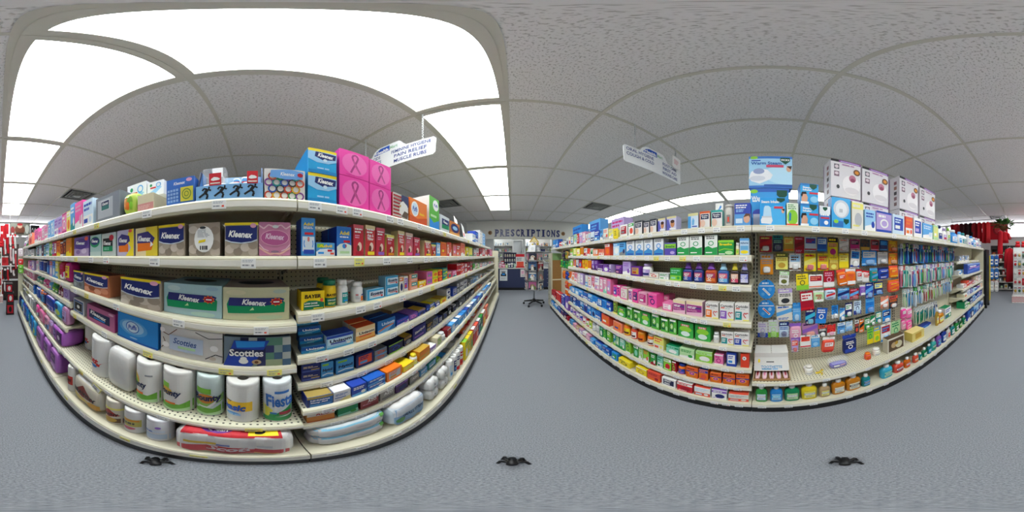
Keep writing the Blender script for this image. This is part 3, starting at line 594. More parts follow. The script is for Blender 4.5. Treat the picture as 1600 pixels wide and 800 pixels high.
d('unisom_st', 'teal-blue sleep aid box', 'teal-blue sleep aid box in leaning stack, %s', 'medicine box', 'sleep_aid_box', 'box', ('1f86c0', '155f96', '3f6f90'), [('p', [(0, .45), (1, .6), (1, 1), (0, 1)], '16509c'), T('Unisom', .55, .58, .72, .3, 'white', b=.035), ('l', [(.3, .2), (.6, .28), (.95, .45)], .05, '8fd0dc'), R(.05, .04, .6, .12, '6fc0d6')])
d('unisom_w', 'pale blue sleep aid box', 'pale blue sleep aid box with bold black lettering', 'medicine box', 'sleep_aid_box', 'box', ('9fd0ea', 'b9dcef', '2f4fb0'), [R(0, .8, 1, 1, '2f4fb0'), R(.05, .3, .95, .78, 'cfe8f4'), T('Unisom', .52, .58, .82, .26, 'ink', b=.04), R(.14, .34, .7, .44, '3a4fae'), R(0, 0, 1, .14, '5fb4dd'), E_(.8, .25, .08, .08, 'white')])
d('unisom_o', 'orange sleep aid box', 'orange and cream sleep aid box with dark lettering', 'medicine box', 'sleep_aid_box', 'box', ('f0b25a', 'e0d8c8', 'e2552c'), [R(.0, .75, 1, 1, 'f6d9a0'), R(0, .42, 1, .74, 'f7e6c4'), T('Unisom', .55, .56, .8, .2, '2b2030', b=.035), R(.15, .3, .8, .38, 'coral'), R(0, 0, 1, .1, 'e0832c')])
d('unisom_b', 'blue and orange sleep aid box', 'deep blue sleep aid box with orange swoosh', 'medicine box', 'sleep_aid_box', 'box', ('2470b8', '16468a', '1f3f7f'), [('p', [(0, 0), (.5, 0), (.95, .5), (.9, .6), (.3, .35), (0, .3)], '6fb2e0'), ('l', [(.05, .2), (.4, .38), (.9, .48)], .05, 'e0773a'), T('Unisom', .58, .68, .74, .24, 'paleblue', b=.035)])
d('zzquil', 'purple sleep aid box', 'deep indigo sleep aid box with white lettering', 'medicine box', 'sleep_aid_box', 'box', ('2a2a80', '1c1c56', '3a3a90'), [T('ZzzQuil', .5, .6, .75, .2, 'white', b=.03, rot=6), R(.1, .15, .8, .28, 'violet')])
d('excedrin', 'dark blue stacked box', 'dark blue night remedy box in a pair, %s', 'medicine box', 'sleep_aid_box', 'box', ('23307a', '1a2255', '3d4468'), [T('Tylenol PM', .5, .65, .8, .2, 'd6b48c', b=.03), R(.05, .1, .95, .3, '4c5fae'), R(.5, .3, .95, .4, 'gold')])
D['excedrin']['prims'][0] = B(.1, .52, .9, .78, 2, 'd9c4a8')
d('nytol', 'sky blue sleep aid box', 'sky blue sleep aid box with black lettering, %s', 'medicine box', 'sleep_aid_box', 'box', ('4a9fdc', '3a84c2', '2f74b4'), [R(.1, .8, .6, .92, 'lime'), T('Nytol', .52, .5, .78, .24, 'ink', b=.045), ('l', [(.1, .2), (.5, .28), (.95, .2)], .04, 'paleblue'), R(0, 0, 1, .1, '2f74b4')])
d('neph', 'gold and blue box', 'blue strip remedy box with gold top', 'medicine box', 'medicine_box', 'box', ('2468b4', '1c2c88', 'b39b55'), [R(0, .78, 1, 1, 'b39b55'), R(0, 0, .1, .8, 'navy'), T('Nighttime', .5, .62, .75, .18, 'white', b=.04), T('Sleep Aid', .45, .42, .65, .17, 'white', b=.04), R(.1, .12, .9, .22, '5fa8e0')])
d('flexbox', 'white and gold box', 'white carton with blue lettering and gold base', 'medicine box', 'medicine_box', 'box', ('e3e4ea', 'cfd3e2', 'f0f0f2'), [('p', [(.3, 0), (1, 0), (1, .4), (.6, .3)], 'd6c98a'), R(0, .86, 1, 1, 'f0f0f2'), T('Dramamine', .5, .65, .8, .15, '5f7fb8', sh=.2), R(.05, .36, .7, .44, '2d5fb0'), B(.1, .1, .6, .28, 3, 'silver')])
D['flexbox']['prims'][2] = B(.1, .55, .85, .78, 2, '5f7fb8')
d('azo', 'dark red box', 'low dull red test box with white lettering', 'medicine box', 'medicine_box', 'box', ('a04a4a', '8a3a3c', 'b86a62'), [T('AZO', .62, .68, .5, .28, 'white', b=.03), R(.05, .1, .95, .3, '8a2c34'), B(.1, .35, .6, .48, 1, 'rose')])
d('azo_o', 'low orange box', 'low orange box with dark lettering', 'medicine box', 'medicine_box', 'box', ('d98a3a', 'c4742c', 'e9b98a'), [R(0, .6, 1, 1, 'd9cfc4'), T('AZO', .55, .8, .5, .3, 'crimson', b=.03), R(0, 0, 1, .15, 'c9601c')])
d('azo_g', 'low grey box', 'low grey box with white lettering', 'medicine box', 'medicine_box', 'box', ('a39f98', '8a8780', 'b9b5ae'), [T('AZO', .55, .65, .6, .3, 'white', b=.03), R(.1, .15, .9, .3, '6f6d70')])
# ---- right hand gondola
d('flonase', 'white and blue swirl box', 'white allergy box with blue swirl, %s', 'medicine box', 'allergy_box', 'box', ('e6eaf0', 'c9cfdb', 'd9dde6'), [R(0, .82, 1, .92, 'lightgrey'), B(.1, .8, .9, .9, 1, 'ink'), ('ring', .5, .55, .25, .15, .3, 'azure'), ('p', [(0, 0), (1, 0), (1, .3), (.5, .42), (0, .25)], '3f8fd0'), R(.1, .05, .9, .12, 'royal')])
D['flonase']['prims'][1] = B(.12, .78, .9, .95, 2, 'charcoal')
d('alka_g', 'white and green swirl box', 'white box with green swirl and green base, %s', 'medicine box', 'allergy_box', 'box', ('eaeee9', '5a6a60', 'd3d8d2'), [B(.12, .78, .9, .95, 2, 'charcoal'), ('ring', .5, .58, .22, .12, .3, '2fa060'), ('p', [(0, 0), (1, 0), (1, .4), (.6, .34), (.3, .45), (0, .38)], '2f9e54'), R(.08, .1, .6, .15, 'white')])
d('breathe', 'green nasal strip box', 'wide green nasal strip box with yellow lettering', 'medicine box', 'nasal_strip_box', 'box', ('2f9e4a', '1f7a36', 'silver'), [R(0, .84, 1, 1, 'lime'), T('Breathe', .5, .72, .8, .16, 'yellow', b=.03), ('l', [(.05, .3), (.4, .42), (.95, .35)], .03, 'lime'), E_(.7, .16, .25, .12, 'palegreen'), R(.05, .05, .45, .1, 'white')])
d('breathe_p', 'violet and green nasal strip box', 'violet nasal strip box with green band', 'medicine box', 'nasal_strip_box', 'box', ('5a4fb0', '463d90', 'grey'), [R(0, .55, 1, .9, 'lime'), T('Breathe', .5, .7, .8, .18, 'darkgreen', b=.03), E_(.7, .2, .2, .12, 'lavender')])
d('airborne', 'pale blue and yellow box', 'pale blue tablet box with yellow base', 'medicine box', 'medicine_box', 'box', ('b9d4ea', '9fbdd8', 'paleblue'), [R(0, .86, 1, 1, '5fa4dc'), T('Airborne', .5, .72, .85, .13, '3a5a86', b=.03), R(.08, .3, .92, .55, '6fb0dc'), E_(.5, .18, .42, .1, 'yellow')])
d('pillb', 'small white vitamin bottle', 'small white bottle with yellow-green label', 'pill bottle', 'pill_bottle', 'bottle', ('e6e0c8', 'f2f2ee'), [R(0, 0, 1, .75, 'd6cf6a'), E_(.5, .4, .25, .2, 'lime')], cap=.22, capr=.85)
for k, (body, capc, lab, acc, ds) in dict(dim_p=('2b3f8f', '6d3fa0', 'b8446e', '3a58b0', 'blue cough syrup bottle with purple cap, %s'), dim_o=('d0582c', '7a3fa8', 'a8385a', 'e07a3a', 'orange cough syrup bottle with purple cap'), dim_b=('2f66b8', '9fd0ea', 'd0607a', '6fb4e0', 'blue cough syrup bottle with pale blue cap'), dark_y=('3a2a2c', 'd9c93a', 'e6b8a0', 'd04a6a', 'dark cough syrup bottle with yellow cap'), dark_l=('2c2638', '9a96cf', '8d8fd6', 'c9c6ea', 'dark cough syrup bottle with lavender cap')).items():
    d(k, ds.split(',')[0].replace(' cough syrup', ' syrup').split(' with')[0], ds, 'syrup bottle', 'cough_syrup_bottle', 'syrup', (body, capc), [R(.06, .05, .94, .9, lab), R(.06, .05, .94, .4, acc), B(.15, .5, .85, .8, 3, 'white'), ('ring', .4, .35, .15, .15, .4, 'white'), R(.15, .08, .6, .14, 'white')])
def cori(key, col, ds, w): d(key, w + ' heart cold remedy box', 'white cold remedy box with %s panel and red heart' % ds, 'medicine box', 'cold_remedy_box', 'box', ('e9e7e3', 'd0cdc6', 'dcd9d2'), [T('Coricidin', .5, .85, .86, .15, 'charcoal', b=.03), R(.08, .7, .35, .76, 'coral'), B(.4, .66, .9, .74, 1, 'silver'), R(.04, .08, .5, .56, col), B(.1, .2, .45, .5, 3, 'white'), ('l', [(.78, .2), (.66, .32), (.62, .42), (.7, .5), (.78, .42), (.86, .5), (.95, .46)], .022, 'red'), ('p', [(.55, .02), (1, .02), (1, .1), (.6, .1)], 'lemon')])
cori('cori_o', 'orange', 'orange', 'orange'); cori('cori_v', 'violet', 'violet', 'violet'); cori('cori_t', 'teal', 'teal', 'teal'); cori('cori_b', 'royal', 'royal blue', 'blue')
d('sinus_m', 'magenta sinus box', 'pink and magenta sinus remedy box, %s', 'medicine box', 'cold_remedy_box', 'box', ('e9b9cf', 'c9a0b8', 'e6dcc8'), [R(.0, .78, 1, 1, 'ecd9b0'), ('p', [(.04, .2), (.96, .3), (.96, .74), (.04, .74)], 'a02f86'), T('Benadryl', .45, .56, .6, .14, 'white', b=.02), B(.1, .3, .7, .42, 2, 'rose'), R(.6, .5, .95, .62, '5a3f86')])
D['sinus_m']['prims'][2] = B(.1, .48, .8, .66, 2, 'white')
d('zyrtec', 'green allergy box', 'green allergy box with white tablet picture, %s', 'medicine box', 'allergy_box', 'box', ('3fae4a', '2c8a3a', '2f7f3c'), [('p', [(0, .5), (1, .6), (1, 1), (0, 1)], '2c9440'), R(.2, .72, .75, .84, 'c0392f'), E_(.5, .55, .4, .18, 'lime'), E_(.5, .25, .3, .16, 'dceee6'), T('ZYRTEC', .48, .78, .45, .09, 'white', b=.03)])
d('claritin', 'lime allergy box', 'lime green allergy box with dark tablet panel, %s', 'medicine box', 'allergy_box', 'box', ('5cb843', '3f8f34', '3f7a3a'), [R(.08, .15, .6, .8, '1f6a44'), E_(.35, .5, .2, .2, 'lime'), R(.1, .82, .9, .94, 'white'), T('24', .35, .5, .25, .25, 'white', b=.03), E_(.8, .3, .14, .16, 'palegreen')])
d('adv_o', 'orange fizzy tablet box', 'orange pain reliever box with violet emblem, %s', 'medicine box', 'medicine_box', 'box', ('e8641f', 'c9501a', 'f08a4a'), [B(.1, .74, .9, .92, 1, '8a2f2a'), R(0, .55, 1, .66, '3a3f9a'), E_(.5, .42, .32, .2, 'f2a43a'), E_(.5, .42, .22, .14, '9a3fa0'), E_(.5, .42, .1, .07, 'pink'), R(.1, .06, .9, .16, 'amber')])
d('onebox', 'red-orange box', 'plain red-orange box with white round badge', 'medicine box', 'medicine_box', 'box', ('e2442a', 'c03a24', 'd95a3a'), [E_(.45, .68, .25, .14, 'white'), ('ring', .45, .68, .25, .14, .2, 'lightgrey'), E_(.45, .68, .1, .06, 'grey')])
d('vicks_top', 'big humidifier box', 'large pale blue humidifier box on top of another', 'humidifier box', 'humidifier_box', 'box', ('9fd0ee', '3f8fd0', '2f74c0'), [R(0, .92, 1, 1, '3a78c8'), R(0, 0, 1, .07, '2f6fc0'), R(.35, .03, 1, .1, '2458a8'), E_(.85, .4, .5, .3, 'b9e0f4'), ('p', [(.0, .3), (.05, .48), (.2, .58), (.42, .55), (.55, .38), (.5, .25), (.25, .12), (.06, .2)], 'eceef2'), E_(.23, .5, .13, .09, '8f9cc4'), E_(.2, .28, .18, .08, 'd3d8e2'), T('Warm Steam', .4, .76, .7, .1, '2a5aa8', b=.03), B(.06, .82, .4, .88, 1, 'royal'), E_(.12, .95, .09, .05, 'lime'), R(.4, .62, .8, .7, 'd0486a'), ('p', [(.72, .95), (.94, .95), (.95, .84), (.84, .72), (.72, .84)], '14503c'), T('VICKS', .83, .87, .2, .06, 'white', b=.03), E_(.92, .58, .06, .1, 'd9a88c'), ('p', [(.86, .66), (.99, .68), (.97, .56), (.93, .6)], '3a2a22')])
d('vicks_mid', 'lower humidifier box', 'large azure humidifier box under the pale blue one', 'humidifier box', 'humidifier_box', 'box', ('3f9fe0', '2a5fb0', '2f66c0'), [R(0, .9, 1, 1, '2f62b8'), T('Warm', .2, .74, .34, .12, 'white', b=.03), B(.06, .64, .3, .7, 1, 'white'), E_(.1, .92, .1, .05, 'lime'), E_(.2, .35, .14, .12, '4a58b8'), R(.08, .03, .3, .35, 'd3d8e6'), ('p', [(.68, .95), (.95, .95), (.95, .82), (.82, .7), (.68, .82)], '14503c')])
d('steam', 'steam inhaler box', 'azure box picturing a white steam inhaler', 'inhaler box', 'inhaler_box', 'box', ('2f9fe4', '1f78c4', '5fb8ee'), [E_(.7, .3, .5, .4, '4fb4ee'), ('p', [(.12, .2), (.48, .2), (.42, .62), (.34, .68), (.2, .68), (.16, .6)], 'b9dcf2'), ('p', [(.06, .06), (.44, .04), (.5, .16), (.46, .28), (.1, .28), (.04, .18)], 'e9ebee'), R(.08, .26, .46, .31, 'c9ced6'), T('Steam Inhaler', .42, .83, .72, .1, 'white', b=.03), R(.55, .58, .9, .66, 'd0384a'), E_(.9, .5, .06, .09, 'd9a88c'), ('p', [(.84, .56), (.97, .58), (.95, .48)], '3a2a22'), ('p', [(.66, .97), (.97, .97), (.97, .88), (.82, .8), (.66, .88)], '14503c')])
d('greenrem', 'white and lime box', 'small white box with lime green base', 'medicine box', 'medicine_box', 'box', ('dfe9d8', '7fbf4a', 'palegreen'), [B(.1, .7, .9, .95, 3, '6f9f6a'), E_(.5, .35, .45, .35, '8fcf3c'), ('p', [(.2, .2), (.35, .2), (.4, .5), (.28, .6), (.2, .5)], '2f7fb0'), R(.4, .15, .9, .3, 'lime'), R(0, 0, 1, .07, 'coral')])
d('vickswoman', 'blue inhaler carton', 'azure carton picturing a woman inhaling, %s', 'inhaler box', 'inhaler_box', 'box', ('36a4e2', '2a7fc4', '6fbfee'), [R(0, .9, 1, 1, '2f7fc8'), T('Steam', .35, .8, .45, .1, 'white', b=.03), T('Inhaler', .38, .68, .5, .09, 'white', b=.03), ('p', [(.5, .98), (.9, .98), (.9, .82), (.7, .7), (.5, .82)], '14503c'), R(.48, .48, .98, .57, 'd0384a'), ('p', [(.05, .05), (.35, .02), (.4, .3), (.3, .5), (.15, .52), (.06, .4)], 'd8a488'), ('p', [(.02, .4), (.08, .56), (.3, .58), (.34, .46), (.15, .46), (.08, .3)], '241a18'), E_(.75, .22, .22, .16, '8fd0f2'), R(.02, 0, .45, .1, 'eef2f4')])
d('vapor', 'white and blue vapour pad box', 'white and blue vapour pad box with green crest', 'inhaler box', 'inhaler_box', 'box', ('e6ecf2', 'c9d4e0', 'dfe6ee'), [R(0, 0, 1, .6, '2f7fd0'), ('p', [(.3, .95), (.72, .95), (.72, .85), (.5, .75), (.3, .85)], '14503c'), B(.08, .5, .92, .64, 1, 'white'), R(.1, .38, .9, .46, 'd0384a'), E_(.6, .2, .2, .1, 'white')])
d('clam', 'plug-in vaporizer clamshell', 'blue clamshell pack holding a white plug-in unit', 'vaporizer pack', 'vaporizer_pack', 'box', ('46aee8', '3f8fcc', 'paleblue'), [E_(.5, .62, .42, .3, 'cfd6de'), E_(.5, .6, .3, .24, 'e9ecf0')] + [('r', .4+.06*q, .5, .43+.06*q, .62, 'grey') for q in range(3)] + [R(.05, .03, .6, .22, '2f74c0'), ('p', [(.62, .3), (.9, .3), (.9, .2), (.76, .12), (.62, .2)], '14503c'), E_(.22, .2, .12, .06, 'lime')])
d('kaz', 'white humidifier carton', 'large white humidifier carton with purple strip, %s', 'humidifier box', 'humidifier_box', 'box', ('dcd8dc', 'd3ced2', 'e9e6ea'), [R(0, .93, .25, 1, 'black'), R(.25, .93, 1, 1, '7a3f86'), R(.3, .945, .95, .975, 'lavender'), R(.1, .72, .26, .86, '5a5560'), R(.1, .52, .26, .66, '7a5f6f'), E_(.18, .79, .06, .05, 'd8c8cf'), E_(.18, .6, .06, .04, 'dcccd4'), E_(.66, .34, .3, .26, 'efeaec'), E_(.68, .2, .24, .08, 'd8d2d6'), E_(.7, .52, .12, .1, 'b8708a'), E_(.71, .48, .08, .05, '8f3f5f'), E_(.85, .72, .12, .09, 'brown'), E_(.85, .72, .07, .05, 'amber'), E_(.22, .25, .05, .05, 'charcoal'), B(.35, .84, .8, .9, 1, 'mauve')], side=[R(.0, .0, .08, 1, '7a3f86')] + [R(.5, .1+.16*q, .75, .2+.16*q, c) for q, c in enumerate(('7a5f5f', '8f6a70', '4a4448', '9a6f60', '8a5a62'))])
d('cylbeige', 'silver dispenser tub', 'clear silvery upright pack with grey label', 'thermometer pack', 'thermometer_pack', 'bottle', ('c9c5bd', 'd6d2ca'), [R(.25, .1, .75, .7, '8f8c8c'), R(.4, .2, .6, .55, 'coral')], cap=.12, capr=.95)
d('nasalbox', 'violet and blue nasal box', 'violet-blue nasal remedy box picturing a face', 'medicine box', 'medicine_box', 'box', ('3a4fb0', '2c3c90', '5f70c8'), [R(0, 0, 1, .5, '5f9fdc'), T('SinuCleanse', .5, .82, .8, .1, 'white', b=.02), B(.1, .58, .8, .72, 2, 'lightblue'), E_(.76, .3, .2, .2, 'd9a88c'), ('p', [(.55, .35), (.7, .52), (.97, .5), (.97, .3), (.88, .42)], '6b4a38'), R(.08, .1, .5, .3, 'paleblue')])
D['nasalbox']['prims'][1] = B(.08, .74, .85, .94, 2, 'white')
def strip(key, edge, ds): d(key, ds + ' breathing strip box', 'white mouth strip box with %s border' % ds, 'medicine box', 'nasal_strip_box', 'box', ('e6e3e0', edge, edge), [R(0, .86, 1, 1, edge), R(.1, .5, .9, .82, 'ink'), T('Breathe', .5, .72, .6, .09, 'white'), T('Right', .5, .6, .5, .09, 'white'), E_(.3, .25, .25, .22, 'e6c3ae'), R(0, 0, .06, 1, edge)])
strip('strip_o', 'e0673a', 'orange'); strip('strip_t', '3fa79f', 'teal'); strip('strip_b', '3a3f4a', 'charcoal')
d('facebox', 'violet face box', 'white and violet box picturing a smiling face, %s', 'medicine box', 'medicine_box', 'box', ('c9c6e2', 'a9a4c8', 'd9d4b0'), [R(0, .86, 1, 1, 'd9cf9a'), ('p', [(0, .0), (.5, 0), (.2, .8), (0, .8)], '5f5fb8'), E_(.62, .45, .22, .25, 'c98a5c'), E_(.62, .62, .22, .12, '4a2c22'), R(.3, .05, .95, .16, 'white')])
d('dropbox', 'white and sky blue box', 'white and sky blue nasal drop box', 'medicine box', 'medicine_box', 'box', ('cfe0ee', 'a9c4d8', 'd6d2a0'), [R(0, .82, 1, 1, 'd6d29a'), R(0, 0, .3, .8, '4f9fdc'), ('p', [(.4, .2), (.6, .2), (.65, .5), (.5, .7), (.4, .5)], '6fb0e0'), R(.4, .08, .9, .15, 'royal')])
# ---- paper rolls and packs
GRN = [('p', [(0, 0), (1, 0), (1, .36), (.7, .22), (.3, .26), (0, .14)], '6fb53a'), ('p', [(0, 0), (1, 0), (1, .12), (.5, .06), (0, .1)], 'palegreen')]
d('bounty1', 'first green-footed roll', 'white paper towel roll with orange-green burst and green foot', 'paper towel', 'paper_towel_roll', 'roll', ('e3e2de', '9a9490'), GRN + [E_(.18, .62, .2, .16, 'e0b03a'), E_(.15, .55, .18, .12, 'lime'), T('Bounty', .30, .50, .74, .22, 'ink', b=.04, sh=.1), R(.2, .24, .55, .3, 'orange'), R(.62, .78, .85, .82, 'grey')])
d('bounty2', 'green-swirl roll', 'white paper towel roll with green corner and yellow patch', 'paper towel', 'paper_towel_roll', 'roll', ('dcdad6', '9a9490'), GRN + [R(.15, .6, .4, .8, 'lime'), E_(.3, .58, .2, .1, 'e0b03a'), T('Bounty', .38, .54, .74, .22, 'ink', b=.04, sh=.1, rot=-4), R(.25, .22, .6, .28, 'orange')])
d('bounty3', 'green-banded roll', 'green and white paper towel roll with orange oval', 'paper towel', 'paper_towel_roll', 'roll', ('cfdfdc', '9a9490'), GRN + [('p', [(0, .3), (.4, .22), (1, .45), (1, .66), (.5, .4), (0, .5)], '8fc35a'), R(.1, .66, .65, .8, '7fbf3a'), E_(.45, .52, .32, .13, 'e08a2c'), T('Bounty', .5, .53, .95, .23, 'ink', b=.05, sh=.1, rot=4), ('l', [(.2, .3), (.55, .28), (.9, .5)], .02, 'white')])
d('basic', 'yellow-banded roll', 'white paper towel roll with yellow band and blue lettering', 'paper towel', 'paper_towel_roll', 'roll', ('dddcd8', '8f8a86'), [R(.0, .36, .8, .64, 'f0c22a'), T('basic', .26, .47, .72, .2, '2a5ab8', b=.05, sh=.15), T('Bounty', .06, .64, .3, .07, 'ink', sh=.1), E_(.25, .27, .2, .05, 'sky'), B(.1, .2, .5, .3, 1, 'lightblue')])
d('fiesta', 'blue-lettered roll', 'paper towel roll with blue script, yellow and green waves', 'paper towel', 'paper_towel_roll', 'roll', ('dde3e6', '8f8a86'), [('p', [(0, .3), (.4, .25), (1, .5), (1, .2), (0, .1)], '2f9e54'), ('p', [(0, .1), (.12, .1), (.3, .36), (.1, .48), (0, .5)], 'e6df4a'), R(0, 0, 1, .14, '2f9e54'), ('l', [(.1, .47), (.5, .48), (.95, .66)], .025, 'white'), T('Fiesta', .52, .64, .95, .34, '2a6cc0', b=.03, sh=.25, rot=5), R(.35, .84, .85, .9, '3a78c8'), R(.5, .22, .92, .32, 'b03a4a'), R(.2, .24, .42, .3, '3a86c0')])
d('scottroll', 'red-lettered roll', 'tall white paper towel roll with red lettering and blue mark', 'paper towel', 'paper_towel_roll', 'roll', ('dcdbd9', '7a7674'), [T('Scott', .26, .44, .8, .19, 'cc2a2c', b=.05, sh=.1), ('p', [(.5, .3), (.92, .48), (.72, .4), (.7, .3)], 'd93a34'), E_(.45, .28, .16, .05, '3a78c8'), B(.05, .62, .35, .72, 2, 'grey')])
d('whitepack', 'plain white pack', 'plain white film-wrapped paper pack without print', 'paper towel', 'paper_towel_pack', 'soft', ('d3d2cf', 'c9c8c5', 'dddcd9'), [], p=5)
d('brawny1', 'red-lettered towel roll', 'short white roll pack with red and black lettering', 'paper towel', 'paper_towel_roll', 'roll', ('d6d4d0', '8f8a86'), [R(.1, .3, .9, .7, 'c0392c'), T('BRAWNY', .5, .5, .7, .16, 'black', b=.04)])
d('brawny_big', 'yellow-footed towel pack', 'wide towel pack with red-brown badge and yellow foot', 'paper towel', 'paper_towel_pack', 'soft', ('d9d2bf', 'cfcabd', 'e0dedb'), [('p', [(0, 0), (1, 0), (1, .35), (.5, .25), (0, .4)], 'e0c060'), ('p', [(.1, .45), (.45, .85), (.9, .45), (.45, .3)], '8f3a2c'), T('BRAWNY', .5, .5, .86, .18, '2a2420', b=.05), E_(.85, .18, .2, .2, 'd9a02c')], p=5, nx=2, amp=.06)
d('brawny_s', 'brown-lettered roll', 'single towel roll with dark red badge and brown print', 'paper towel', 'paper_towel_roll', 'roll', ('d6cfc0', '7a7674'), [R(0, .05, 1, .3, '6b4a2c'), E_(.5, .2, .35, .14, 'gold'), ('p', [(.05, .45), (.5, .75), (.95, .45), (.5, .35)], 'a8322c'), T('BRAWNY', .5, .48, .8, .14, 'black', b=.04), R(0, .72, 1, .8, 'lemon')])
d('sparkle', 'gold-green roll', 'single towel roll with gold-green band and red script', 'paper towel', 'paper_towel_roll', 'roll', ('d9d7d6', '7a7674'), [R(.1, .35, .95, .72, 'c3b85a'), B(.15, .42, .9, .6, 1, '4a4a3c'), R(.3, .62, .9, .7, 'amber'), E_(.5, .25, .3, .08, 'd0607a'), ('p', [(.05, .3), (.2, .8), (.25, .3)], '6f6fa8')])
d('angel', 'blue-lettered roll', 'white toilet roll pack with pale blue print', 'toilet paper', 'toilet_paper_roll', 'roll', ('dcdce2', '8f8a9a'), [R(0, .1, 1, .4, 'b9cbe2'), B(.1, .45, .6, .6, 1, '6f8fd0'), R(.5, .5, .9, .6, 'd6e0f0'), E_(.7, .75, .1, .06, 'violet')])
d('scottpack', 'red toilet paper pack', 'wide white and red toilet roll multipack with script lettering', 'toilet paper', 'toilet_paper_pack', 'soft', ('dedcda', 'd3d1d0', 'e6e4e2'), [('p', [(0, .02), (1, .02), (1, .34), (.75, .4), (.4, .52), (.2, .48), (0, .36)], 'c9323c'), T('Scott', .5, .36, .42, .3, 'd9c8cc', b=.04, sh=.25), ('l', [(.3, .16), (.5, .14), (.7, .2)], .02, '9a2430'), R(.08, .58, .38, .7, 'd9b93a'), R(.38, .56, .5, .64, '5a6fb8'), R(.72, .5, .85, .62, 'silver'), R(.7, .1, .9, .16, 'e0b060')], p=8, nx=3, amp=.12, toplab=1)
d('tissuewhite', 'white roll pack', 'white film-wrapped toilet roll pack, %s', 'toilet paper', 'toilet_paper_pack', 'soft', ('dcdadb', 'cfcdd0', 'd9e2e8'), [R(.0, .88, 1, .98, '8fcbe6'), E_(.25, .4, .1, .05, 'silver'), E_(.62, .5, .12, .05, 'silver'), E_(.85, .4, .05, .04, 'grey'), R(.9, .7, 1, .95, '6fbf5a')], p=4, nx=2, amp=.1)
d('cotton', 'blue toilet paper pack', 'pale blue toilet roll pack with dark lettering', 'toilet paper', 'toilet_paper_pack', 'soft', ('8fb4d6', 'c3d0dc', 'e3e2e2'), [R(0, .6, 1, 1, 'd6dde6'), T('SMALL STEPS', .55, .5, .7, .16, '2f3f6a', b=.03), E_(.15, .35, .12, .15, '5a9a5a'), R(.05, .05, .95, .2, '6f9fcc')], p=5, nx=3, amp=.08)
d('paperstack', 'plain white rolls', 'pair of plain white wrapped toilet rolls, %s', 'toilet paper', 'toilet_paper_pack', 'soft', ('dcdcda', 'd0d0ce', 'e6e6e4'), [E_(.5, .5, .12, .14, 'lightgrey'), E_(.5, .5, .05, .06, 'charcoal')], p=3.2, nx=2, amp=.15)
d('purplepack', 'purple pad pack', 'large purple incontinence pad pack with dark panel, %s', 'pad pack', 'pad_pack', 'soft', ('b06cc4', '9a56b0', 'c48ad4'), [R(.1, .45, .8, .88, '5a2f74'), B(.2, .6, .7, .8, 2, 'mauve'), E_(.5, .22, .3, .14, 'd3a8e0'), R(.15, .1, .5, .16, 'plum')], p=6)
D['purplepack']['desc'] = 'large purple hygiene pack with dark panel, %s'
d('purplelow', 'low purple pack', 'wide purple hygiene pack with dark window on shelf, %s', 'pad pack', 'pad_pack', 'soft', ('b566c8', 'a055b4', 'c98ad6'), [R(.5, .1, .95, .9, '4a2560'), R(.05, .3, .45, .85, '6f3f8f'), B(.1, .4, .4, .7, 3, 'lavender'), E_(.72, .5, .12, .15, 'd9c3e2')], p=6)
d('bluepack', 'light blue wipes pack', 'upright light blue and yellow pack with navy disc', 'pad pack', 'pad_pack', 'soft', ('3fa9dc', '2f8fc4', '6fc4ea'), [E_(.35, .72, .3, .18, 'navy'), E_(.6, .4, .3, .18, 'c3d85a'), R(0, .0, 1, .12, 'c9d93a'), E_(.3, .25, .2, .12, 'paleblue')], p=4)
d('photobox', 'brown-framed box', 'small white box with brown photo of gold fittings', 'dental kit box', 'dental_kit_box', 'box', ('d9d2c2', 'c9c2b0', '5b4632'), [R(.06, .1, .94, .9, '5b4632'), E_(.35, .5, .16, .2, 'tan'), E_(.65, .45, .2, .25, 'beige'), E_(.5, .6, .1, .12, 'gold')])
d('lemonbox', 'pale yellow flat pack', 'flat pale yellow dental pack with brown window', 'dental kit box', 'dental_kit_box', 'box', ('e2cf7a', 'd6c060', 'ead98f'), [R(.25, .2, .75, .8, 'gold')])
d('denturepad', 'big blue pad box', 'big royal blue carton with violet swoosh, largest of the denture bay', 'denture box', 'denture_care_box', 'box', ('3f62c0', '3450a8', '9fb4e0'), [R(0, .85, 1, 1, '8fa8e0'), ('p', [(0, .1), (1, .3), (1, .5), (0, .3)], '5f86dc'), ('l', [(.1, .5), (.4, .62), (.7, .5), (.95, .6)], .06, 'c08fd0'), B(.15, .62, .7, .82, 1, 'white')])

# ------------------------------------------------------------------ generic printed goods: "kind:base/band/accent"
KIND = {  # code: (object name, noun, category, shape)
 'm': ('medicine_box', 'medicine box', 'medicine box', 'box'), 'c': ('cold_remedy_box', 'cold remedy box', 'medicine box', 'box'), 'v': ('vitamin_box', 'vitamin box', 'vitamin box', 'box'),
 's': ('stomach_remedy_box', 'stomach remedy box', 'medicine box', 'box'), 'h': ('hygiene_pack', 'hygiene pack', 'hygiene pack', 'soft'), 'x': ('hygiene_box', 'hygiene box', 'hygiene box', 'box'),
 'p': ('pill_bottle', 'pill bottle', 'pill bottle', 'bottle'), 'b': ('lotion_bottle', 'lotion bottle', 'bottle', 'lotion'), 'j': ('mouthwash_bottle', 'mouthwash bottle', 'mouthwash', 'jug'),
 't': ('toothpaste_box', 'toothpaste box', 'toothpaste box', 'box'), 'd': ('denture_care_box', 'denture care box', 'denture box', 'box'), 'a': ('allergy_box', 'allergy box', 'medicine box', 'box'), 'y': ('cough_drop_bag', 'cough drop bag', 'cough drops', 'soft'),
 'k': ('towel_roll', 'paper roll', 'paper roll', 'roll'), 'q': ('pharmacy_bottle', 'stock bottle', 'bottle', 'bottle')}
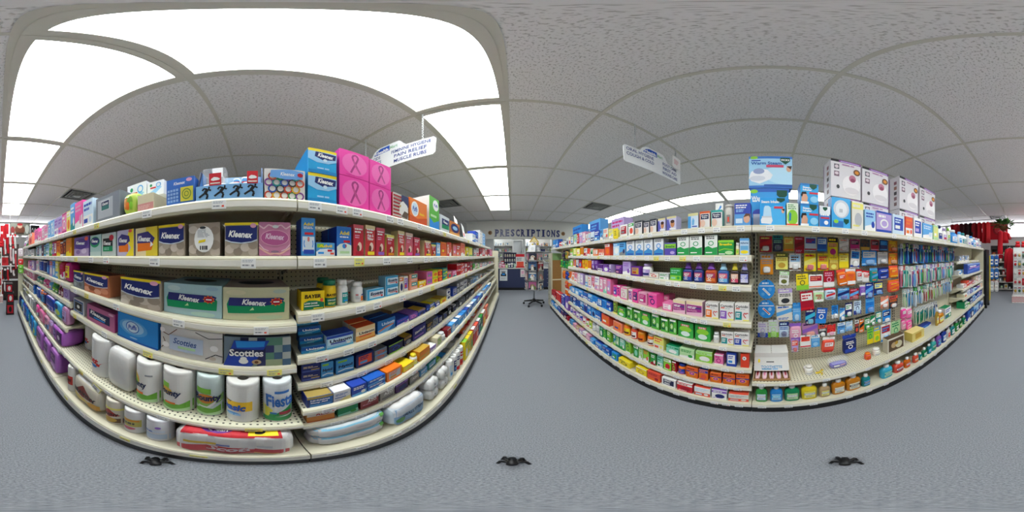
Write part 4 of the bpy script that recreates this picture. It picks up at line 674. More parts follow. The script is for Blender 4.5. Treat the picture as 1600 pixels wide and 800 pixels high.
def generic(code):
    if code in D: return D[code]
    k, cols = code.split(':'); nm, noun, cat, shape = KIND[k]
    cs = (cols.split('/') + [None, None])[:3]; a = cs[0]; b = cs[1] or 'white'; c = cs[2] or ('white' if b != 'white' else 'silver')
    r = random.Random(code); st = r.randrange(5)
    if shape in ('bottle', 'lotion'): pr = [R(.03, .1, .97, .9, b), R(.1, .2, .9, .45, c), B(.15, .55, .85, .8, 2, a if a != b else 'grey')]
    elif shape == 'jug': pr = [R(.1, .12, .9, .85, b), R(.1, .45, .9, .68, c), B(.18, .5, .82, .64, 1, 'white' if c != 'white' else 'navy'), B(.2, .2, .8, .38, 2, 'grey')]
    elif st == 0: pr = [R(0, .72, 1, .94, b), B(.1, .74, .9, .92, 1, a), E_(.55, .35, .32, .24, c), B(.1, .08, .7, .18, 1, b)]
    elif st == 1: pr = [R(.12, .2, .88, .85, b), B(.2, .55, .8, .8, 2, a), R(.2, .28, .6, .45, c)]
    elif st == 2: pr = [('p', [(0, 0), (1, 0), (1, .5), (.6, .3), (0, .2)], b), B(.1, .6, .9, .88, 2, c), E_(.75, .3, .16, .16, c)]
    elif st == 3: pr = [R(0, .9, 1, 1, c), B(.12, .66, .88, .86, 1, b), ('ring', .5, .42, .28, .22, .35, b), R(0, 0, 1, .12, c)]
    else: pr = [R(0, 0, 1, .4, b), B(.1, .55, .9, .9, 2, c), R(.1, .12, .5, .28, c), E_(.76, .22, .14, .12, a)]
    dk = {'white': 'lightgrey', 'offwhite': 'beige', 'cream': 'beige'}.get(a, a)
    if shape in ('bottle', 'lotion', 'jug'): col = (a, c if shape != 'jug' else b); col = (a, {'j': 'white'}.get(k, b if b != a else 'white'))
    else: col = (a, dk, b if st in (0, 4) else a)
    D[code] = dict(short=f'{cw(a)} {noun}', desc=f'{cw(a)} and {cw(b)} {noun}' if a != b else f'plain {cw(a)} {noun}', cat=cat, name=nm, shape=shape, col=col, prims=pr, gen=1)
    return D[code]

# ------------------------------------------------------------------ builders: base centre at the origin, front at y = 0
_mc = {}
def sfront(w, dep, e, v0, v1, spread=.88):
    def f(u, v, o):
        q = (2*u-1)*spread; return (w/2*q, dep/2 - (dep/2)*max(0., 1-abs(q)**e)**(1/e) - o*1.6, v0+(v1-v0)*v)
    return f
def parts_of(code, w, h, dep, small=False):
    key = (code, round(w, 3), round(h, 3), round(dep, 3), small)
    if key in _mc: return _mc[key]
    g = generic(code); sh = g['shape']; c = g['col']; P = []; asp = w/max(h, 1e-4); pr = g['prims']
    if small and g.get('gen'): pr = [q for q in pr if q[0] != 'bars'] + [q for q in pr if q[0] == 'bars'][:1]
    if sh == 'box':
        ch = min(.0018, .03*min(w, h, dep))
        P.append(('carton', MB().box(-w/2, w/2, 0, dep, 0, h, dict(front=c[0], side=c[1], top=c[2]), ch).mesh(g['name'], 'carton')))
        if pr: P.append(('front_print', MB().prims([R(.006, .006, .994, .994, c[0])] + pr, flat(w, h), asp=asp).mesh('front_print', 'ink')))
        if g.get('slot'):
            P.append(('tear_slot', MB().prims([('e', .5, .5, .32, .2, 'charcoal'), ('e', .5, .5, .29, .05, 'black')], lambda u, v, o: ((u-.5)*w, v*dep, h+o)).mesh('tear_slot', 'ink')))
        if g.get('side'):
            for sx in (-1, 1): P.append(('side_print', MB().prims(g['side'], lambda u, v, o: (sx*(w/2+o), (1-u if sx < 0 else u)*dep, v*h)).mesh('side_print', 'ink')))
        if not small and not g.get('slot'):
            P.append(('top_flap', MB().box(-w/2+.002, w/2-.002, .002, .004, h, h+.0006, c[2]).mesh('top_flap', 'carton')))
    elif sh == 'soft':
        p = g.get('p', 4.5); nx = g.get('nx', 1); amp = g.get('amp', 0)
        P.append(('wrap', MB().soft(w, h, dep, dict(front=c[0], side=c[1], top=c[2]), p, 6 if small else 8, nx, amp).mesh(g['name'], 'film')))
        def sf(u, v, o):
            a, b = (2*u-1)*.9, (2*v-1)*.9; y = max(0., 1-abs(a)**p-abs(b)**p)**(1/p); gg = 1-amp*(1-abs(sin(pi*nx*(a+1)/2)))
            return (a*w/2, dep/2 - y*gg*dep/2 - o*2 - .0012, h/2 + b*(gg if nx > 1 else 1)*h/2)
        if pr: P.append(('front_print', MB().prims([R(.04, .04, .96, .96, c[0])] + pr, sf, 2, asp=asp).mesh('front_print', 'ink')))
        if g.get('toplab'):
            def tf(u, v, o):
                a, b = (2*u-1)*.88, -.94+v*1.1; q = max(0., 1-abs(a)**p-abs(b)**p)**(1/p); gg = 1-amp*(1-abs(sin(pi*nx*(a+1)/2)))
                return (a*w/2, b*gg*dep/2+dep/2, h/2+q*gg*h/2+.0015+o*2)
            P.append(('top_print', MB().prims([R(.02, 0, .95, .95, 'c9323c'), E_(.35, .5, .16, .35, '6f3f8f'), R(.65, .1, .92, .7, 'yellow'), E_(.75, .4, .06, .2, 'black'), T('Clean', .36, .45, .2, .3, 'white')], tf, 2).mesh('top_print', 'ink')))
    elif sh == 'roll':
        r = w/2; z = h
        P.append(('wrap', MB().lathe([(r*.9, 0), (r*.985, .002), (r, .008), (r, .016), (r, z-.018), (r, z-.010), (r*.98, z-.003), (r*.93, z), (r*.88, z), (r*.4, z-.002), (r*.36, z-.004), (r*.33, z-.008), (r*.32, z-.03)], c[0], 28, 0, r, cap=True).mesh(g['name'], 'film')))
        P.append(('core_tube', MB().lathe([(r*.31, z-.029), (r*.31, z-.012), (r*.25, z-.012), (r*.25, z-.026)], c[1], 16, 0, r).mesh('core_tube', 'carton')))
        if pr: P.append(('front_print', MB().prims([R(.03, .01, .97, .99, c[0])] + pr, sfront(w, w, 2, .012, h-.02, .96), 1, asp=asp).mesh('front_print', 'ink')))
    elif sh == 'bottle':
        r = w/2; cp = g.get('cap', .2)*h; hb = h-cp; rc = r*g.get('capr', .8)
        P.append(('bottle', MB().lathe([(r*.92, 0), (r, .004), (r, hb*.84), (r*.9, hb*.93), (rc*.9, hb*.97), (rc*.9, hb+.002)], c[0], 20, 0, r).mesh(g['name'], 'plastic')))
        P.append(('cap', MB().lathe([(rc, hb), (rc, h-.003), (rc*.93, h)], c[1], 20, 0, r).mesh('cap', 'plastic')))
        if pr: P.append(('label_print', MB().prims(pr, sfront(w, w, 2, hb*.06, hb*.8, .93), 1, asp=asp).mesh('label_print', 'ink')))
    elif sh == 'syrup':
        r = w/2; hb = h*.66; dd = min(dep, w*.62)
        P.append(('bottle', MB().lathe([(r*.96, 0), (r, .004), (r, hb*.86), (r*.88, hb*.95), (r*.5, hb), (r*.46, hb+.006)], c[0], 24, 0, dd/2, 1, dd/w, e=4).mesh(g['name'], 'liquid')))
        P.append(('cap', MB().lathe([(r*.68, hb+.002), (r*.66, h*.74), (r*.5, h*.82), (r*.46, h-.003), (r*.42, h)], c[1], 20, 0, dd/2, 1, .8 if dd > w*.55 else .7).mesh('cap', 'plastic')))
        P.append(('label_print', MB().prims(pr, sfront(w, dd, 4, .008, hb*.84, .9), 1, asp=asp).mesh('label_print', 'ink')))
    elif sh == 'jug':
        r = w/2; dd = min(dep, w*.6); hb = h*.8
        P.append(('bottle', MB().lathe([(r*.9, 0), (r*.98, .006), (r*.96, hb*.3), (r, hb*.62), (r*.98, hb*.78), (r*.8, hb*.9), (r*.42, hb*.97), (r*.36, hb)], c[0], 24, 0, dd/2, 1, dd/w, e=3.2).mesh(g['name'], 'liquid')))
        P.append(('cap', MB().lathe([(r*.4, hb), (r*.42, hb+.004), (r*.42, h-.004), (r*.36, h)], c[1], 16, 0, dd/2, 1, 1 if dd > r*.9 else .9).mesh('cap', 'plastic')))
        P.append(('label_print', MB().prims(pr, sfront(w, dd*1.02, 3.2, hb*.1, hb*.76, .86), 1, asp=asp).mesh('label_print', 'ink')))
    elif sh == 'lotion':
        r = w/2; dd = min(dep, w*.7); hb = h*.8
        P.append(('bottle', MB().lathe([(r*.93, 0), (r, .004), (r*.98, hb*.6), (r*.9, hb*.85), (r*.55, hb*.97), (r*.4, hb)], c[0], 18, 0, dd/2, 1, dd/w, e=2.6).mesh(g['name'], 'plastic')))
        P.append(('cap', MB().lathe([(r*.5, hb-.001), (r*.48, h-.004), (r*.4, h)], c[1], 14, 0, dd/2, 1, .9).mesh('cap', 'plastic')))
        P.append(('label_print', MB().prims(pr, sfront(w, dd, 2.6, hb*.1, hb*.66, .85), 1, asp=asp).mesh('label_print', 'ink')))
    _mc[key] = P; return P

# ------------------------------------------------------------------ placing goods on the shelves
BAYN = dict(L0='red-end bay', L1='purple-pack bay', L2='tissue bay', L3='aspirin bay', L4='antacid bay', L5='remedy bay', L6='counter-end bay', R0='brown-end bay', R1='vitamin bay', R2='syrup bay', R3='floss bay', R4='toothbrush bay', R5='denture bay')
LEV = {}
for (b_, z_) in SH: LEV.setdefault(b_, []).append(z_)
for b_ in LEV: LEV[b_].sort(reverse=True)
def bay_at(side, y):
    best = None
    for k, (e, s, yc) in BAYS.items():
        if s == side and (best is None or abs(y-yc) < abs(y-BAYS[best][2])): best = k
    return best
_o10 = ['', 'first', 'second', 'third', 'fourth', 'fifth', 'sixth', 'seventh', 'eighth', 'ninth', 'tenth', 'eleventh', 'twelfth', 'thirteenth', 'fourteenth', 'fifteenth', 'sixteenth', 'seventeenth', 'eighteenth', 'nineteenth', 'twentieth']
def nth(n):
    if n <= 20: return _o10[n]
    t, u = divmod(n, 10)
    if u == 0: return ['', '', 'twentieth', 'thirtieth', 'fortieth', 'fiftieth', 'sixtieth', 'seventieth', 'eightieth', 'ninetieth', 'hundredth'][t]
    return ['', '', 'twenty-', 'thirty-', 'forty-', 'fifty-', 'sixty-', 'seventy-', 'eighty-', 'ninety-', 'hundred-'][t] + _o10[u]
REC = []                                   # every placed good: dict(obj, code, phrase, order, z)
def put(code, side, lx, ly, z, w, h, dep, phrase, small=False, rz=0.0, extra=None, tilt=0.0):
    g = generic(code); P = parts_of(code, w, h, dep, small)
    loc = toworld(side, lx, ly, z)
    if small and len(P) <= 2:
        o = link(g['name'], P[0][1], None, loc, SIDE[side]+rz)
        for nm, me in P[1:]: link(nm, me, o)
    else:
        o = empty(g['name'], None, None, loc, SIDE[side]+rz)
        for nm, me in P: link(nm, me, o)
    o['category'] = g['cat']
    REC.append(dict(o=o, code=code, ph=phrase, lx=lx, z=z, extra=extra))
    return o
def shelfinfo(side, wy, z):
    b = bay_at(side, wy); zz = min(LEV[b], key=lambda q: abs(q-z)); _, _, dd = SH[(b, zz)]
    n = LEV[b].index(zz)+1
    lev = 'top shelf' if n == 1 and zz > 1.4 else 'base shelf' if zz == LEV[b][-1] else nth(n if LEV[b][0] > 1.4 else n+1) + ' shelf'
    bb = BAYS[b]
    lim = 1.18 if side == 'R' else .88
    return b, zz, dd, f'{BAYN[b]} {lev}', lim
def px_lx(side, x, ly):                     # aisle coordinate of a column of the photograph on the plane at depth ly
    a = az(x); return ly*tan(a + pi/2) if side == 'L' else ly*tan(a - pi/2)
def row(side, z, text, rec=.015, dep=.11):
    items = []
    for line in text.strip().splitlines():
        p = line.split()
        if len(p) < 4: continue
        x0, x1, y0 = float(p[0]), float(p[1]), float(p[2]); op = dict(q.split('=') for q in p[4:])
        rc = float(op.get('rec', rec)); dp = float(op.get('dep', dep))
        ly = (.505 if side == 'L' else .91) + rc
        mid = px_lx(side, (x0+x1)/2, ly); wy = mid if side == 'L' else -mid
        for _ in range(3):
            b, zz, dd, ph, lim = shelfinfo(side, wy, z)
            ly = dd + rc; mid = px_lx(side, (x0+x1)/2, ly); wy = mid if side == 'L' else -mid
        a, c = px_lx(side, x0, ly), px_lx(side, x1, ly)
        hz = sqrt(ly*ly + ((a+c)/2)**2)
        z0 = zz + float(op.get('z', 0)) + .0006
        top = H + tan(el(y0))*hz
        if 'y1' in op: z0 = H + tan(el(float(op['y1'])))*hz
        up = [v for v in LEV[b] if v > zz+.01]
        if up: top = min(top, min(up) - (.048 if ly < SH[(b, min(up))][2]+.024 else .022))
        h = max(.012, top - z0)
        bc, bw = BAYS[b][2]*(1 if side == 'L' else -1), (.43 if b == 'L6' else .61) - .018
        sft = max(0, bc-bw-a) - max(0, c-bc-bw)
        if zz > 1.4 and not op.get('in'): pass
        elif abs(sft) < .06: a += sft; c += sft
        else: a = max(a, bc-bw); c = min(c, bc+bw)
        items.append(dict(a=a, c=c, ly=ly, z=z0, h=h, dep=min(dp, lim-ly-.02), code=p[3], ph=ph, n=int(op.get('n', 1)), rep=int(op.get('rep', 1)), lean=float(op.get('lean', 0)), hz=hz, r=int(op.get('r', 0)), lift='y1' in op or 'z' in op))
    base = sorted([q for q in items if not q['lift']], key=lambda q: q['a'])
    for q, t in zip(base, base[1:]):
        if q['c'] > t['a']-.001 and not (q['ly']+q['dep'] < t['ly'] or t['ly']+t['dep'] < q['ly']):
            m = (q['c']+t['a'])/2
            if m-.001 > q['a']+.008 and m+.001 < t['c']-.008: q['c'] = m-.001; t['a'] = m+.001
            else: t['a'] = q['c']+.001; t['c'] = max(t['c'], t['a']+.02)
    for q in items:
        W = (q['c']-q['a'])/q['rep']
        for k in range(q['rep']):
            w = W - (.002 if q['rep'] > 1 else .001); lx = q['a'] + W*(k+.5)
            sh = generic(q['code'])['shape']
            dp = q['dep'] if sh in ('box', 'soft') else w
            for n in range(q['n']):
                for rr in range(q['r']+1):
                    put(q['code'], side, lx, q['ly'] + n*q['lean'] + rr*(dp+.004), q['z'] + n*(q['h']/q['n']), w, q['h']/q['n']-.0008, dp, q['ph'], small=w/q['hz']*254*(q['ly']/q['hz']) < 9,
                        extra=(None if q['r'] == 0 else ('front' if rr == 0 else 'rear')) if q['n'] == 1 else (('lower' if n == 0 else 'upper') if q['n'] == 2 else ('bottom' if n == 0 else 'top' if n == q['n']-1 else nth(n+1)+' from below')))
def fill(side, z, wy0, wy1, codes, w=(.05, .08), h=(.07, .11), dep=.09, rec=.015, gap=.006, n=None, stack=(1, 1)):
    """goods lined up edge to edge along a shelf between two aisle positions (world Y)"""
    codes = codes.split()
    y = min(wy0, wy1); y1 = max(wy0, wy1)
    prev = None; left = 0; k = 0
    while True:
        b, zz, dd, ph, lim = shelfinfo(side, y, z)
        if left <= 0:
            prev = codes[k % len(codes)]; k += 1; left = RNG.choice((1, 1, 2, 2, 3)) if n is None else n
            cw_, chh = RNG.uniform(*w), RNG.uniform(*h); st = RNG.randint(*stack)
        if y+cw_ > y1: break
        ly = dd+rec+RNG.uniform(0, .012)
        yc = y+cw_/2; lx = yc if side == 'L' else -yc
        hz = sqrt(ly*ly+lx*lx); sh = generic(prev)['shape']; dp = min(dep, lim-ly-.02) if sh in ('box', 'soft') else cw_
        ebay = shelfinfo(side, yc, z)
        if abs(ebay[1]-zz) > .001 or ebay[0] != b:
            # do not straddle two bays
            e = BAYS[b]; y = max(y+.004, [q for q in ([J-3.66+1.22*i for i in range(8)] if side == 'L' else [K-3.66+1.22*i for i in range(8)]) if q > y-.02][0]+.006); continue
        for s_ in range(st):
            put(prev, side, lx, ly, zz+.0006+s_*chh, cw_-.001, chh-.0008, dp, ph, small=True, extra=None if st == 1 else ('lower' if s_ == 0 else 'upper' if s_ == st-1 else 'middle'))
        y += cw_+gap*RNG.random()+.001; left -= 1
def finish_labels():
    by = {}
    for r in REC: by.setdefault(r['ph'], []).append(r)
    used = set()
    nw = lambda s: len(s.split())
    for ph, L in by.items():
        L.sort(key=lambda r: (round(r['lx'], 3), r['z']))
        for i, r in enumerate(L):
            g = generic(r['code']); ds = g['desc'].replace(', %s', '').replace(' %s', '')
            if r['extra']: ds = r['extra'] + ' ' + ds
            pv = next((generic(q['code'])['short'] for q in reversed(L[:i]) if q['code'] != r['code'] and abs(q['lx']-r['lx']) > .012), None)
            pvd = i and generic(L[i-1]['code'])['short']
            nx = next((generic(q['code'])['short'] for q in L[i+1:] if q['code'] != r['code'] and q['lx']-r['lx'] > .012), None)
            same = [q for q in L if q['code'] == r['code'] and q['extra'] == r['extra']]
            k = same.index(r)+1
            cand = []
            loc = f' on {ph}'
            if len(same) == 1:
                cand += [ds + loc]
                if nw(cand[0]) < 12 and pv: cand.insert(0, f'{ds} right of {pv}{loc}')
            else:
                if pv and pvd == pv: cand.append(f'{ds} just right of {pv}{loc}')
                cand += [f'{ds}, {nth(k)} from left{loc}', f'{ds}, {nth(k)} of {len(same)}{loc}']
            cand += [f'{ds}, {nth(i+1)} item from left{loc}', f'{ds} number {i+1} along {ph}']
            for s in cand:
                if s not in used and 4 <= nw(s) <= 16: break
            else:
                s = f'{g["short"]}, {nth(i+1)} item from left{loc}'
            used.add(s); r['o']['label'] = s; r['o']['group'] = f'goods on the {ph}'

# ------------------------------------------------------------------ goods, tissue side (columns and tops read off the photograph, turned into metres on each shelf's own front)
row('L', 1.46, '''
36 41 373 b:white/lavender/pink
41 45 368 x:white/green/purple
45 50 365 x:salmon/white/red
54 60 358 x:hotpink/white/magenta
60 64 361 x:pink/white/hotpink
65 70 353 x:rose/white/pink
70 75 352 x:rose/white/hotpink
75 79.5 346 x:sky/white/lightblue
79.5 85 344 x:lightblue/white/sky
85 91 341 x:lavender/white/violet
91 97 338 x:lavender/pink/violet
97 104 333 x:pink/white/magenta
104 110 330 x:lemon/white/orange
110 117 318 x:sky/teal/white
117 129 315 x:hotpink/white/rose
130 145 312 x:paleblue/white/royal
150 187 304 greybox dep=.17
190 213 300 silkpack dep=.1
215 240 303 bookbox dep=.2
199 229 287 whitered z=.07 dep=.11 rec=.1
230 256 283 whitered z=.1 dep=.12 rec=.1
260 304 278 kblue_pat dep=.11
413 477 264 kring dep=.11
481 526 234 kbluebox n=2 dep=.2
530 577 238 pinkribbon n=2 dep=.12 rec=.02
577 611 255 pinkribbon n=2 dep=.12 rec=.02
614 638 304 flagbox dep=.12
640 667 314 puffs_o dep=.12
671 686 309 puffs_g dep=.24
688 702 338 blueinv dep=.12
703 718 348 orangeblue dep=.12
738 743 366 x:white/blue/sky
743 747 362 x:royal/white/sky
750 754 361 x:white/lightgrey/silver
754 758 365 x:sky/white/lightblue
''', dep=.12)
row('L', 1.27, '''
36 40 390 x:lightgrey/silver/grey
40 44 389 x:silver/grey/white
44 49 390 x:lightgrey/grey/teal
49 53 389 x:silver/white/grey
55 58 386 x:lightblue/white/teal
58 61 385 x:plum/white/teal
61 65 382 x:paleblue/teal/white
65 68.5 383 x:maroon/plum/white
68.5 72 383 x:teal/white/sky
72 77 378 x:lightblue/white/teal
77 81.5 376 x:lime/green/white
81.5 84.5 378 x:violet/white/red
84.5 88.5 376 x:red/white/coral
88.5 94 373 x:orange/yellow/red
94.5 99 378 x:darkred/orange/white
99 104 375 x:maroon/orange/grey
104.5 114.5 371 x:amber/yellow/orange
116 139 370 kcube_purple
141 158 367 kcube_teal
159 181 364 kcube_black
183 209 359 kcube_orange
212 246 355 kcube_yellow
248 289 350.5 kcube_taupe
295 344 348 kcube_oval
351 404 347.5 kcube_taupe
412 462 347 kcube_pink
467 491 340 advil_tall dep=.07
492 523 379 advil_small dep=.07
526 549 354 advil_blue dep=.07 r=1
552 568 351 red_a dep=.05
571 586 352 red_b dep=.05
588 601 356 red_c dep=.05
604 616 367 red_d dep=.05
622 632 361 red_b dep=.05
634 645 364 red_e dep=.05
646.5 656 371 red_c dep=.05
663.5 673 376 red_b dep=.05
674 681 382 red_d dep=.05
682 688 379 m:sky/white/lightblue
689 697 378 m:orange/coral/yellow
698.5 703 379 m:salmon/white/red
703.5 707.5 379 m:coral/white/salmon
708 713 382 m:salmon/pink/white
713.5 719 382 m:coral/salmon/white
720 726.5 380 m:salmon/white/coral
728 732 386 m:yellow/olive/white
733 738 386 m:lemon/yellow/green
740 744 389 m:grey/white/red
744.5 748 388 m:white/red/grey
748.5 753 388 m:crimson/white/grey
753.5 757.5 388 m:red/white/pink
758 761 389 m:white/coral/red
762 765 389 m:red/white/navy
766 769 390 m:pink/white/red
''', dep=.105)
row('L', 1.05, '''
44 46.5 407 x:pink/white/magenta
46.5 49.5 408 x:violet/pink/white
49.5 53 407 x:lavender/white/pink
55.5 58 407 x:white/pink/silver
58 61 405 x:lightgrey/white/pink
61 66 405 h:royal/sky/white
66.5 72 407 h:navy/royal/white
72.5 77 407 h:blue/navy/sky
77.5 81.5 407 x:lavender/orange/white
82 86 408 x:sky/royal/white
86.5 91 407 x:lemon/sky/white
92 100.5 406 h:crimson/white/magenta
101 109.5 407 h:magenta/yellow/crimson
114.5 130 423 klong_grey dep=.14
132 170 428 klong_orange dep=.12
189 252 435 klong_taupe dep=.12
255.5 349.5 444 klong_blue dep=.2 rec=.03
353 460 449 klong_cream dep=.2 rec=.03
463 503 455 bayer dep=.06
506 529.5 438 bayer_b r=1
530.5 547 437.5 wbottle
554.5 571 441 wbottle_o r=1
573.5 600 451 ecotrin dep=.05
602.5 622 431 ecotrin dep=.05 n=2
624 630 432 m:offwhite/orange/navy
631 637.5 431 m:offwhite/violet/coral
639.5 652.5 428 salmonteal n=2
654 665.5 438 m:yellow/orange/white
667 675.5 424 m:pink/violet/lime n=2
676 684 422 m:yellow/lime/orange n=2
684.5 691 421 m:red/yellow/orange n=2
692 699 419 m:teal/lime/yellow n=2
699.5 705.5 424 m:coral/lightgrey/teal
706 712 423 m:pink/teal/white
714 719.5 412 m:red/white/crimson n=2
720 725 411 m:coral/rose/white n=2
725.5 730 411 m:crimson/white/rose n=2
730.5 734 410 m:red/white/navy n=2
734.5 738 409 m:darkred/white/red n=2
739 742 412 m:green/white/lime
742.5 746 411 m:white/green/red n=2
746.5 750 411 m:palegreen/white/green
750.5 753 411 m:white/pink/red
754 757 410 m:lightgrey/white/blue
758 760.5 410 m:white/sky/red
761.5 764 409 m:silver/white/navy
764.5 767 409 m:rose/white/red
768 770 408.5 m:white/blue/red
''', dep=.1)
row('L', .9, '''
36 39 420 x:rose/white/pink
39.5 42 421 x:pink/white/rose
42.5 46 423 x:rose/white/coral
46.5 50 424 x:pink/white/magenta
50.5 54 425 x:rose/pink/white
56 59.5 428 b:teal/white/green
60 65 430 b:emerald/white/lime
66.5 70.5 433 b:hotpink/white/magenta
71 75 434 b:pink/magenta/white
75.5 79.5 436 b:sky/white/hotpink
80.5 85 437 b:green/lime/white
85.5 89.5 437 b:darkgreen/lime/white
90.5 94 440 b:maroon/rose/white
94.5 98 441 b:darkred/white/rose
99 108.5 442 x:lavender/violet/white
108 131 466 frame_tissue dep=.13
136 179 482 klong_pink dep=.12
184 247 495 puffs dep=.12
251 348 515 scot_white dep=.13
353.5 458 527 scot_plaid dep=.14
466 505 506 unisom_st n=4 lean=.022 dep=.045
510 552 522 unisom_w dep=.06
556 586 509 unisom_o dep=.05 r=1
590 617.5 498 unisom_b dep=.05 r=1
619.5 638.5 497 m:royal/white/violet
612 630 483 m:tan/beige/kraft rec=.14
640 652.5 489 m:violet/pink/navy
653.5 664.5 483 m:royal/gold/navy
666 671 476 m:navy/royal/sky r=1
671.5 679 474 m:blue/yellow/white
680 687 470 m:royal/lemon/white
688.5 697.5 465 m:yellow/gold/orange
698 703.5 451 m:white/grey/navy n=2
704.5 712 450 m:royal/silver/navy
713 718 442 m:grey/white/charcoal n=2
719 724 440 m:silver/charcoal/white n=2
724.5 730 437 m:lightgrey/grey/navy n=2
731 734 441 m:charcoal/silver/white
735 739 436 m:grey/sky/white
739.5 743 434 m:sky/white/grey
743.5 747 432 m:lightblue/white/navy
747.5 750 433 m:white/grey/sky
750.5 753 428 m:white/silver/orange
753.5 756 429 m:charcoal/grey/white
756.5 759 427 m:silver/white/red
759.5 762 427 m:white/navy/silver
763 766 424 m:grey/white/navy
767 770 421 m:white/lightgrey/blue
''', dep=.09)
row('L', .72, '''
36 39.5 437 x:charcoal/white/tan
40 44 441 x:brown/white/grey
45 50 445 x:white/lightgrey/charcoal
51.5 56 443 h:blue/sky/white
56.5 61.5 445 h:royal/sky/white
62 66 450 h:sky/orange/navy
66.5 70.5 452 h:navy/sky/orange
71 83 453 h:royal/lavender/navy
83.5 95 468 bluepack dep=.1
96 111 478 h:mauve/lavender/plum
466 497.5 569 excedrin n=2 dep=.06
500.5 521 566 nytol dep=.06
525 553 560 nytol dep=.06
556.5 584 551 m:navy/coral/sky dep=.06
585.5 604.5 545 m:grey/coral/sky dep=.06 n=2
607.5 629.5 535 m:ink/royal/lime dep=.06
631.5 643 525 m:ink/gold/grey
645 665.5 508 zzquil dep=.06
667 676 503 m:charcoal/grey/gold
677 684.5 496 m:grey/charcoal/royal
685.5 691 494 m:navy/silver/grey
692.5 699 488 m:charcoal/royal/grey
700 705 480 m:black/grey/white
705.5 710.5 477 m:charcoal/white/navy
711.5 716 472 m:black/silver/charcoal
717 722 468 m:charcoal/grey/white
722.5 727 464 m:grey/charcoal/black
728 732 460 m:black/charcoal/silver
732.5 736 457 m:charcoal/silver/black
736.5 741 453 m:grey/black/white
742 745.5 449 m:tan/kraft/orange
746 749 447 m:orange/tan/white
749.5 752.5 445 m:salmon/white/tan
753 756 443 m:silver/white/coral
756.5 760 441 m:white/coral/grey
760.5 764 438 m:lightgrey/red/white
764.5 768 434 m:white/silver/sky
''', dep=.075)
row('L', .61, '''
466 513 614 neph dep=.06
517 548 603 flexbox dep=.07
550 573 599 m:royal/sky/white
574.5 602 589 m:blue/sky/white dep=.05 n=2
604.5 628 576 m:orange/silver/amber
630.5 648 568 m:yellow/lemon/orange
622 640 553 m:lightblue/charcoal/silver rec=.12
645.5 654 552 p:white/yellow/lemon
655.5 671.5 541 m:amber/gold/orange
673 681.5 540 m:lavender/white/violet
683 690 525 m:beige/lime/white
691.5 697.5 520 p:white/lightgrey/silver
699 705 513 m:darkred/coral/white
706 711 505 m:sky/white/lightblue
711.5 716 500 m:azure/white/sky
716.5 720.5 494 m:sky/white/azure
721 725 490 m:azure/lightblue/white
725.5 729 485 m:sky/azure/white
729.5 733 478 m:royal/sky/white
733.5 737 474 m:sky/white/blue
737.5 741 467 m:blue/white/sky
741.5 745 464 m:lightblue/azure/white
745.5 749 460 m:royal/white/sky
749.5 752.5 457 m:sky/lightblue/royal
753 756 453 m:blue/white/azure
756.5 760 450 m:white/sky/blue
760.5 763.5 447 m:azure/white/royal
764 767 443 m:sky/white/blue
''', dep=.08)
row('L', .475, '''
477 521 643 azo_o dep=.07
528 559.5 633 m:emerald/mint/green dep=.07
563.5 591.5 621 azo dep=.07
594 616.5 608 azo_g dep=.07
618.5 637.5 595 m:plum/violet/navy dep=.07
640.5 655 586 azo_g dep=.07
657 667.5 576 m:sky/lightblue/white
669 681.5 563 m:teal/lightblue/white
682.5 688 560 m:lime/palegreen/white
690 696 556 m:azure/royal/white
697 702.5 548 m:grey/silver/white
704 709.5 540 m:lightgrey/navy/white
711 715.5 530 m:silver/grey/white
717 721 525 m:charcoal/silver/white
722 726.5 515 m:coral/orange/white
727 731 510 m:salmon/coral/white
731.5 735.5 503 m:red/salmon/white
736 739.5 498 m:tan/coral/white
740 743.5 492 m:coral/white/red
744 747.5 486 m:orange/white/coral
748 751 481 m:grey/white/coral
751.5 754.5 476 m:white/red/grey
755 758 470 m:silver/white/red
758.5 762 465 m:red/white/silver
762.5 766 458 m:white/orange/red
''', dep=.085)
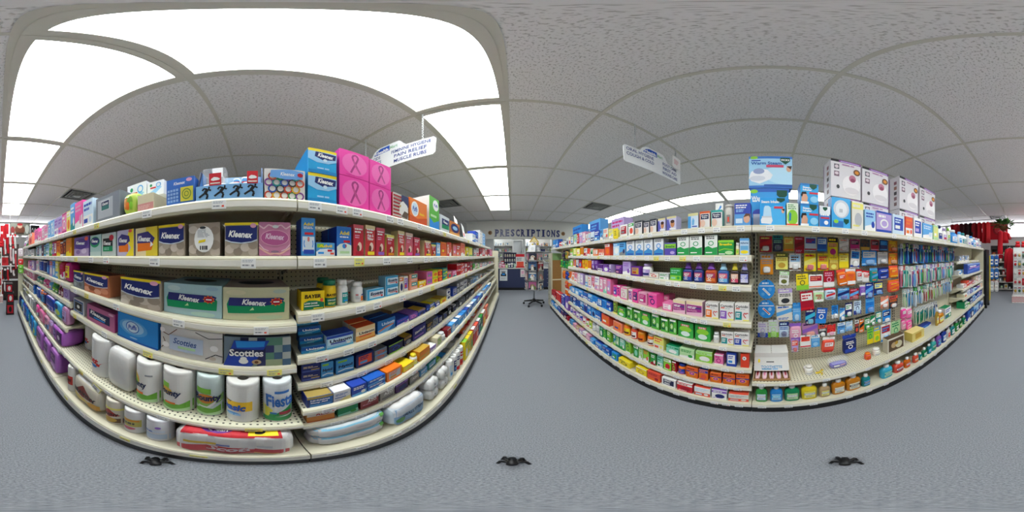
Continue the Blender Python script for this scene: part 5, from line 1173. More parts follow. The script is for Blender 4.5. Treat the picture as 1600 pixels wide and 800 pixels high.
# paper towels
row('L', .52, '''
128 142 507 scottroll rec=.16
134.5 164 518 scottroll rec=.03
165 202.5 530 whitepack dep=.12 rec=.03
204 243 552 bounty1 rec=.03
244 297 573 bounty2 rec=.035
299.5 347 580 bounty3 rec=.05
348.5 407 589 basic rec=.025
411 460.5 587 fiesta rec=.03
36 39 449 x:grey/white/olive
39.5 43 454 x:silver/olive/white
43.5 47 459 x:white/grey/olive
47.5 51 464 x:lightgrey/white/silver
51.5 54 470 x:grey/silver/white
55.5 60 471 h:hotpink/teal/white
60.5 68 477 h:pink/rose/magenta
68.5 75 486 h:rose/sky/plum
75.5 82 492 h:mauve/lavender/rose
83 102 506 purplelow dep=.2
''', dep=.12)
row('L', .2, '''
29.5 32 462 h:navy/royal/sky
32.5 35 468 h:sky/royal/lime
35.5 38.5 473 h:royal/white/sky
39 42 477 h:azure/royal/navy
42.5 46 483 h:teal/sky/white
46.5 50 492 h:azure/navy/white
50.5 54.5 497 bluepack
56 66 503 purplepack dep=.16
67 76.5 520 purplepack dep=.16
77.5 100 542 purplepack dep=.16
103 111.5 560 brawny1
113 155 585 brawny_big dep=.16
158 184 618 brawny_s
186 217 629 sparkle
219.5 259 646 angel
266 464 660 scottpack dep=.17 rec=.012
472 604 657 tissuewhite dep=.12 n=2 rec=.04
611 666 621 cotton dep=.12 rec=.02
672 688 590 paperstack dep=.1 n=2
690 702.5 568 paperstack dep=.1 n=2
704 709 558 k:white/paleblue/sky
710.5 715 548 k:white/navy/sky
716 720 525 k:white/red/navy
721 725 515 k:white/coral/red
727 731 505 m:yellow/lime/white
731.5 735 498 m:yellow/green/white
735.5 739 492 m:gold/yellow/green
740 743.5 486 m:red/white/crimson
744 747.5 482 m:coral/red/white
748 751 473 m:navy/white/teal
751.5 754.5 470 m:green/navy/white
755 758.5 464 m:orange/white/yellow
759 763 460 m:salmon/white/red
''', dep=.12, rec=.03)

# ------------------------------------------------------------------ goods, cold remedy and oral care side
row('R', 1.447, '''
864 868 375 v:azure/white/sky
868.5 872 374 v:blue/sky/white
872.5 875 378 p:white/red/lightgrey
875.5 878 377 p:white/silver/coral
878.5 881 377 p:lightgrey/white/teal
881.5 884.5 375 p:white/grey/lemon
885 888 372 v:silver/white/navy
888.5 891.5 370 v:white/lemon/red
892 896 368 v:grey/white/azure
896.5 901 366 v:palegreen/white/sky
901.5 904.5 365 v:red/white/crimson
905 909.5 363 v:lavender/white/rose
910 914.5 362 v:rose/white/lavender
915 918.5 366 v:white/silver/coral
919 922.5 364 c:offwhite/lightblue/coral
923 928.5 362 c:paleblue/navy/white
929 936.5 360 c:royal/sky/white
937.5 942 358 c:sky/white/navy
942.5 950 357 c:offwhite/silver/coral
951 958 358 c:lemon/white/silver
969 980 351 c:white/crimson/grey dep=.07
982 990 348 c:white/green/coral
992 1003 345 strip_b dep=.06
1005.5 1014 345 strip_b dep=.06
1015.5 1025.5 342 strip_b dep=.06
1028 1039.5 341 facebox dep=.07
1042 1056.5 338 facebox dep=.07
1075 1091 333 dropbox dep=.07
1093.5 1109 330 strip_o dep=.05
1111 1128.5 328 strip_t dep=.05
1131 1145 319 cylbeige
1147.5 1173 317 nasalbox dep=.06
1187 1227.5 308 steam dep=.13
1229 1247.5 317 greenrem dep=.06
1250.5 1279 287 vickswoman n=2 dep=.1
1280.5 1297.5 322 vapor dep=.06
1299.5 1329 309 clam dep=.065
1331 1349 315 c:offwhite/lemon/silver dep=.065
1351.5 1368 328 d:lightblue/white/royal dep=.07
1369.5 1393 331 d:lavender/white/royal dep=.07
1395 1413 336 d:paleblue/royal/white dep=.07
1415 1426 339 d:coral/white/orange dep=.07
1428 1440.5 341 d:white/royal/lavender dep=.07
1442 1457 350 d:sky/white/paleblue dep=.07
1458.5 1466 352 d:palegreen/lemon/white dep=.07
1467.5 1474 352 b:white/navy/royal
1475 1480.5 356 b:white/lavender/red
1482 1486 356 b:offwhite/lime/lavender
1489.5 1498.5 359 b:azure/white/lightblue
1500 1504.5 362 b:white/sky/azure
1505.5 1512.5 364 b:white/teal/silver
1513.5 1517.5 367 b:lightgrey/white/violet
1518.5 1522 369 b:white/azure/royal
1522.5 1526 371 b:sky/white/teal
1526.5 1530 372 b:white/rose/sky
1530.5 1534 373 b:silver/white/royal
''', dep=.1)
row('R', 1.447, '''
895 909 353 v:azure/white/royal rec=.13 dep=.12
921 938 344 v:sky/royal/white rec=.13 dep=.12
955 975 341 v:lavender/white/magenta rec=.1 dep=.12
''')
row('R', 1.275, '''
891 895.5 388 v:lime/white/red
896 900.5 386 v:lemon/white/green
901 906 388 v:yellow/white/orange
907 911.5 384 v:amber/orange/white
912.5 917 388 c:white/red/navy
917.5 922 388 c:coral/white/red
922.5 926.5 388 c:white/green/navy
927 934.5 389 c:orange/white/salmon
935.5 943.5 389 c:salmon/white/red
945 952.5 378 c:coral/lightgrey/orange
954 964 377 c:paleblue/sky/white r=1
966.5 977 376 c:sky/grey/navy r=1
979 991 375 flonase dep=.06 r=1
993 1005 374 flonase dep=.06
1006.5 1019.5 372.5 flonase dep=.06 r=1
1022 1036.5 371 flonase dep=.06 r=1
1038.5 1056 379 breathe_p dep=.07
1058 1076.5 368.5 alka_g dep=.06
1077.5 1097 367 alka_g dep=.06
1101 1121 366 alka_g dep=.08
1122 1146.5 375 breathe dep=.07
1149 1157 379 pillb
1159.5 1176 372 airborne dep=.06
''', dep=.075)
row('R', 1.104, '''
891 895 405 v:lime/lightgrey/white
895.5 899.5 403 v:orange/blue/white
900 904 405 v:silver/navy/white
904.5 908.5 404 v:red/navy/sky
909.5 913.5 405 v:amber/orange/yellow
914 918 404 v:yellow/orange/gold
918.5 923.5 404 v:orange/amber/white
924.5 928 405 v:violet/plum/white
929 935 406 v:purple/plum/lavender
933 941 413 s:purple/white/plum
942 951 413 s:violet/plum/white
952 961 413 s:lavender/plum/white
962 971.5 414 s:purple/plum/rose
973 985 408 s:lavender/white/violet dep=.08
986 999.5 416 s:purple/gold/crimson
1001 1013.5 412 p:white/lavender/navy
1014.5 1029 426 s:offwhite/red/silver
1030 1044.5 427 s:lightgrey/white/green
1047 1064 419 s:green/lime/mint
1066 1081 409 dim_p
1083 1098 409 dim_p
1101 1119 410 dim_o
1121 1138 410 dim_b
1140.5 1156 407.5 dark_y
1160 1176.5 408 dark_l
''', dep=.08)
row('R', .873, '''
888 892 424 s:orange/white/red
892.5 897 425 s:white/coral/orange
897.5 902 426 s:rose/white/coral
902.5 906 427 s:white/rose/silver
906.5 911 427 s:lavender/white/silver
914.5 918.5 430 s:offwhite/sky/white
919 923.5 430 s:white/coral/lavender
924 929 431 s:rose/white/red
929.5 936 432 s:white/rose/lavender
937 942 433 s:pink/white/rose
942.5 948 434 s:rose/mint/white
948.5 954 436 s:pink/lavender/white
953 961 445 s:hotpink/royal/white
961.5 969 446 s:hotpink/navy/white
970 979.5 449 s:offwhite/rose/pink
982 988 452 s:rose/royal/white
988.5 996.5 453 s:hotpink/navy/rose
997.5 1010.5 457 s:rose/magenta/white
1013 1029.5 459 s:hotpink/navy/pink
1031 1050 473 s:pink/white/rose
1034 1049 461 s:pink/rose/white rec=.1
1051.5 1070.5 469 sinus_m dep=.07
1072 1097.5 471 sinus_m dep=.07
1102 1122.5 473 cori_o dep=.05
1124.5 1146.5 474 cori_v dep=.05
1151 1173.5 475 cori_t dep=.05
''', dep=.09)
row('R', .692, '''
887 892 447 c:sky/white/lightblue
892.5 898 448 c:azure/white/sky
898.5 904 451 c:lightblue/azure/white
904.5 911 453 c:azure/royal/white
911.5 918 457 c:royal/white/azure
918.5 925.5 459 c:sky/blue/white
926 933 463 c:azure/white/blue
933.5 940.5 466 c:blue/white/sky
941 947.5 469 c:azure/royal/sky
948 955.5 472 c:royal/azure/white
956 963 469 a:olive/lime/lemon
964.5 977 480 zyrtec dep=.07
979.5 988 479 claritin dep=.07
989.5 1001 484 claritin dep=.07
1001.5 1015.5 487 zyrtec dep=.07
1018 1030 490 claritin dep=.07
1032.5 1044 497 claritin dep=.07
1045.5 1057 498 claritin dep=.07
1059.5 1083 503 zyrtec dep=.07
1086 1110 507 zyrtec dep=.07
1113.5 1123 521 p:white/lightgrey/offwhite
1126.5 1146.5 519 cori_t dep=.05
1148.5 1173 520 cori_b dep=.05
''', dep=.085)
row('R', .506, '''
890.5 895 462 c:navy/sky/white
895.5 900.5 464 c:royal/sky/white
901 906 467 c:blue/navy/white
906.5 911.5 470 c:sky/navy/white
912 917.5 472 c:royal/white/navy
918 923.5 477 c:azure/royal/white
924 930 480 c:sky/blue/navy
930.5 938 483 c:blue/white/azure
940 952 492 a:coral/orange/white
954 967 501 a:salmon/orange/royal
971.5 982 504 p:orange/yellow/maroon
984 992.5 510 p:coral/white/maroon
994 1004 515 p:amber/orange/maroon
1008.5 1020 522 p:orange/white/maroon
1021.5 1036.5 526 a:lemon/offwhite/coral
1041 1060 541 a:mint/emerald/white dep=.07
1062 1084.5 545 a:palegreen/white/green dep=.07
1087 1112.5 550 a:lime/palegreen/white dep=.07
1116 1130 554 s:pink/magenta/white
1135 1150.5 551 a:royal/white/azure dep=.07
1160.5 1174 553 onebox dep=.05
''', dep=.08)
row('R', .312, '''
862 868 454 v:crimson/white/coral
869 876 457 v:red/coral/white
877 882 461 v:royal/lavender/white
883 888 464 v:violet/royal/white
889 893 470 p:white/lavender/royal
894 898 474 p:offwhite/violet/white
899 903 478 p:lavender/white/violet
904 908.5 482 p:white/royal/rose
909 913.5 486 p:rose/white/crimson
914.5 918.5 491 p:red/white/lime
919.5 923 493 p:lemon/lime/white
924 929 500 p:silver/white/lightgrey
930 935 503 p:white/lightgrey/silver
937 941.5 504 a:emerald/mint/white
942.5 947 508 a:green/lime/white
948.5 954 512 a:lime/green/white
955 960 517 a:teal/lime/white
961 967.5 521 a:emerald/palegreen/white
968.5 976 527 a:mint/green/white
978 985 533 a:lime/darkgreen/white
990 997 538 a:green/white/mint
998 1004 541 a:palegreen/white/lime
1005 1013.5 545 a:lime/white/coral
1016.5 1024.5 552 a:green/crimson/white
1027 1035.5 555 a:mint/white/emerald
1037 1048.5 560 a:lime/white/red
1050 1056 565 a:crimson/lime/white
1057.5 1069.5 570 p:orange/royal/violet
1072 1090.5 574 adv_o dep=.06
1092 1106 578 m:orange/royal/coral dep=.06
1109.5 1127 583 adv_o dep=.06
1129.5 1148.5 585 adv_o dep=.06
1153 1173.5 585 adv_o dep=.06
''', dep=.08)
row('R', .13, '''
861 865 471 m:azure/white/blue
866 870 476 m:sky/white/azure
871 875 480 m:blue/navy/white
876 880.5 485 m:navy/crimson/white
881 884.5 490 m:maroon/navy/white
885 889 496 m:crimson/navy/white
890 894 500 m:sky/navy/charcoal
895 899 506 m:rose/maroon/white
900 904.5 510 m:tan/rose/white
905 909.5 514 m:lavender/rose/white
910 915 519 m:white/maroon/rose
916 921 523 m:rose/white/mauve
922 928 530 m:azure/sky/white
930 940 535 m:sky/royal/white
941 947 541 m:royal/sky/silver
948 954 546 m:blue/sky/white
955.5 964 551 m:azure/green/white
966.5 984 563 m:yellow/olive/lemon
993.5 1010 575 m:yellow/gold/white
1011.5 1031 582 m:coral/orange/crimson
1034 1055.5 592 m:white/ink/lightgrey
1058 1081.5 599 m:red/white/crimson
1084.5 1109.5 606 m:white/coral/paleblue
1112 1135.5 610 m:white/violet/navy
1142 1174 617 m:offwhite/coral/silver
''', dep=.1)
row('R', .13, '''
1178 1197.5 604 j:green/paleblue/silver
1203 1223.5 604 j:azure/lightblue/cyan
1226 1250.5 603 j:emerald/palegreen/silver
1253 1278 600 j:yellow/lemon/silver
1281.5 1298.5 601 j:tan/lemon/silver
1301.5 1322.5 594 j:amber/cream/silver
1324.5 1347 587 j:amber/cream/charcoal
1348.5 1361.5 586 j:teal/sky/charcoal
1380 1397 571 j:cyan/mint/teal
1399.5 1414 566 j:coral/crimson/white
1415.5 1424 559 j:orange/coral/white
1424.5 1433 555 j:coral/orange/white
1436 1442 552 j:teal/mint/emerald
1443.5 1449.5 544 j:emerald/mint/white
1451 1456.5 538 j:teal/sky/mint
1457.5 1464 530 j:aqua/emerald/white
1465.5 1472 520 j:violet/sky/navy
1473.5 1480 513 j:royal/white/sky
1481.5 1486 511 j:white/coral/red
1487.5 1493 506 j:teal/white/aqua
1494.5 1499 501 j:green/white/darkgreen
1500 1504.5 498 j:darkgreen/lime/white
1505.5 1509 494 j:emerald/white/green
1512 1516.5 484 t:royal/white/azure
1517 1521.5 481 t:navy/azure/white
1522 1525.5 478 t:sky/white/royal
1526 1529.5 475 t:lightblue/royal/white
1530 1533.5 472 t:royal/sky/white
1534 1537 470 t:blue/white/navy
''', dep=.09, rec=.02)
# big cartons standing on others, base lifted to the boxes below
row('R', 1.447, '''
1298 1345 252 kaz y1=309.5 rec=.09 dep=.14
1347 1388 266 kaz y1=319.5 rec=.09 dep=.14
1405.5 1434.5 281 kaz y1=330 rec=.09 dep=.14
1437 1461 296 kaz y1=340 rec=.09 dep=.14
1298 1345 310 kaz rec=.09 dep=.14
1347 1388 320 kaz rec=.09 dep=.14
1405.5 1434.5 330.5 kaz rec=.09 dep=.14
1437 1461 340.5 kaz rec=.09 dep=.14
1170 1238 244 vicks_top y1=293.5 rec=.15 dep=.09
1172 1233 294 vicks_mid rec=.15 dep=.09
''')
row('R', .395, '''
1354 1363 553 p:coral/orange/red rec=.07
1367.5 1378 546 p:offwhite/white/silver rec=.08
1259 1272 574 p:white/offwhite/silver rec=.05
1387 1413 526 photobox rec=.05 dep=.06
1416 1444 519 lemonbox rec=.05 dep=.1
1426 1459 509 t:royal/white/sky rec=.16 dep=.07
1459.5 1467.5 482 j:gold/lemon/white rec=.08
1468 1476.5 485 j:amber/lemon/white rec=.08
1477 1486 480 t:white/emerald/royal rec=.1 dep=.1
''')
# end bay of denture goods
fill('R', 1.18, -2.42, -2.95, 'd:white/sky/silver d:silver/white/navy d:white/azure/sky d:grey/white/charcoal', w=(.05, .08), h=(.08, .12), dep=.06, n=1)
fill('R', .957, -2.42, -3.5, 'd:white/silver/sky d:sky/white/lightblue d:white/lightgrey/azure d:white/palegreen/sky d:lemon/white/coral', w=(.06, .1), h=(.06, .11), dep=.08, n=1, rec=.09)
row('R', .957, '''
1512 1531 404 denturepad rec=.004 dep=.075
''')
fill('R', .737, -2.41, -3.53, 't:white/silver/red t:white/lightgrey/rose t:offwhite/white/red t:white/rose/silver t:crimson/white/red t:red/white/rose t:coral/white/red t:white/red/crimson', w=(.1, .16), h=(.05, .065), dep=.12, n=1, stack=(1, 2))
fill('R', .587, -2.41, -3.53, 't:cream/white/coral t:violet/white/royal t:royal/violet/white t:sky/white/royal t:lightblue/white/royal t:royal/white/lavender t:white/violet/sky', w=(.1, .16), h=(.045, .06), dep=.13, n=1, stack=(1, 2))
fill('R', .395, -2.41, -3.53, 't:royal/white/navy t:lavender/royal/white t:royal/white/sky t:white/royal/navy t:sky/royal/white t:navy/white/sky t:lime/white/teal t:emerald/white/lime', w=(.1, .16), h=(.05, .065), dep=.14, n=1, stack=(1, 2), rec=.03)

# ------------------------------------------------------------------ hanging goods on the pegboard
KIND2 = {'w': ('blister_pack', 'blister pack', 'hanging pack'), 'f': ('floss_pack', 'floss pack', 'dental floss'), 'n': ('dental_brush_pack', 'dental brush pack', 'dental pack'), 'u': ('hanging_pouch', 'hanging pouch', 'pouch'), 'o': ('disc_pack', 'round disc pack', 'hanging pack'), 'i': ('toothbrush_pack', 'toothbrush pack', 'toothbrush'), 'g': ('sweets_pouch', 'hanging bag', 'hanging bag')}
HOOK = {}
def hcode(code):
    if code in D: return D[code]
    k, cols = code.split(':'); nm, noun, cat = KIND2[k]; cs = (cols.split('/') + [None]*3)[:4]
    a, b, c, e = cs[0], cs[1] or 'white', cs[2] or 'silver', cs[3]
    r = random.Random(code); st = r.randrange(4)
    if k == 'o': pr = [R(.08, .66, .92, .7, 'white'), B(.25, .74, .75, .9, 1, 'paleblue'), ('l', [(.3, .55), (.7, .2)], .05, 'white'), ('l', [(.34, .52), (.66, .24)], .025, c), E_(.7, .5, .1, .1, b), E_(.3, .25, .1, .09, 'sky')]
    elif k == 'i': pr = [R(0, .8, 1, 1, b), B(.1, .83, .9, .97, 2, c)]
    elif st == 0: pr = [R(0, .74, 1, 1, b), B(.1, .78, .9, .96, 1, a), B(.1, .5, .9, .7, 2, c), E_(.5, .25, .3, .16, c)]
    elif st == 1: pr = [R(.08, .52, .92, .9, b), B(.14, .58, .86, .84, 2, c), R(0, .06, 1, .16, c)]
    elif st == 2: pr = [('p', [(0, .3), (1, .55), (1, .8), (0, .55)], b), B(.1, .8, .9, .95, 1, c), B(.1, .06, .9, .22, 2, c)]
    else: pr = [R(0, .0, 1, .3, b), B(.1, .65, .9, .92, 2, c), ('ring', .5, .45, .22, .16, .35, c)]
    pr.append(E_(.5, .95, .05, .02, 'charcoal'))
    D[code] = dict(short=f'{cw(a)} {noun}', desc=f'{cw(a)} and {cw(b)} {noun}' if a != b else f'plain {cw(a)} {noun}', cat=cat, name=nm, kind=k, prims=pr, cs=(a, b, c, e))
    return D[code]
def hang_parts(code, w, h):
    key = ('h', code, round(w, 3), round(h, 3))
    if key in _mc: return _mc[key]
    g = hcode(code); k = g['kind']; a, b, c, e = g['cs']; P = []; asp = w/h
    if k == 'o':
        n = 28; poly = [(w/2*cos(2*pi*q/n), -h/2 + h/2*sin(2*pi*q/n)) for q in range(n)]
        P.append(('card', MB().prism(poly, 'y', 0, .008, a).mesh(g['name'], 'carton')))
        P.append(('front_print', MB().prims([R(.3, .02, .7, .9, a)] + g['prims'], lambda u, v, o: ((u-.5)*w, -o, (v-1)*h), asp=asp).mesh('front_print', 'ink')))
    elif k in 'ug':
        P.append(('pouch', MB().soft(w, h*.86, min(.035, w*.5), dict(front=a, side=a), 5, 6).mesh(g['name'], 'film')))
        me = P[0][1]
        for v in me.vertices: v.co.z -= h; v.co.y -= min(.035, w*.5)/2
        P.append(('header_card', MB().box(-w/2, w/2, -.003, .003, -h*.16, 0, b).mesh('header_card', 'carton')))
        P.append(('front_print', MB().prims(g['prims'][:3], lambda u, v, o: ((u-.5)*w*.8, -min(.035, w*.5)/2*1.04-o-.001, -h+(.1+v*.68)*h), asp=asp).mesh('front_print', 'ink')))
    elif k == 'i':
        cc_ = e or ('offwhite' if a != 'white' else 'paleblue')
        P.append(('card', MB().box(-w/2, w/2, 0, .0016, -h, 0, cc_).mesh(g['name'], 'carton')))
        P.append(('front_print', MB().prims([R(.01, .005, .99, .995, cc_)] + g['prims'], lambda u, v, o: ((u-.5)*w, -o, (v-1)*h), asp=asp).mesh('front_print', 'ink')))
        m = MB().tube([(0, -.007, -h*.95), (.001, -.009, -h*.7), (-.001, -.007, -h*.5), (0, -.006, -h*.32), (0, -.006, -h*.22)], [w*.14, w*.22, w*.18, w*.11, w*.12], a, 6)
        P.append(('brush_handle', m.mesh('brush_handle', 'plastic')))
        P.append(('bristles', MB().box(-w*.12, w*.12, -.016, -.006, -h*.37, -h*.24, c).mesh('bristles', 'plastic')))
    else:
        P.append(('card', MB().box(-w/2, w/2, 0, .0016, -h, 0, a).mesh(g['name'], 'carton')))
        P.append(('front_print', MB().prims([R(.01, .005, .99, .995, a)] + g['prims'], lambda u, v, o: ((u-.5)*w, -o, (v-1)*h), asp=asp).mesh('front_print', 'ink')))
        if e:
            bw, bh = w*.62, h*.34
            m = MB().soft(bw*.8, bh*.8, .016, e, 4, 4)
            for q, v in enumerate(m.v): m.v[q] = (v[0], v[1]-.0175, v[2]-h*.9)
            P.append(('contents', m.mesh('contents', 'plastic')))
            m = MB().soft(bw, bh, .022, 'white', 4, 4)
            for q, v in enumerate(m.v): m.v[q] = (v[0], v[1]-.0225, v[2]-h*.93)
            P.append(('blister', m.mesh('blister', 'clear')))
    _mc[key] = P; return P
hook_me = {}
def hook(side, lx, ly, z, lim, bay_key):
    e, s, yc = BAYS[bay_key]
    L = round(lim-ly+.02, 3)
    if L not in hook_me:
        hook_me[L] = MB().tube([(0, 0, .008), (0, .004, 0), (0, L*.5, -.001), (0, L-.002, 0)], .0018, 'grey', 5).mesh('peg_hook', 'wire')
    link('peg_hook', hook_me[L], e, (lx - (yc if side == 'L' else -yc), ly-.02, z))
def hang(side, text, ly=1.08, ph=None, lim=1.18):
    for line in text.strip().splitlines():
        p = line.split()
        if len(p) < 5: continue
        x0, x1, y0, y1 = map(float, p[:4]); op = dict(q.split('=') for q in p[5:])
        l = float(op.get('ly', ly)); a, c = px_lx(side, x0, l), px_lx(side, x1, l); lx = (a+c)/2; hz = sqrt(l*l+lx*lx)
        zt, zb = H+tan(el(y0))*hz, H+tan(el(y1))*hz
        hang_at(p[4], side, lx, l, zt, max(.015, c-a), zt-zb, ph, int(op.get('n', 1)), float(op.get('rot', 0)), lim)
def hang_at(code, side, lx, l, zt, w, h, ph, n=1, rot=0, lim=1.18, name_ph=None):
    g = hcode(code)
    for q in range(n):
        o = empty(g['name'], None, None, toworld(side, lx, l+q*.028, zt), SIDE[side])
        if rot: o.rotation_euler = (0, radians(rot), SIDE[side])
        for nm, me in hang_parts(code, w, h): link(nm, me, o)
        o['category'] = g['cat']
        REC.append(dict(o=o, code=code, ph=ph, lx=lx, z=zt, extra=None if n == 1 else ('front' if q == 0 else 'rear' if q == n-1 else nth(q+1))))
    hook(side, lx, l-.004, zt+.003, lim, bay_at(side, lx if side == 'L' else -lx))
hang('R', '''
1187 1206 369 394 w:crimson/red/lemon/white
1207.5 1223 367.5 393 w:ink/teal/mint/navy
1224.5 1240 370 393 w:gold/lemon/orange
1241.5 1256.5 370 396 w:crimson/darkred/rose
1257.5 1275.5 370 392 w:paleblue/royal/crimson
1277 1292 371 393 w:blue/paleblue/azure
1293.5 1309 371 401 w:yellow/black/magenta
1311.5 1326 373 393 w:lightgrey/white/salmon/white
1328.5 1343 374 391 w:magenta/charcoal/rose
1344.5 1359 374 391 w:charcoal/gold/brown
1361 1373 375 392 w:crimson/charcoal/rose
1374.5 1387 375 392 w:navy/azure/sky
1388.5 1402 376 393 w:amber/orange/yellow/orange
''', ph='pegboard first row', ly=1.08)
hang('R', '''
1188 1208 397 429 w:amber/silver/grey/white
1212 1231 395 421 w:lemon/olive/gold
1233.5 1251 396 423 w:white/lightblue/brown/white
1256.5 1275 396 424 w:yellow/lemon/red/red
1277.5 1294.5 396 423 w:yellow/gold/red/coral
1295.5 1310 400 422 w:gold/yellow/lemon
1311 1326 396 422 w:yellow/lemon/gold
1330 1344 390 419 w:white/azure/royal/white rot=4
1346.5 1369.5 391 415 n:azure/white/lightblue/sky
1371.5 1387 394 412 n:lightgrey/white/silver/white
1388.5 1402 395 413 w:orange/amber/yellow/amber
''', ph='pegboard second row', ly=1.08)
hang('R', '''
1218.5 1233.5 424 445 w:white/palegreen/olive rot=4
1243.5 1262.5 428 453 w:yellow/lime/olive rot=-3
1264 1285.5 429 450 n:white/crimson/salmon
1287 1303.5 423 448 n:crimson/white/rose
1306 1320 421 447 u:orange/coral/white rot=-8
1321 1336 420 446 u:orange/white/coral
1337.5 1346 421 440 u:lightgrey/red/white
1347 1358 423 441 u:white/red/coral rot=8
1359 1370.5 419 441 u:teal/sky/orange
1371.5 1387.5 418 436 g:royal/navy/white
1388.5 1402 415 434 g:orange/coral/yellow
''', ph='pegboard third row', ly=1.06)
hang('R', '''
1184 1211 437 467 o:azure/sky/silver
1215.5 1237.5 451 476 n:offwhite/lavender/charcoal rot=-2
1249.5 1270 455 485 n:crimson/white/red rot=-4
1270.5 1287 454 472 u:palegreen/white/red
1288 1305 450 468 u:paleblue/red/navy
1309 1327 450 468 n:sky/navy/paleblue/royal
1328 1341.5 451 468 n:crimson/sky/rose/crimson
1343 1351.5 445 462 u:violet/white/lavender
1352.5 1364 442 466 f:royal/sky/white/sky
1365.5 1379.5 440 461 f:navy/lemon/azure/azure
1387 1404 437 456 g:coral/orange/yellow
''', ph='pegboard fourth row', ly=1.07)
hang('R', '''
1184 1211 468.5 497 o:azure/lightblue/crimson
1212.5 1237 477 501 n:offwhite/sky/blue rot=-3
1238.5 1251 473 502 f:sky/azure/lightblue/lightblue
1258.5 1273.5 483 507 f:navy/cyan/white/cyan
1277 1293.5 481 505 f:blue/azure/white rot=8
1299.5 1309.5 477 497 f:azure/white/navy/white
1312 1320 481 501 f:sky/white/blue/white
1320.5 1331.5 473 495 f:navy/white/emerald/white
1334 1345.5 470 491 f:paleblue/royal/navy/lightblue
1352.5 1366 465 489 f:azure/sky/blue/azure
1376 1388 463 481 f:salmon/white/tan/white
1389 1402.5 462 481 f:charcoal/coral/orange/white
''', ph='pegboard fifth row', ly=1.08)
hang('R', '''
1184 1199.5 503 527 w:lightgrey/royal/lavender/navy
1200.5 1216.5 500 527 w:lightgrey/lime/palegreen/lime
1217.5 1232.5 503 527 w:paleblue/navy/royal/navy
1233.5 1251.5 505 534 u:rose/violet/white
1252.5 1277 504 526 w:mauve/violet/plum/salmon rot=-4
1279 1291.5 508 526 n:charcoal/coral/white/white
1292.5 1305.5 507 524 n:red/white/coral/rose
1308.5 1320.5 504 521 f:sky/white/navy/lightblue
1321.5 1332 502 517 f:lightblue/white/sky/sky
1335.5 1342 500 520 n:charcoal/white/coral
1343 1350 499 519 n:orange/black/white
1351 1359 497 515 f:green/white/emerald/white
1360 1367 493 508 f:emerald/white/green/white
1368.5 1377 487 505 f:teal/white/lime/white
1379 1391.5 484 504 f:azure/navy/white/white
''', ph='pegboard sixth row', ly=1.08)
hang('R', '''
1236.5 1247.5 530 550 n:lavender/coral/white/red
1250.5 1266.5 524 543 n:white/coral/red
1267.5 1281 523 542 n:sky/white/lightblue
1285.5 1304.5 527 549 u:coral/white/red rot=6
1316.5 1337 523 551 g:navy/royal/white
1355 1364.5 511 537 n:lime/yellow/emerald
1365.5 1375 510 534 n:yellow/sky/lime
1376.5 1391.5 506 533 f:white/crimson/azure/sky
1392.5 1406.5 501 527 f:palegreen/crimson/emerald/green
''', ph='pegboard lowest row', ly=1.06)
# clip strips (dark) are hook bars, hung on the pegboard as strips
TBP = [['royal','white','navy','lightblue'],['navy','sky','azure','teal'],['azure','navy','lime','navy'],['teal','lime','white','palegreen'],['lime','royal','sky','blue'],['blue','white','red','lightgrey'],['sky','navy','white','royal'],['charcoal','sky','azure','azure'],['crimson','white','navy','lightblue'],['navy','lime','white','teal'],['rose','red','white','sky']]
TBB = [['crimson','white','rose','rose'],['lightgrey','violet','white','lavender'],['violet','white','magenta'],['white','coral','teal','aqua'],['aqua','white','azure'],['sky','palegreen','white','lightblue'],['mint','white','teal','mint'],['green','white','coral','palegreen'],['lightgrey','sky','red'],['teal','silver','white'],['palegreen','azure','white']]
def brushes(wy0, wy1, zt, h, pal, ph, ly, step=.036, n=2, w=.031):
    y = wy0; k = 0
    while y > wy1:
        c = pal[(k*3+k//4) % len(pal)]
        hang_at('i:'+'/'.join(c), 'R', -y, ly+RNG.uniform(-.01, .01), zt+RNG.uniform(-.006, .006), w, h*RNG.uniform(.93, 1), ph, n, RNG.uniform(-2, 2))
        y -= step*RNG.uniform(.95, 1.1); k += 1
brushes(-1.14, -2.32, 1.39, .205, TBP, 'toothbrush pegboard top row', 1.06)
brushes(-1.14, -2.32, 1.17, .22, TBB, 'toothbrush pegboard second row', 1.06)
brushes(-1.20, -2.32, .935, .22, [['palegreen','white','teal'],['lime','white','silver'],['white','emerald','lime'],['azure','white','sky'],['lightgrey','charcoal','coral'],['crimson','teal','white'],['sky','white','navy']], 'toothbrush pegboard third row', 1.07, .055)
brushes(-1.34, -1.75, .70, .2, [['emerald','white','teal'],['teal','white','silver'],['azure','lightgrey','navy']], 'toothbrush pegboard lowest row', 1.03, .04)
hang('R', '''
1407.5 1414.5 480 498 u:hotpink/white/rose
1415 1423.5 480 497 u:pink/white/hotpink
1408 1414.5 499 515 u:rose/hotpink/white
1415 1423.5 498 514 u:hotpink/rose/white
''', ph='pink hanging cluster', ly=1.05)
# hanging bags on the last bay before the brown pegboard
for q, (wy, zt, cd) in enumerate([(2.62, 1.38, 'g:charcoal/brown/gold'), (2.78, 1.38, 'g:gold/charcoal/lime'), (2.95, 1.37, 'g:black/plum/grey'), (2.62, 1.2, 'g:lime/green/white'), (2.78, 1.2, 'g:green/black/lime'), (2.95, 1.2, 'g:emerald/charcoal/lime'), (3.1, 1.2, 'g:green/lime/black'), (2.62, 1.0, 'g:navy/amber/sky'), (2.78, 1.0, 'g:royal/navy/coral'), (2.95, 1.0, 'g:orange/amber/red'), (2.62, .82, 'g:orange/red/yellow'), (2.8, .82, 'g:coral/amber/white'), (2.62, .66, 'g:crimson/orange/navy'), (2.8, .66, 'g:orange/white/red')]):
    hang_at(cd, 'R', -wy, .98, zt, .13, .16 if zt > .9 else .14, 'brown-end bay hooks', 1, 0)

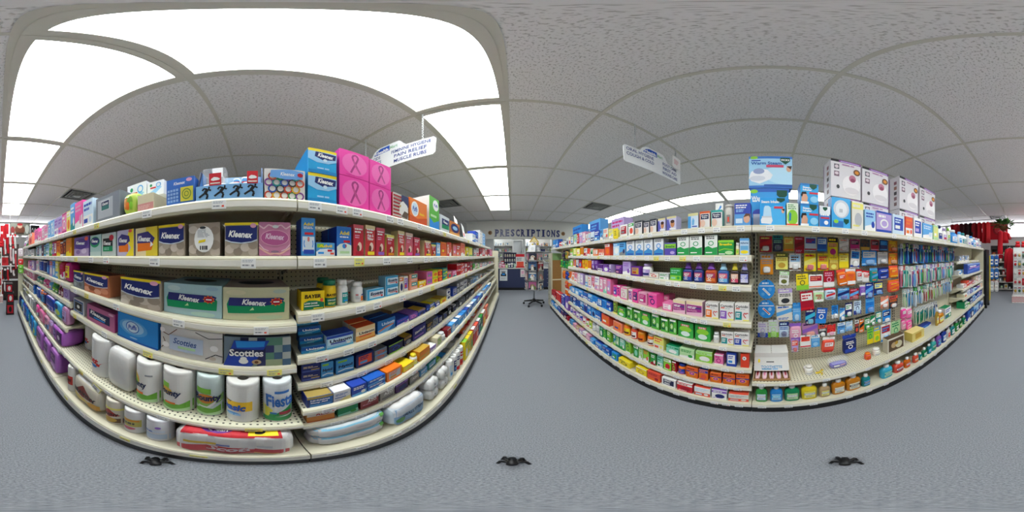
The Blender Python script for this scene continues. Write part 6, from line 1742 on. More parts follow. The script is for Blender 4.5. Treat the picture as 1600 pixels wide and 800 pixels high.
# ------------------------------------------------------------------ things on the shelves that are no plain pack
def thing(name, label, cat, loc, rz=0, group=None): return empty(name, label, cat, loc, rz, group)
def shelf_pt(side, x, ly, z): return toworld(side, px_lx(side, x, ly), ly, z)
# cardboard display of travel packs on the top shelf
lx0, lx1 = px_lx('L', 306, .52), px_lx('L', 411, .52); w = lx1-lx0; zc = 1.4606
e = thing('cardboard_display', 'pale blue cardboard display with black running figures holding travel packs on tissue bay top shelf', 'display', toworld('L', (lx0+lx1)/2, .52, zc), SIDE['L'])
MB().box(-w/2, w/2, 0, .004, 0, .06, '7fb2e0').build('tray_front', 'carton', e)
MB().box(-w/2, w/2, .002, .13, 0, .004, '6fa0cf').build('tray_base', 'carton', e)
for s in (-1, 1):
    MB().prism([(0, 0), (.13, 0), (.13, .155), (.05, .15), (.012, .06)], 'x', s*w/2-.002*s-.0015, s*w/2-.002*s+.0015, '3f78b8').build('side_wing', 'carton', e)
    MB().prism([(.005, .055), (.02, .055), (.06, .148), (.045, .15)], 'x', s*w/2-.0036*s-.0004, s*w/2-.0036*s+.0004, 'ink').build('wing_stripe', 'carton', e)
MB().box(-w/2, w/2, .126, .13, .004, .15, 'a9cbe8').build('back_card', 'carton', e)
def runner(cx, s=1):
    q = lambda a, b: (cx+(a*.062+b*.02)*s, .5+b*.42)
    return [E_(cx+.05*s, .84, .014, .08, 'black'), ('l', [q(.3, .6), q(-.2, .05)], .09, 'black'), ('l', [q(.3, .6), q(1.2, .35)], .05, 'black'), ('l', [q(.2, .6), q(-.7, .75), q(-1, .4)], .05, 'black'), ('l', [q(-.1, .05), q(.6, -.35), q(.5, -.9)], .06, 'black'), ('l', [q(-.1, .05), q(-.9, -.3), q(-1.5, -.6)], .06, 'black')]
MB().prims(sum([runner(x) for x in (.16, .4, .63, .84)], []) + [R(0, 0, 1, .05, 'a9cbe8')], flat(w, .06), asp=w/.06).build('runner_print', 'ink', e)
for k in range(4):
    x = -w/2+.04+k*(w-.07)/3.4
    t = thing('travel_pack', 'white travel tissue packet with grey corners, %s of four across the running-figure display' % nth(k+1), 'tissue pack', toworld('L', (lx0+lx1)/2+x, .528, zc+.0045), SIDE['L'], 'travel packs in the display')
    MB().soft(.046, .068, .03, dict(front='e6e6e4', side='d3d6da', top='dfe6ee'), 4, 6).build('wrap', 'film', t)
    MB().prims([E_(.2, .88, .12, .06, 'charcoal'), E_(.8, .88, .12, .06, 'charcoal'), B(.2, .5, .8, .7, 1, 'silver'), R(.1, .1, .9, .3, 'lightblue')], lambda u, v, o: ((u-.5)*.04, -.001-o, .006+v*.056)).build('front_print', 'ink', t)
for k, (xa, xb, lb) in enumerate([(327, 346, 'red card with white hog emblem near the clear box on the blue display'), (386, 403, 'red card with white hog emblem at the right wing of the blue display')]):
    a, b = px_lx('L', xa, .522), px_lx('L', xb, .522)
    t = thing('red_card', lb, 'card', toworld('L', (a+b)/2, .519, zc+.0585), SIDE['L'], 'red cards on the display')
    MB().box(-(b-a)/2, (b-a)/2, 0, .0012, 0, .05, 'cc2430').build('card', 'carton', t)
    MB().prims([('p', [(.15, .42), (.35, .35), (.85, .4), (.9, .5), (.7, .62), (.4, .66), (.2, .55)], 'white'), R(.1, .1, .9, .2, 'offwhite')], flat(b-a, .05)).build('emblem_print', 'ink', t)
a, b = px_lx('L', 316, .56), px_lx('L', 352, .56)
t = thing('acrylic_box', 'clear acrylic box with white price card standing in the blue display', 'box', toworld('L', (a+b)/2, .565, zc+.075), SIDE['L'])
MB().box(-(b-a)/2, (b-a)/2, 0, .05, 0, .085, 'white', .003).build('box', 'clear', t)
MB().box(-(b-a)*.4, (b-a)*.4, .012, .04, .004, .05, 'silver', .004).build('contents', 'film', t)
MB().box(-.02, .022, .052, .0535, .02, .115, 'white').build('price_card', 'ink', t)
for k, x in enumerate((.02, .05, .075)):
    t = thing('blue_packet', 'blue and white tissue packet standing %s behind the white travel packets' % ('first', 'second', 'third')[k], 'tissue pack', toworld('L', (lx0+lx1)/2+x, .58, zc+.0045), SIDE['L'], 'blue packets in the display')
    MB().soft(.03, .112+.006*k, .03, dict(front='5f9fd8', side='cfe0f0', top='e6eef6'), 4, 6).build('wrap', 'film', t)
    MB().prims([R(.1, .7, .9, .9, 'red'), R(.1, .5, .9, .66, 'white')], lambda u, v, o: ((u-.5)*.026, -.001-o, .01+v*.09)).build('front_print', 'ink', t)
# leaflets leaning at the far end of the top shelf
for k, (x, hh) in enumerate(((716, .13), (726, .10))):
    t = thing('leaflet_card', ('tall white display card leaning back on remedy bay top shelf', 'printed white leaflet leaning below the tall white card')[k], 'card', shelf_pt('L', x, .53+.02*k, 1.4606), SIDE['L'])
    m = MB().box(-.05, .05, 0, .002, 0, hh+.08, 'white').build('card', 'carton', t); m.rotation_euler = (-.25, .3, 0); m.location = (0, 0, .02)
    m = MB().prims([B(.1, .5, .9, .9, 4, 'silver'), E_(.5, .25, .3, .15, 'coral'), R(.2, .05, .6, .15, 'azure')], flat(.1, hh+.08)).build('front_print', 'ink', t); m.rotation_euler = (-.25, .3, 0); m.location = (0, 0, .02)
    MB().box(-.055, .055, .0, .06, 0, .03, 'offwhite', .003).build('holder', 'plastic', t)
# hand written price card on the towel shelf
t = thing('price_sign', 'white hand-lettered price card hung cornerwise on the paper towel shelf edge', 'price sign', shelf_pt('L', 150, .418, .478), SIDE['L'])
m = MB().box(-.035, .035, 0, .0015, -.025, .025, 'lemon').build('card', 'carton', t); m.rotation_euler = (0, .35, 0)
m = MB().prims([R(.06, .06, .94, .94, 'white'), B(.2, .55, .7, .8, 1, 'grey'), B(.2, .2, .8, .5, 1, 'charcoal')], lambda u, v, o: ((u-.5)*.07, -o, (v-.5)*.05)).build('card_print', 'ink', t); m.rotation_euler = (0, .35, 0)
t = thing('shelf_talker', 'yellow notice card hanging over vitamin bay top shelf edge', 'price sign', shelf_pt('R', 962, .902, 1.46), SIDE['R'])
MB().box(-.035, .035, 0, .0015, -.03, .07, 'yellow').build('card', 'carton', t)
MB().prims([B(.2, .3, .8, .8, 3, 'olive')], lambda u, v, o: ((u-.5)*.07, -o, -.03+v*.1)).build('card_print', 'ink', t)
t = thing('shelf_flag', 'small white and blue shelf flag standing among breathing strip boxes', 'price sign', shelf_pt('R', 1124, .99, 1.4476), SIDE['R'])
MB().tube([(0, 0, 0), (0, 0, .16)], .002, 'white').build('pole', 'whitepl', t)
MB().box(-.025, .025, -.001, .001, .1, .17, 'white').build('flag_card', 'carton', t)
MB().prims([('p', [(.2, .2), (.7, .8), (.8, .6), (.4, .15)], 'azure')], lambda u, v, o: ((u-.5)*.05, -.001-o, .1+v*.07)).build('card_print', 'ink', t)
# toothbrush carton on the pegboard's lower shelf
a, b = px_lx('R', 1177.5, .93), px_lx('R', 1234, .93); w = b-a; xm = (a+b)/2
e = thing('open_carton', 'opened white carton of wrapped toothbrushes below the denture packs', 'carton', toworld('R', xm, .905, .3956), SIDE['R'])
MB().box(-w/2, w/2, 0, .2, 0, .003, 'kraft').build('tray_base', 'carton', e)
MB().box(-w/2, w/2, 0, .003, 0, .022, 'kraft').build('tray_front', 'carton', e)
for s in (-1, 1): MB().prism([(0, 0), (.2, 0), (.2, .2), (.085, .2), (.06, .065), (0, .022)], 'x', s*w/2-.0015, s*w/2+.0015, 'c9b28a').build('side_panel', 'carton', e)
lid = MB().prism([(.05, .062), (.053, .062), (.088, .165), (.085, .165)], 'x', -w/2, w/2, 'e3e2de').build('front_lid', 'carton', e)
fl_ = MB().box(-w/2, -.001, .087, .2, .199, .202, 'e6e5e1').build('top_flap', 'carton', e)
fl_ = MB().box(.001, w/2, .087, .2, .1995, .2025, 'e6e5e1').build('top_flap', 'carton', e)
MB().prism([(.085, .165), (.088, .165), (.09, .2), (.087, .2)], 'x', -w/2, w/2, 'dedcd7').build('upper_lid', 'carton', e)
MB().prims([T('TOOTHETTE', .5, .3, .6, .2, '2f8fc4', b=.02), R(.22, .1, .5, .18, '2f8fc4'), B(.52, .08, .78, .2, 1, 'sky'), T('- - -', .5, .72, .3, .05, 'charcoal'), B(.38, .6, .62, .7, 1, 'charcoal'), E_(.14, .75, .03, .14, 'yellow')][:3] + [B(.35, .62, .65, .74, 1, 'charcoal'), E_(.14, .75, .03, .14, 'yellow')], lambda u, v, o: ((u-.5)*w, .05+.035*v-o, .062+.103*v), asp=w/.11).build('lettering', 'ink', e)
for k in range(5):
    x = -w/2+.022+k*(w-.044)/4
    t = thing('toothbrush_sachet', 'pink and clear wrapped toothbrush lying in the open white carton, %s from left' % nth(k+1), 'toothbrush', toworld('R', xm+x, .912, .4+.004), SIDE['R'], 'wrapped toothbrushes in the carton')
    MB().soft(.03, .018, .12, dict(front='e3bcc4', side='d9c9cc', top='e6c6cc'), 3, 5).build('sachet', 'film', t)
    MB().tube([(0, -.001, .009), (0, .06, .0195), (0, .11, .014)], .004, 'pink' if k % 2 else 'crimson').build('brush_handle', 'plastic', t)
# zip bag of blue goods, yellow pieces
t = thing('zip_bag', 'clear bag with violet-blue printed panel lying on the floss bay lower shelf', 'bag', shelf_pt('R', 1313, .95, .3956), SIDE['R'])
MB().soft(.15, .11, .07, 'white', 3, 8).build('bag', 'clear', t)
MB().soft(.12, .05, .05, dict(front='4a3fb0', side='5a4fc0', top='8f8fd8'), 3.5, 6).build('contents', 'film', t).location = (0, .01, .003)
MB().prims([R(.1, .35, .5, .8, 'white'), R(.55, .6, .9, .85, 'rose'), B(.5, .2, .9, .5, 2, 'lavender')], lambda u, v, o: ((u-.5)*.1, .0088-o, .012+v*.036)).build('front_print', 'ink', t)
for k, (x, ly) in enumerate(((1279, .945), (1285, .965), (1286, .93))):
    t = thing('dental_wax', 'small yellow wax piece on floss bay lower shelf, %s of three by white jars' % nth(k+1), 'wax piece', shelf_pt('R', x, ly, .3956), SIDE['R']+k*.6, 'yellow wax pieces')
    MB().soft(.035, .012, .014, 'lemon' if k else 'yellow', 3, 5).build('wax', 'plastic', t)
    MB().box(-.012, .012, .001, .013, .0115, .0125, 'gold').build('label_print', 'ink', t)
t = thing('round_tub', 'small white round tub standing behind the front white tub', 'tub', shelf_pt('R', 1262, 1.01, .3956), SIDE['R'])
MB().lathe([(.024, 0), (.026, .003), (.026, .02)], 'offwhite', 20).build('tub', 'plastic', t)
MB().lathe([(.028, .019), (.028, .03), (.026, .032)], 'white', 20).build('lid', 'plastic', t)
# ------------------------------------------------------------------ hanging aisle signs
def aisle_sign(label, xc, y, zb, wd_, tilt, left, right, mirror, chains):
    e = thing('aisle_sign', label, 'sign', (xc, y, zb)); h = .19
    P = [(-wd_/2+.015, 0), (wd_/2-.015, 0), (wd_/2, .02), (wd_/2, h-.02), (wd_/2-.015, h), (.16, h), (.13, h+.03), (.10, h+.07), (.085, h+.08), (-.14, h+.08), (-.19, h+.05), (-.22, h), (-wd_/2+.015, h), (-wd_/2, h-.02), (-wd_/2, .02)]
    if mirror: P = [(-.04*0+p, q) for p, q in P]
    b = MB().prism(P, 'y', -.004, .004, 'e9ecee').build('board', 'whitepl', e)
    F = 1.45; hf = h*F
    pr = [('p', [(.265, 1.0/F), (.275, 1.1/F), (.30, 1.22/F), (.36, 1.34/F), (.49, 1.34/F), (.49, 1.0/F)], '2255b8'), T('Health', .38, 1.12/F, .19, .2/F, 'white', b=.04), T('Mart', .545, 1.16/F, .1, .2/F, '9fc9a8', b=.03)]
    mp = lambda u, v, o: ((u-.5)*wd_, -.004-o, v*hf)
    for s, items, cx in (('l', left, .2), ('r', right, .74)):
        n = len(items)
        for k, tx in enumerate(items):
            pr.append(T(tx, cx+(.03 if s == 'l' else 0), (.8-k*.29)/F, min(.44, .033*len(tx)), .19/F, '34488f', b=.012))
    for q in (0, 1):   # printed on both faces
        m = mp if q == 0 else (lambda u, v, o: (-(u-.5)*wd_, .004+o, v*hf))
        MB().prims(pr if q == 0 else pr[3:], m, asp=wd_/hf).build('lettering', 'ink', e)
    for o in e.children: o.rotation_euler = (0, tilt, 0)
    for cx in chains:
        zt = CEIL-.008-zb; z0 = h-.012 - tan(tilt)*cx; n = int((zt-z0)/.016)
        m = MB()
        for k in range(n):
            zz = z0 + (zt-z0)*(k+.5)/n; r = .010
            if k % 2: m.tube([(cx-r*.55, 0, zz-r), (cx+r*.55, 0, zz-r), (cx+r*.55, 0, zz+r), (cx-r*.55, 0, zz+r), (cx-r*.55, 0, zz-r)], 0.003, 'white', 4)
            else: m.tube([(cx, -r*.55, zz-r), (cx, r*.55, zz-r), (cx, r*.55, zz+r), (cx, -r*.55, zz+r), (cx, -r*.55, zz-r)], .003, 'white', 4)
        c = m.build('chain', 'whitepl', e); c['kind'] = 'stuff'
aisle_sign('white aisle sign with blue lettering hanging above the pink ribbon boxes', -.885, .95, 2.06, .80, radians(2.5), ['ANTACIDS', 'LAXATIVES', 'VITAMINS'], ['FEMININE HYGIENE', 'PAIN RELIEF', 'MUSCLE RUBS'], 0, (-.305, .305))
aisle_sign('white aisle sign with blue lettering hanging over the cold remedy shelves', 1.15, .92, 2.08, .79, radians(-3.5), ['ORAL HYGIENE', 'COUGH & COLD'], ['FOOT CARE', 'FIRST AID', 'WOUND CARE'], 1, (-.285, .29))
t = thing('paper_notice', 'square white paper notice with faint red print hanging beside the cold remedy aisle sign', 'notice', (1.4, .88, 2.25))
MB().box(-.075, .075, 0, .001, 0, .16, 'f1efec').build('sheet', 'carton', t)
MB().prims([B(.2, .3, .8, .75, 5, 'e0a8a8')], flat(.15, .16)).build('text_print', 'ink', t)
MB().tube([(0, .001, .158), (0, .02, CEIL-2.25-.007)], .0012, 'white').build('string', 'whitepl', t)

# ------------------------------------------------------------------ prescription counter
CY = 5.95
sof = MB().box(-1.7, 3.0, CY, CY+.12, 1.90, CEIL-.01, 'd9d8d2').build('wall_header', mat('header_paint', .8, color='d5d4cc', noise=.03)); struct(sof)
LET = 'PRESCRIPTIONS'
e = thing('letter_sign', 'navy raised letters reading prescriptions on the white header above the counter', 'sign', (-.64, CY-.012, 1.985))
SER = {'P': 'blt', 'R': 'blrt', 'E': 'lT', 'S': '', 'C': '', 'I': 'cT', 'T': 'c', 'O': '', 'N': 'blrN'}
for k, ch in enumerate(LET):
    vs, fs = text_mesh(ch, .045, 0); wl = .075 if ch == 'I' else .14; hl = .27; cx = (k+.5)*2.46/13
    m = MB()
    n = len(vs); V = [(cx+a*wl, 0, (b+.5)*hl) for a, b in vs]; W = [(x, .011, z) for x, _, z in V]
    m.add(V + W, fs + [tuple(i+n for i in f[::-1]) for f in fs], '27306a')
    ser = {'P': [(-.5, 0, .5), (-.5, 1, .3)], 'R': [(-.45, 0, .5), (.45, 0, .45), (-.5, 1, .3)], 'E': [(-.5, 0, .3), (-.5, 1, .3)], 'I': [(0, 0, 1.), (0, 1, 1.)], 'T': [(0, 0, .5)], 'N': [(-.45, 0, .45), (.45, 1, .45), (-.5, 1, .3)]}.get(ch, [])
    for a, t_, ww in ser: m.box(cx+a*wl-ww*.07, cx+a*wl+ww*.07, 0, .011, t_*(hl-.022), t_*(hl-.022)+.022, '27306a')
    m.build('letter', 'plastic', e)
for x, lb in ((-.80, 'round bronze medallion before the first letter of the header sign'), (1.93, 'round bronze medallion after the last letter of the header sign')):
    t = thing('medallion', lb, 'medallion', (x, CY-.001, 2.13))
    m = MB().lathe([(.075, 0), (.075, .012), (.06, .016)], 'bronze', 24).build('rim', 'plastic', t); m.rotation_euler = (pi/2, 0, 0)
    m = MB().lathe([(.045, .015), (.03, .022), (.004, .024)], 'brown', 20).build('boss', 'plastic', t); m.rotation_euler = (pi/2, 0, 0)
e = thing('pharmacy_counter', 'navy prescription counter with pale worktop under the lettered header', 'counter', (0, CY, 0))
MB().box(-1.5, 1.35, 0, .06, .1, .80, 'navy').build('front_panel', 'navy', e)
MB().box(-1.5, 1.35, .03, .6, 0, .1, 'black').build('plinth', 'kick', e)
MB().box(-1.5, 1.35, -.03, .6, .80, .84, 'd8d6ce', .006).build('worktop', 'plastic', e)
t = thing('printer_poster', 'white poster picturing a black printer on the navy counter front', 'poster', (-.31, CY-.003, .36))
MB().box(-.14, .14, 0, .002, 0, .42, 'dfe3e6').build('sheet', 'carton', t)
MB().prims([R(.25, .45, .75, .7, 'charcoal'), R(.15, .4, .85, .58, 'black'), R(.32, .5, .68, .64, 'azure'), ('p', [(.3, .7), (.7, .7), (.8, .85), (.2, .85)], 'grey'), B(.2, .1, .8, .3, 2, 'silver')], flat(.28, .42)).build('poster_print', 'ink', t)
t = thing('small_poster', 'small white and pink notice on the navy counter behind the magazine spinner', 'poster', (.40, CY-.003, .5))
MB().box(-.09, .09, 0, .002, 0, .28, 'e6e0dc').build('sheet', 'carton', t)
MB().prims([R(.2, .4, .7, .8, 'rose'), B(.2, .1, .8, .3, 2, 'grey')], flat(.18, .28)).build('poster_print', 'ink', t)
t = thing('counter_poster', 'red-topped white poster standing on the prescription worktop', 'poster', (.30, CY+.02, .8405))
MB().box(-.16, .16, 0, .004, 0, .5, 'e9e6e2').build('sheet', 'carton', t)
MB().prims([R(0, .8, 1, 1, 'red'), R(.1, .1, .9, .45, 'coral'), B(.1, .5, .9, .75, 3, 'grey'), R(0, 0, 1, .1, 'red')], flat(.32, .5)).build('poster_print', 'ink', t)
MB().box(-.1, .1, .004, .08, 0, .006, 'silver').build('foot', 'plastic', t)
# goods on the worktop
for k, (x, nm, cd, w_, h_) in enumerate([(-.43, 'counter_box', 'pink', .1, .16), (-.30, 'counter_box', 'hotpink', .09, .12), (-.20, 'counter_box', 'lime', .1, .1), (-.36, 'counter_box', 'crimson', .12, .24), (-.10, 'counter_box', 'navy', .1, .18), (.0, 'counter_box', 'ink', .12, .2), (.11, 'counter_box', 'mint', .08, .14)]):
    yy = CY+.06+(.16 if k in (3,) else 0)
    t = thing(nm, '%s little carton on the prescription worktop' % cw(cd) + (' behind the pink one' if k == 3 else ' beside the printed poster' if k == 6 else ''), 'box', (x, yy, .8405), 0, 'cartons on the prescription worktop')
    MB().box(-w_/2, w_/2, 0, .08, 0, h_, cd, .002).build('carton', 'carton', t)
    MB().prims([R(.1, .55, .9, .85, 'white'), E_(.5, .3, .25, .18, 'offwhite')], flat(w_, h_)).build('front_print', 'ink', t)
# dispensary shelving behind the counter
def rack(xa, xb, y, zs, label, frame='e6e6e4', back='steel'):
    e = thing('dispensary_shelf', label, 'shelf', ((xa+xb)/2, y, 0)); W = xb-xa
    for s in (-1, 1): MB().box(s*W/2-.015, s*W/2+.015, 0, .3, 0, 2.1, frame).build('side_panel', 'plastic', e)
    MB().box(-W/2, W/2, .29, .31, 0, 2.1, frame).build('back_panel', 'plastic', e)
    for z in zs: MB().box(-W/2+.015, W/2-.015, 0, .29, z-.02, z, frame).build('shelf', 'plastic', e)
    return e
QC = ['white', 'offwhite', 'lightgrey', 'navy', 'white', 'tan', 'amber', 'white', 'coral', 'silver', 'cream', 'emerald']
def stock(xa, xb, y, zs, where, seed, hmax=.16):
    r = random.Random(seed); 
    for zi, z in enumerate(zs):
        x = xa+.03; k = 0
        while x < xb-.06:
            k += 1; w_ = r.uniform(.06, .1); h_ = r.uniform(.1, hmax); c = r.choice(QC)
            if r.random() < .55:
                o = empty('stock_bottle', '%s stock bottle, %s on %s %s' % (cw(c), nth(k), where, ('upper board', 'second board', 'third board', 'fourth board', 'fifth board', 'sixth board')[zi]), 'bottle', (x+w_/2, y+.05, z+.0005), 0, 'dispensary stock')
                for nm, me in parts_of('q:%s/%s/%s' % (c, r.choice(['white', 'lightblue', 'lemon']), 'navy'), round(w_*.7, 2), round(h_, 2), .07, True): link(nm, me, o)
            else:
                o = empty('stock_carton', '%s stock carton, %s on %s %s' % (cw(c), nth(k), where, ('upper board', 'second board', 'third board', 'fourth board', 'fifth board', 'sixth board')[zi]), 'box', (x+w_/2, y+.04, z+.0005), 0, 'dispensary stock')
                MB().box(-w_/2, w_/2, 0, .12, 0, h_, c, .002).build('carton', 'carton', o)
                MB().prims([R(.1, .5, .9, .8, r.choice(['navy', 'coral', 'sky', 'white', 'lime'])), R(.1, .15, .5, .3, 'grey')], flat(w_, h_)).build('front_print', 'ink', o)
            x += w_+r.uniform(.01, .05)
ZS = [1.75, 1.48, 1.22, .98]
rack(-.85, .02, 7.6, ZS, 'white dispensary shelving seen through the counter opening'); stock(-.83, 0, 7.6, ZS, 'white shelving', 1)
rack(.62, 1.9, 7.6, ZS, 'wide white dispensary shelving behind the magazine spinner'); stock(.64, 1.88, 7.6, ZS, 'wide shelving', 2)
e = thing('bottle_cabinet', 'navy cabinet of pale bottles standing on the prescription worktop', 'cabinet', (-.08, CY+.32, .8405))
MB().box(-.24, .24, .2, .22, 0, .56, 'ink').build('back_panel', 'plastic', e)
for z in (0.03, .2, .38, .56): MB().box(-.24, .24, 0, .2, z-.015, z, 'navy').build('shelf', 'plastic', e)
for s in (-1, 1): MB().box(s*.24-.01, s*.24+.01, 0, .22, 0, .56, 'ink').build('side_panel', 'plastic', e)
for zi, z in enumerate((.03, .2, .38)):
    for k in range(5):
        o = empty('stock_bottle', '%s bottle from left on %s board of the navy cabinet' % (nth(k+1), ('bottom', 'middle', 'upper')[zi]), 'bottle', (-.08-.18+k*.09, CY+.34, .8405+z+.0005), 0, 'cabinet bottles')
        for nm, me in parts_of('q:%s/white/navy' % ('cream', 'offwhite', 'tan')[zi], .06, .12, .06, True): link(nm, me, o)
struct(MB().box(.05, .5, 7.9, 7.95, 0, 2.05, 'd9dcde').build('door_1', 'plastic'))
dfr = ringframe(.25, 1.03, .04, -.03, .03, 'f0f0ee').build('trim_1', 'plastic'); dfr.rotation_euler = (pi/2, 0, 0); dfr.location = (.275, 7.88, 1.03); struct(dfr)
# magazine spinner
mx, my = .56, 4.1
e = thing('magazine_spinner', 'tall rotating magazine rack on five black casters before the prescription counter', 'magazine rack', (mx, my, 0))
MB().tube([(0, 0, .07), (0, 0, 1.62)], .016, 'silver', 10).build('pole', 'wire', e)
for k in range(5):
    a = 2*pi*k/5+.3
    l = MB().tube([(.02*cos(a), .02*sin(a), .12), (.26*cos(a), .26*sin(a), .085)], [.026, .018], 'black', 8).build('leg', 'black', e)
    MB().lathe([(.012, 0), (.026, .006), (.026, .05), (.012, .056)], 'black', 12, .27*cos(a), .27*sin(a)).build('caster', 'black', l)
MB().lathe([(.03, .08), (.04, .1), (.04, .15), (.02, .17)], 'black', 16).build('hub', 'black', e)
NF = 6
tiers = [(.42, .2), (.66, .2), (.9, .2), (1.14, .175)]
CVC = ['2d3350', '8a8f98', 'a8343a', '3f6a9a', 'd9d2c0', '5a3a30', 'c98a8f', '24262c', 'e0e3e6', '6a7f4a', 'b0608a']
rr = random.Random(11); nmag = 0
for ti, (z, hh) in enumerate(tiers):
    for f in range(NF):
        a = 2*pi*f/NF+.2; R_ = .2 - (.03 if ti == 3 else 0)
        px_, py_ = R_*cos(a), R_*sin(a); rot = a+pi/2
        g = MB().box(-.1, .1, -.024, .003, -.006, -.002, 'black'); g.box(-.1, .1, -.028, -.025, -.004, .03, 'black'); g.box(-.1, .1, .004, .007, -.004, hh, 'black')
        pk = g.build('wire_pocket', 'wire', e); pk.location = (px_, py_, z); pk.rotation_euler = (0, 0, rot)
        for s in range(1):
            c1, c2, c3 = rr.choice(CVC), rr.choice(CVC), rr.choice(CVC); nmag += 1
            lb = '%s magazine cover, pocket %s of the %s tier on the spinner' % (('dark', 'pale', 'coloured')[rr.randrange(3)], nth(f+1), ('lowest', 'second', 'third', 'topmost')[ti])
            lb = 'magazine in the %s pocket around the %s tier of the spinner' % (nth(f+1), ('lowest', 'second', 'third', 'topmost')[ti])
            t = empty('magazine', lb, 'magazine', (mx+px_, my+py_, z+.001), rot, 'magazines on the spinner')
            MB().box(-.095, .095, -.015, -.004, 0, hh+.02, c1).build('pages', 'carton', t)
            MB().prims([E_(.5, .45, .3, .3, c2), R(.05, .8, .95, .96, c3), R(.55, .1, .95, .5, rr.choice(CVC)), R(.05, .08, .4, .3, rr.choice(CVC)), ('p', [(.3, .1), (.7, .1), (.62, .5), (.38, .5)], 'offwhite'), E_(.5, .6, .13, .1, 'c9a08a')], lambda u, v, o: ((u-.5)*.19, -.015-o, v*(hh+.02))).build('cover_print', 'ink', t)
MB().lathe([(.22, 1.36), (.22, 1.37), (.02, 1.37)], 'black', 12).build('top_ring', 'black', e)
for k in range(6):
    a = 2*pi*k/6+.1
    t = empty('display_card', 'folded card fanned at the top of the spinner, %s around' % nth(k+1), 'card', (mx+.17*cos(a), my+.17*sin(a), 1.3705), a+pi/2, 'cards on top of the spinner')
    c = rr.choice(['191a1d', '35373c', 'e6e8ea', 'c8708f', '8b8e93'])
    MB().prism([(0, 0), (.09, 0), (.045, .17)], 'x', -.075, .075, c).build('card', 'carton', t)
    MB().prims([E_(.5, .5, .28, .25, 'lightgrey'), R(.2, .1, .8, .25, 'offwhite')], lambda u, v, o: ((u-.5)*.145, v*.043-o*2, v*.163)).build('card_print', 'ink', t)
t = thing('gold_pennant', 'gold triangular topper at the peak of the magazine spinner', 'topper', (mx, my, 1.62))
MB().prism([(-.13, 0), (.13, 0), (.0, .16)], 'y', -.004, .004, 'gold').build('panel', 'carton', t)
MB().prism([(-.09, .01), (.09, .01), (.0, .12)], 'y', -.006, -.004, 'e6d9a0').build('inset', 'carton', t)
# brown pegboard end beside the spinner
e = thing('end_fixture', 'tall brown pegboard end panel with green header beyond the cold remedy shelves', 'fixture', (1.12, 3.80, 0))
MB().box(-.16, .2, 0, .03, .1, 1.17, 'wood').build('pegboard', 'pegwood', e)
MB().box(-.16, .2, -.012, .03, .68, .71, 'cream').build('cross_rail', 'plastic', e)
MB().box(-.16, .2, -.004, .03, 1.17, 1.34, '8fb87a').build('header', 'carton', e)
MB().box(-.19, -.16, -.02, .3, 0, 1.34, 'offwhite').build('post', 'steel', e)
for k in range(11):
    MB().tube([(-.19, .1+.03*(k % 3), .2+k*.1), (-.26, .1+.03*(k % 3), .205+k*.1)], .004, 'grey', 5).build('peg', 'wire', e)
# pegs and small packs at the counter end of the medicine shelves
e, _, yc = BAYS['L6']
for k in range(12):
    for q in range(2):
        MB().tube([(.455, .45+q*.12, .35+k*.085), (.55, .45+q*.12, .355+k*.085)], .003, 'silver', 5).build('end_peg', 'wire', e)
for k in range(10):
    c = ('white', 'lightgrey', 'rose', 'offwhite', 'silver')[k % 5]
    t = empty('end_pack', '%s little pack on the end pegs facing the counter, %s from the floor' % (cw(c), nth(k+1)), 'hanging pack', (-.46 if k % 2 else -.56, J+4.52+.06, .40+k*.085), 0, 'packs on the end pegs')
    MB().box(-.035, .035, 0, .03, -.05, .0, c, .002).build('carton', 'carton', t)
    MB().prims([R(.1, .5, .9, .9, ('coral', 'sky', 'red', 'navy', 'green')[k % 5])], lambda u, v, o: ((u-.5)*.07, -o, -.05+v*.05)).build('front_print', 'ink', t)

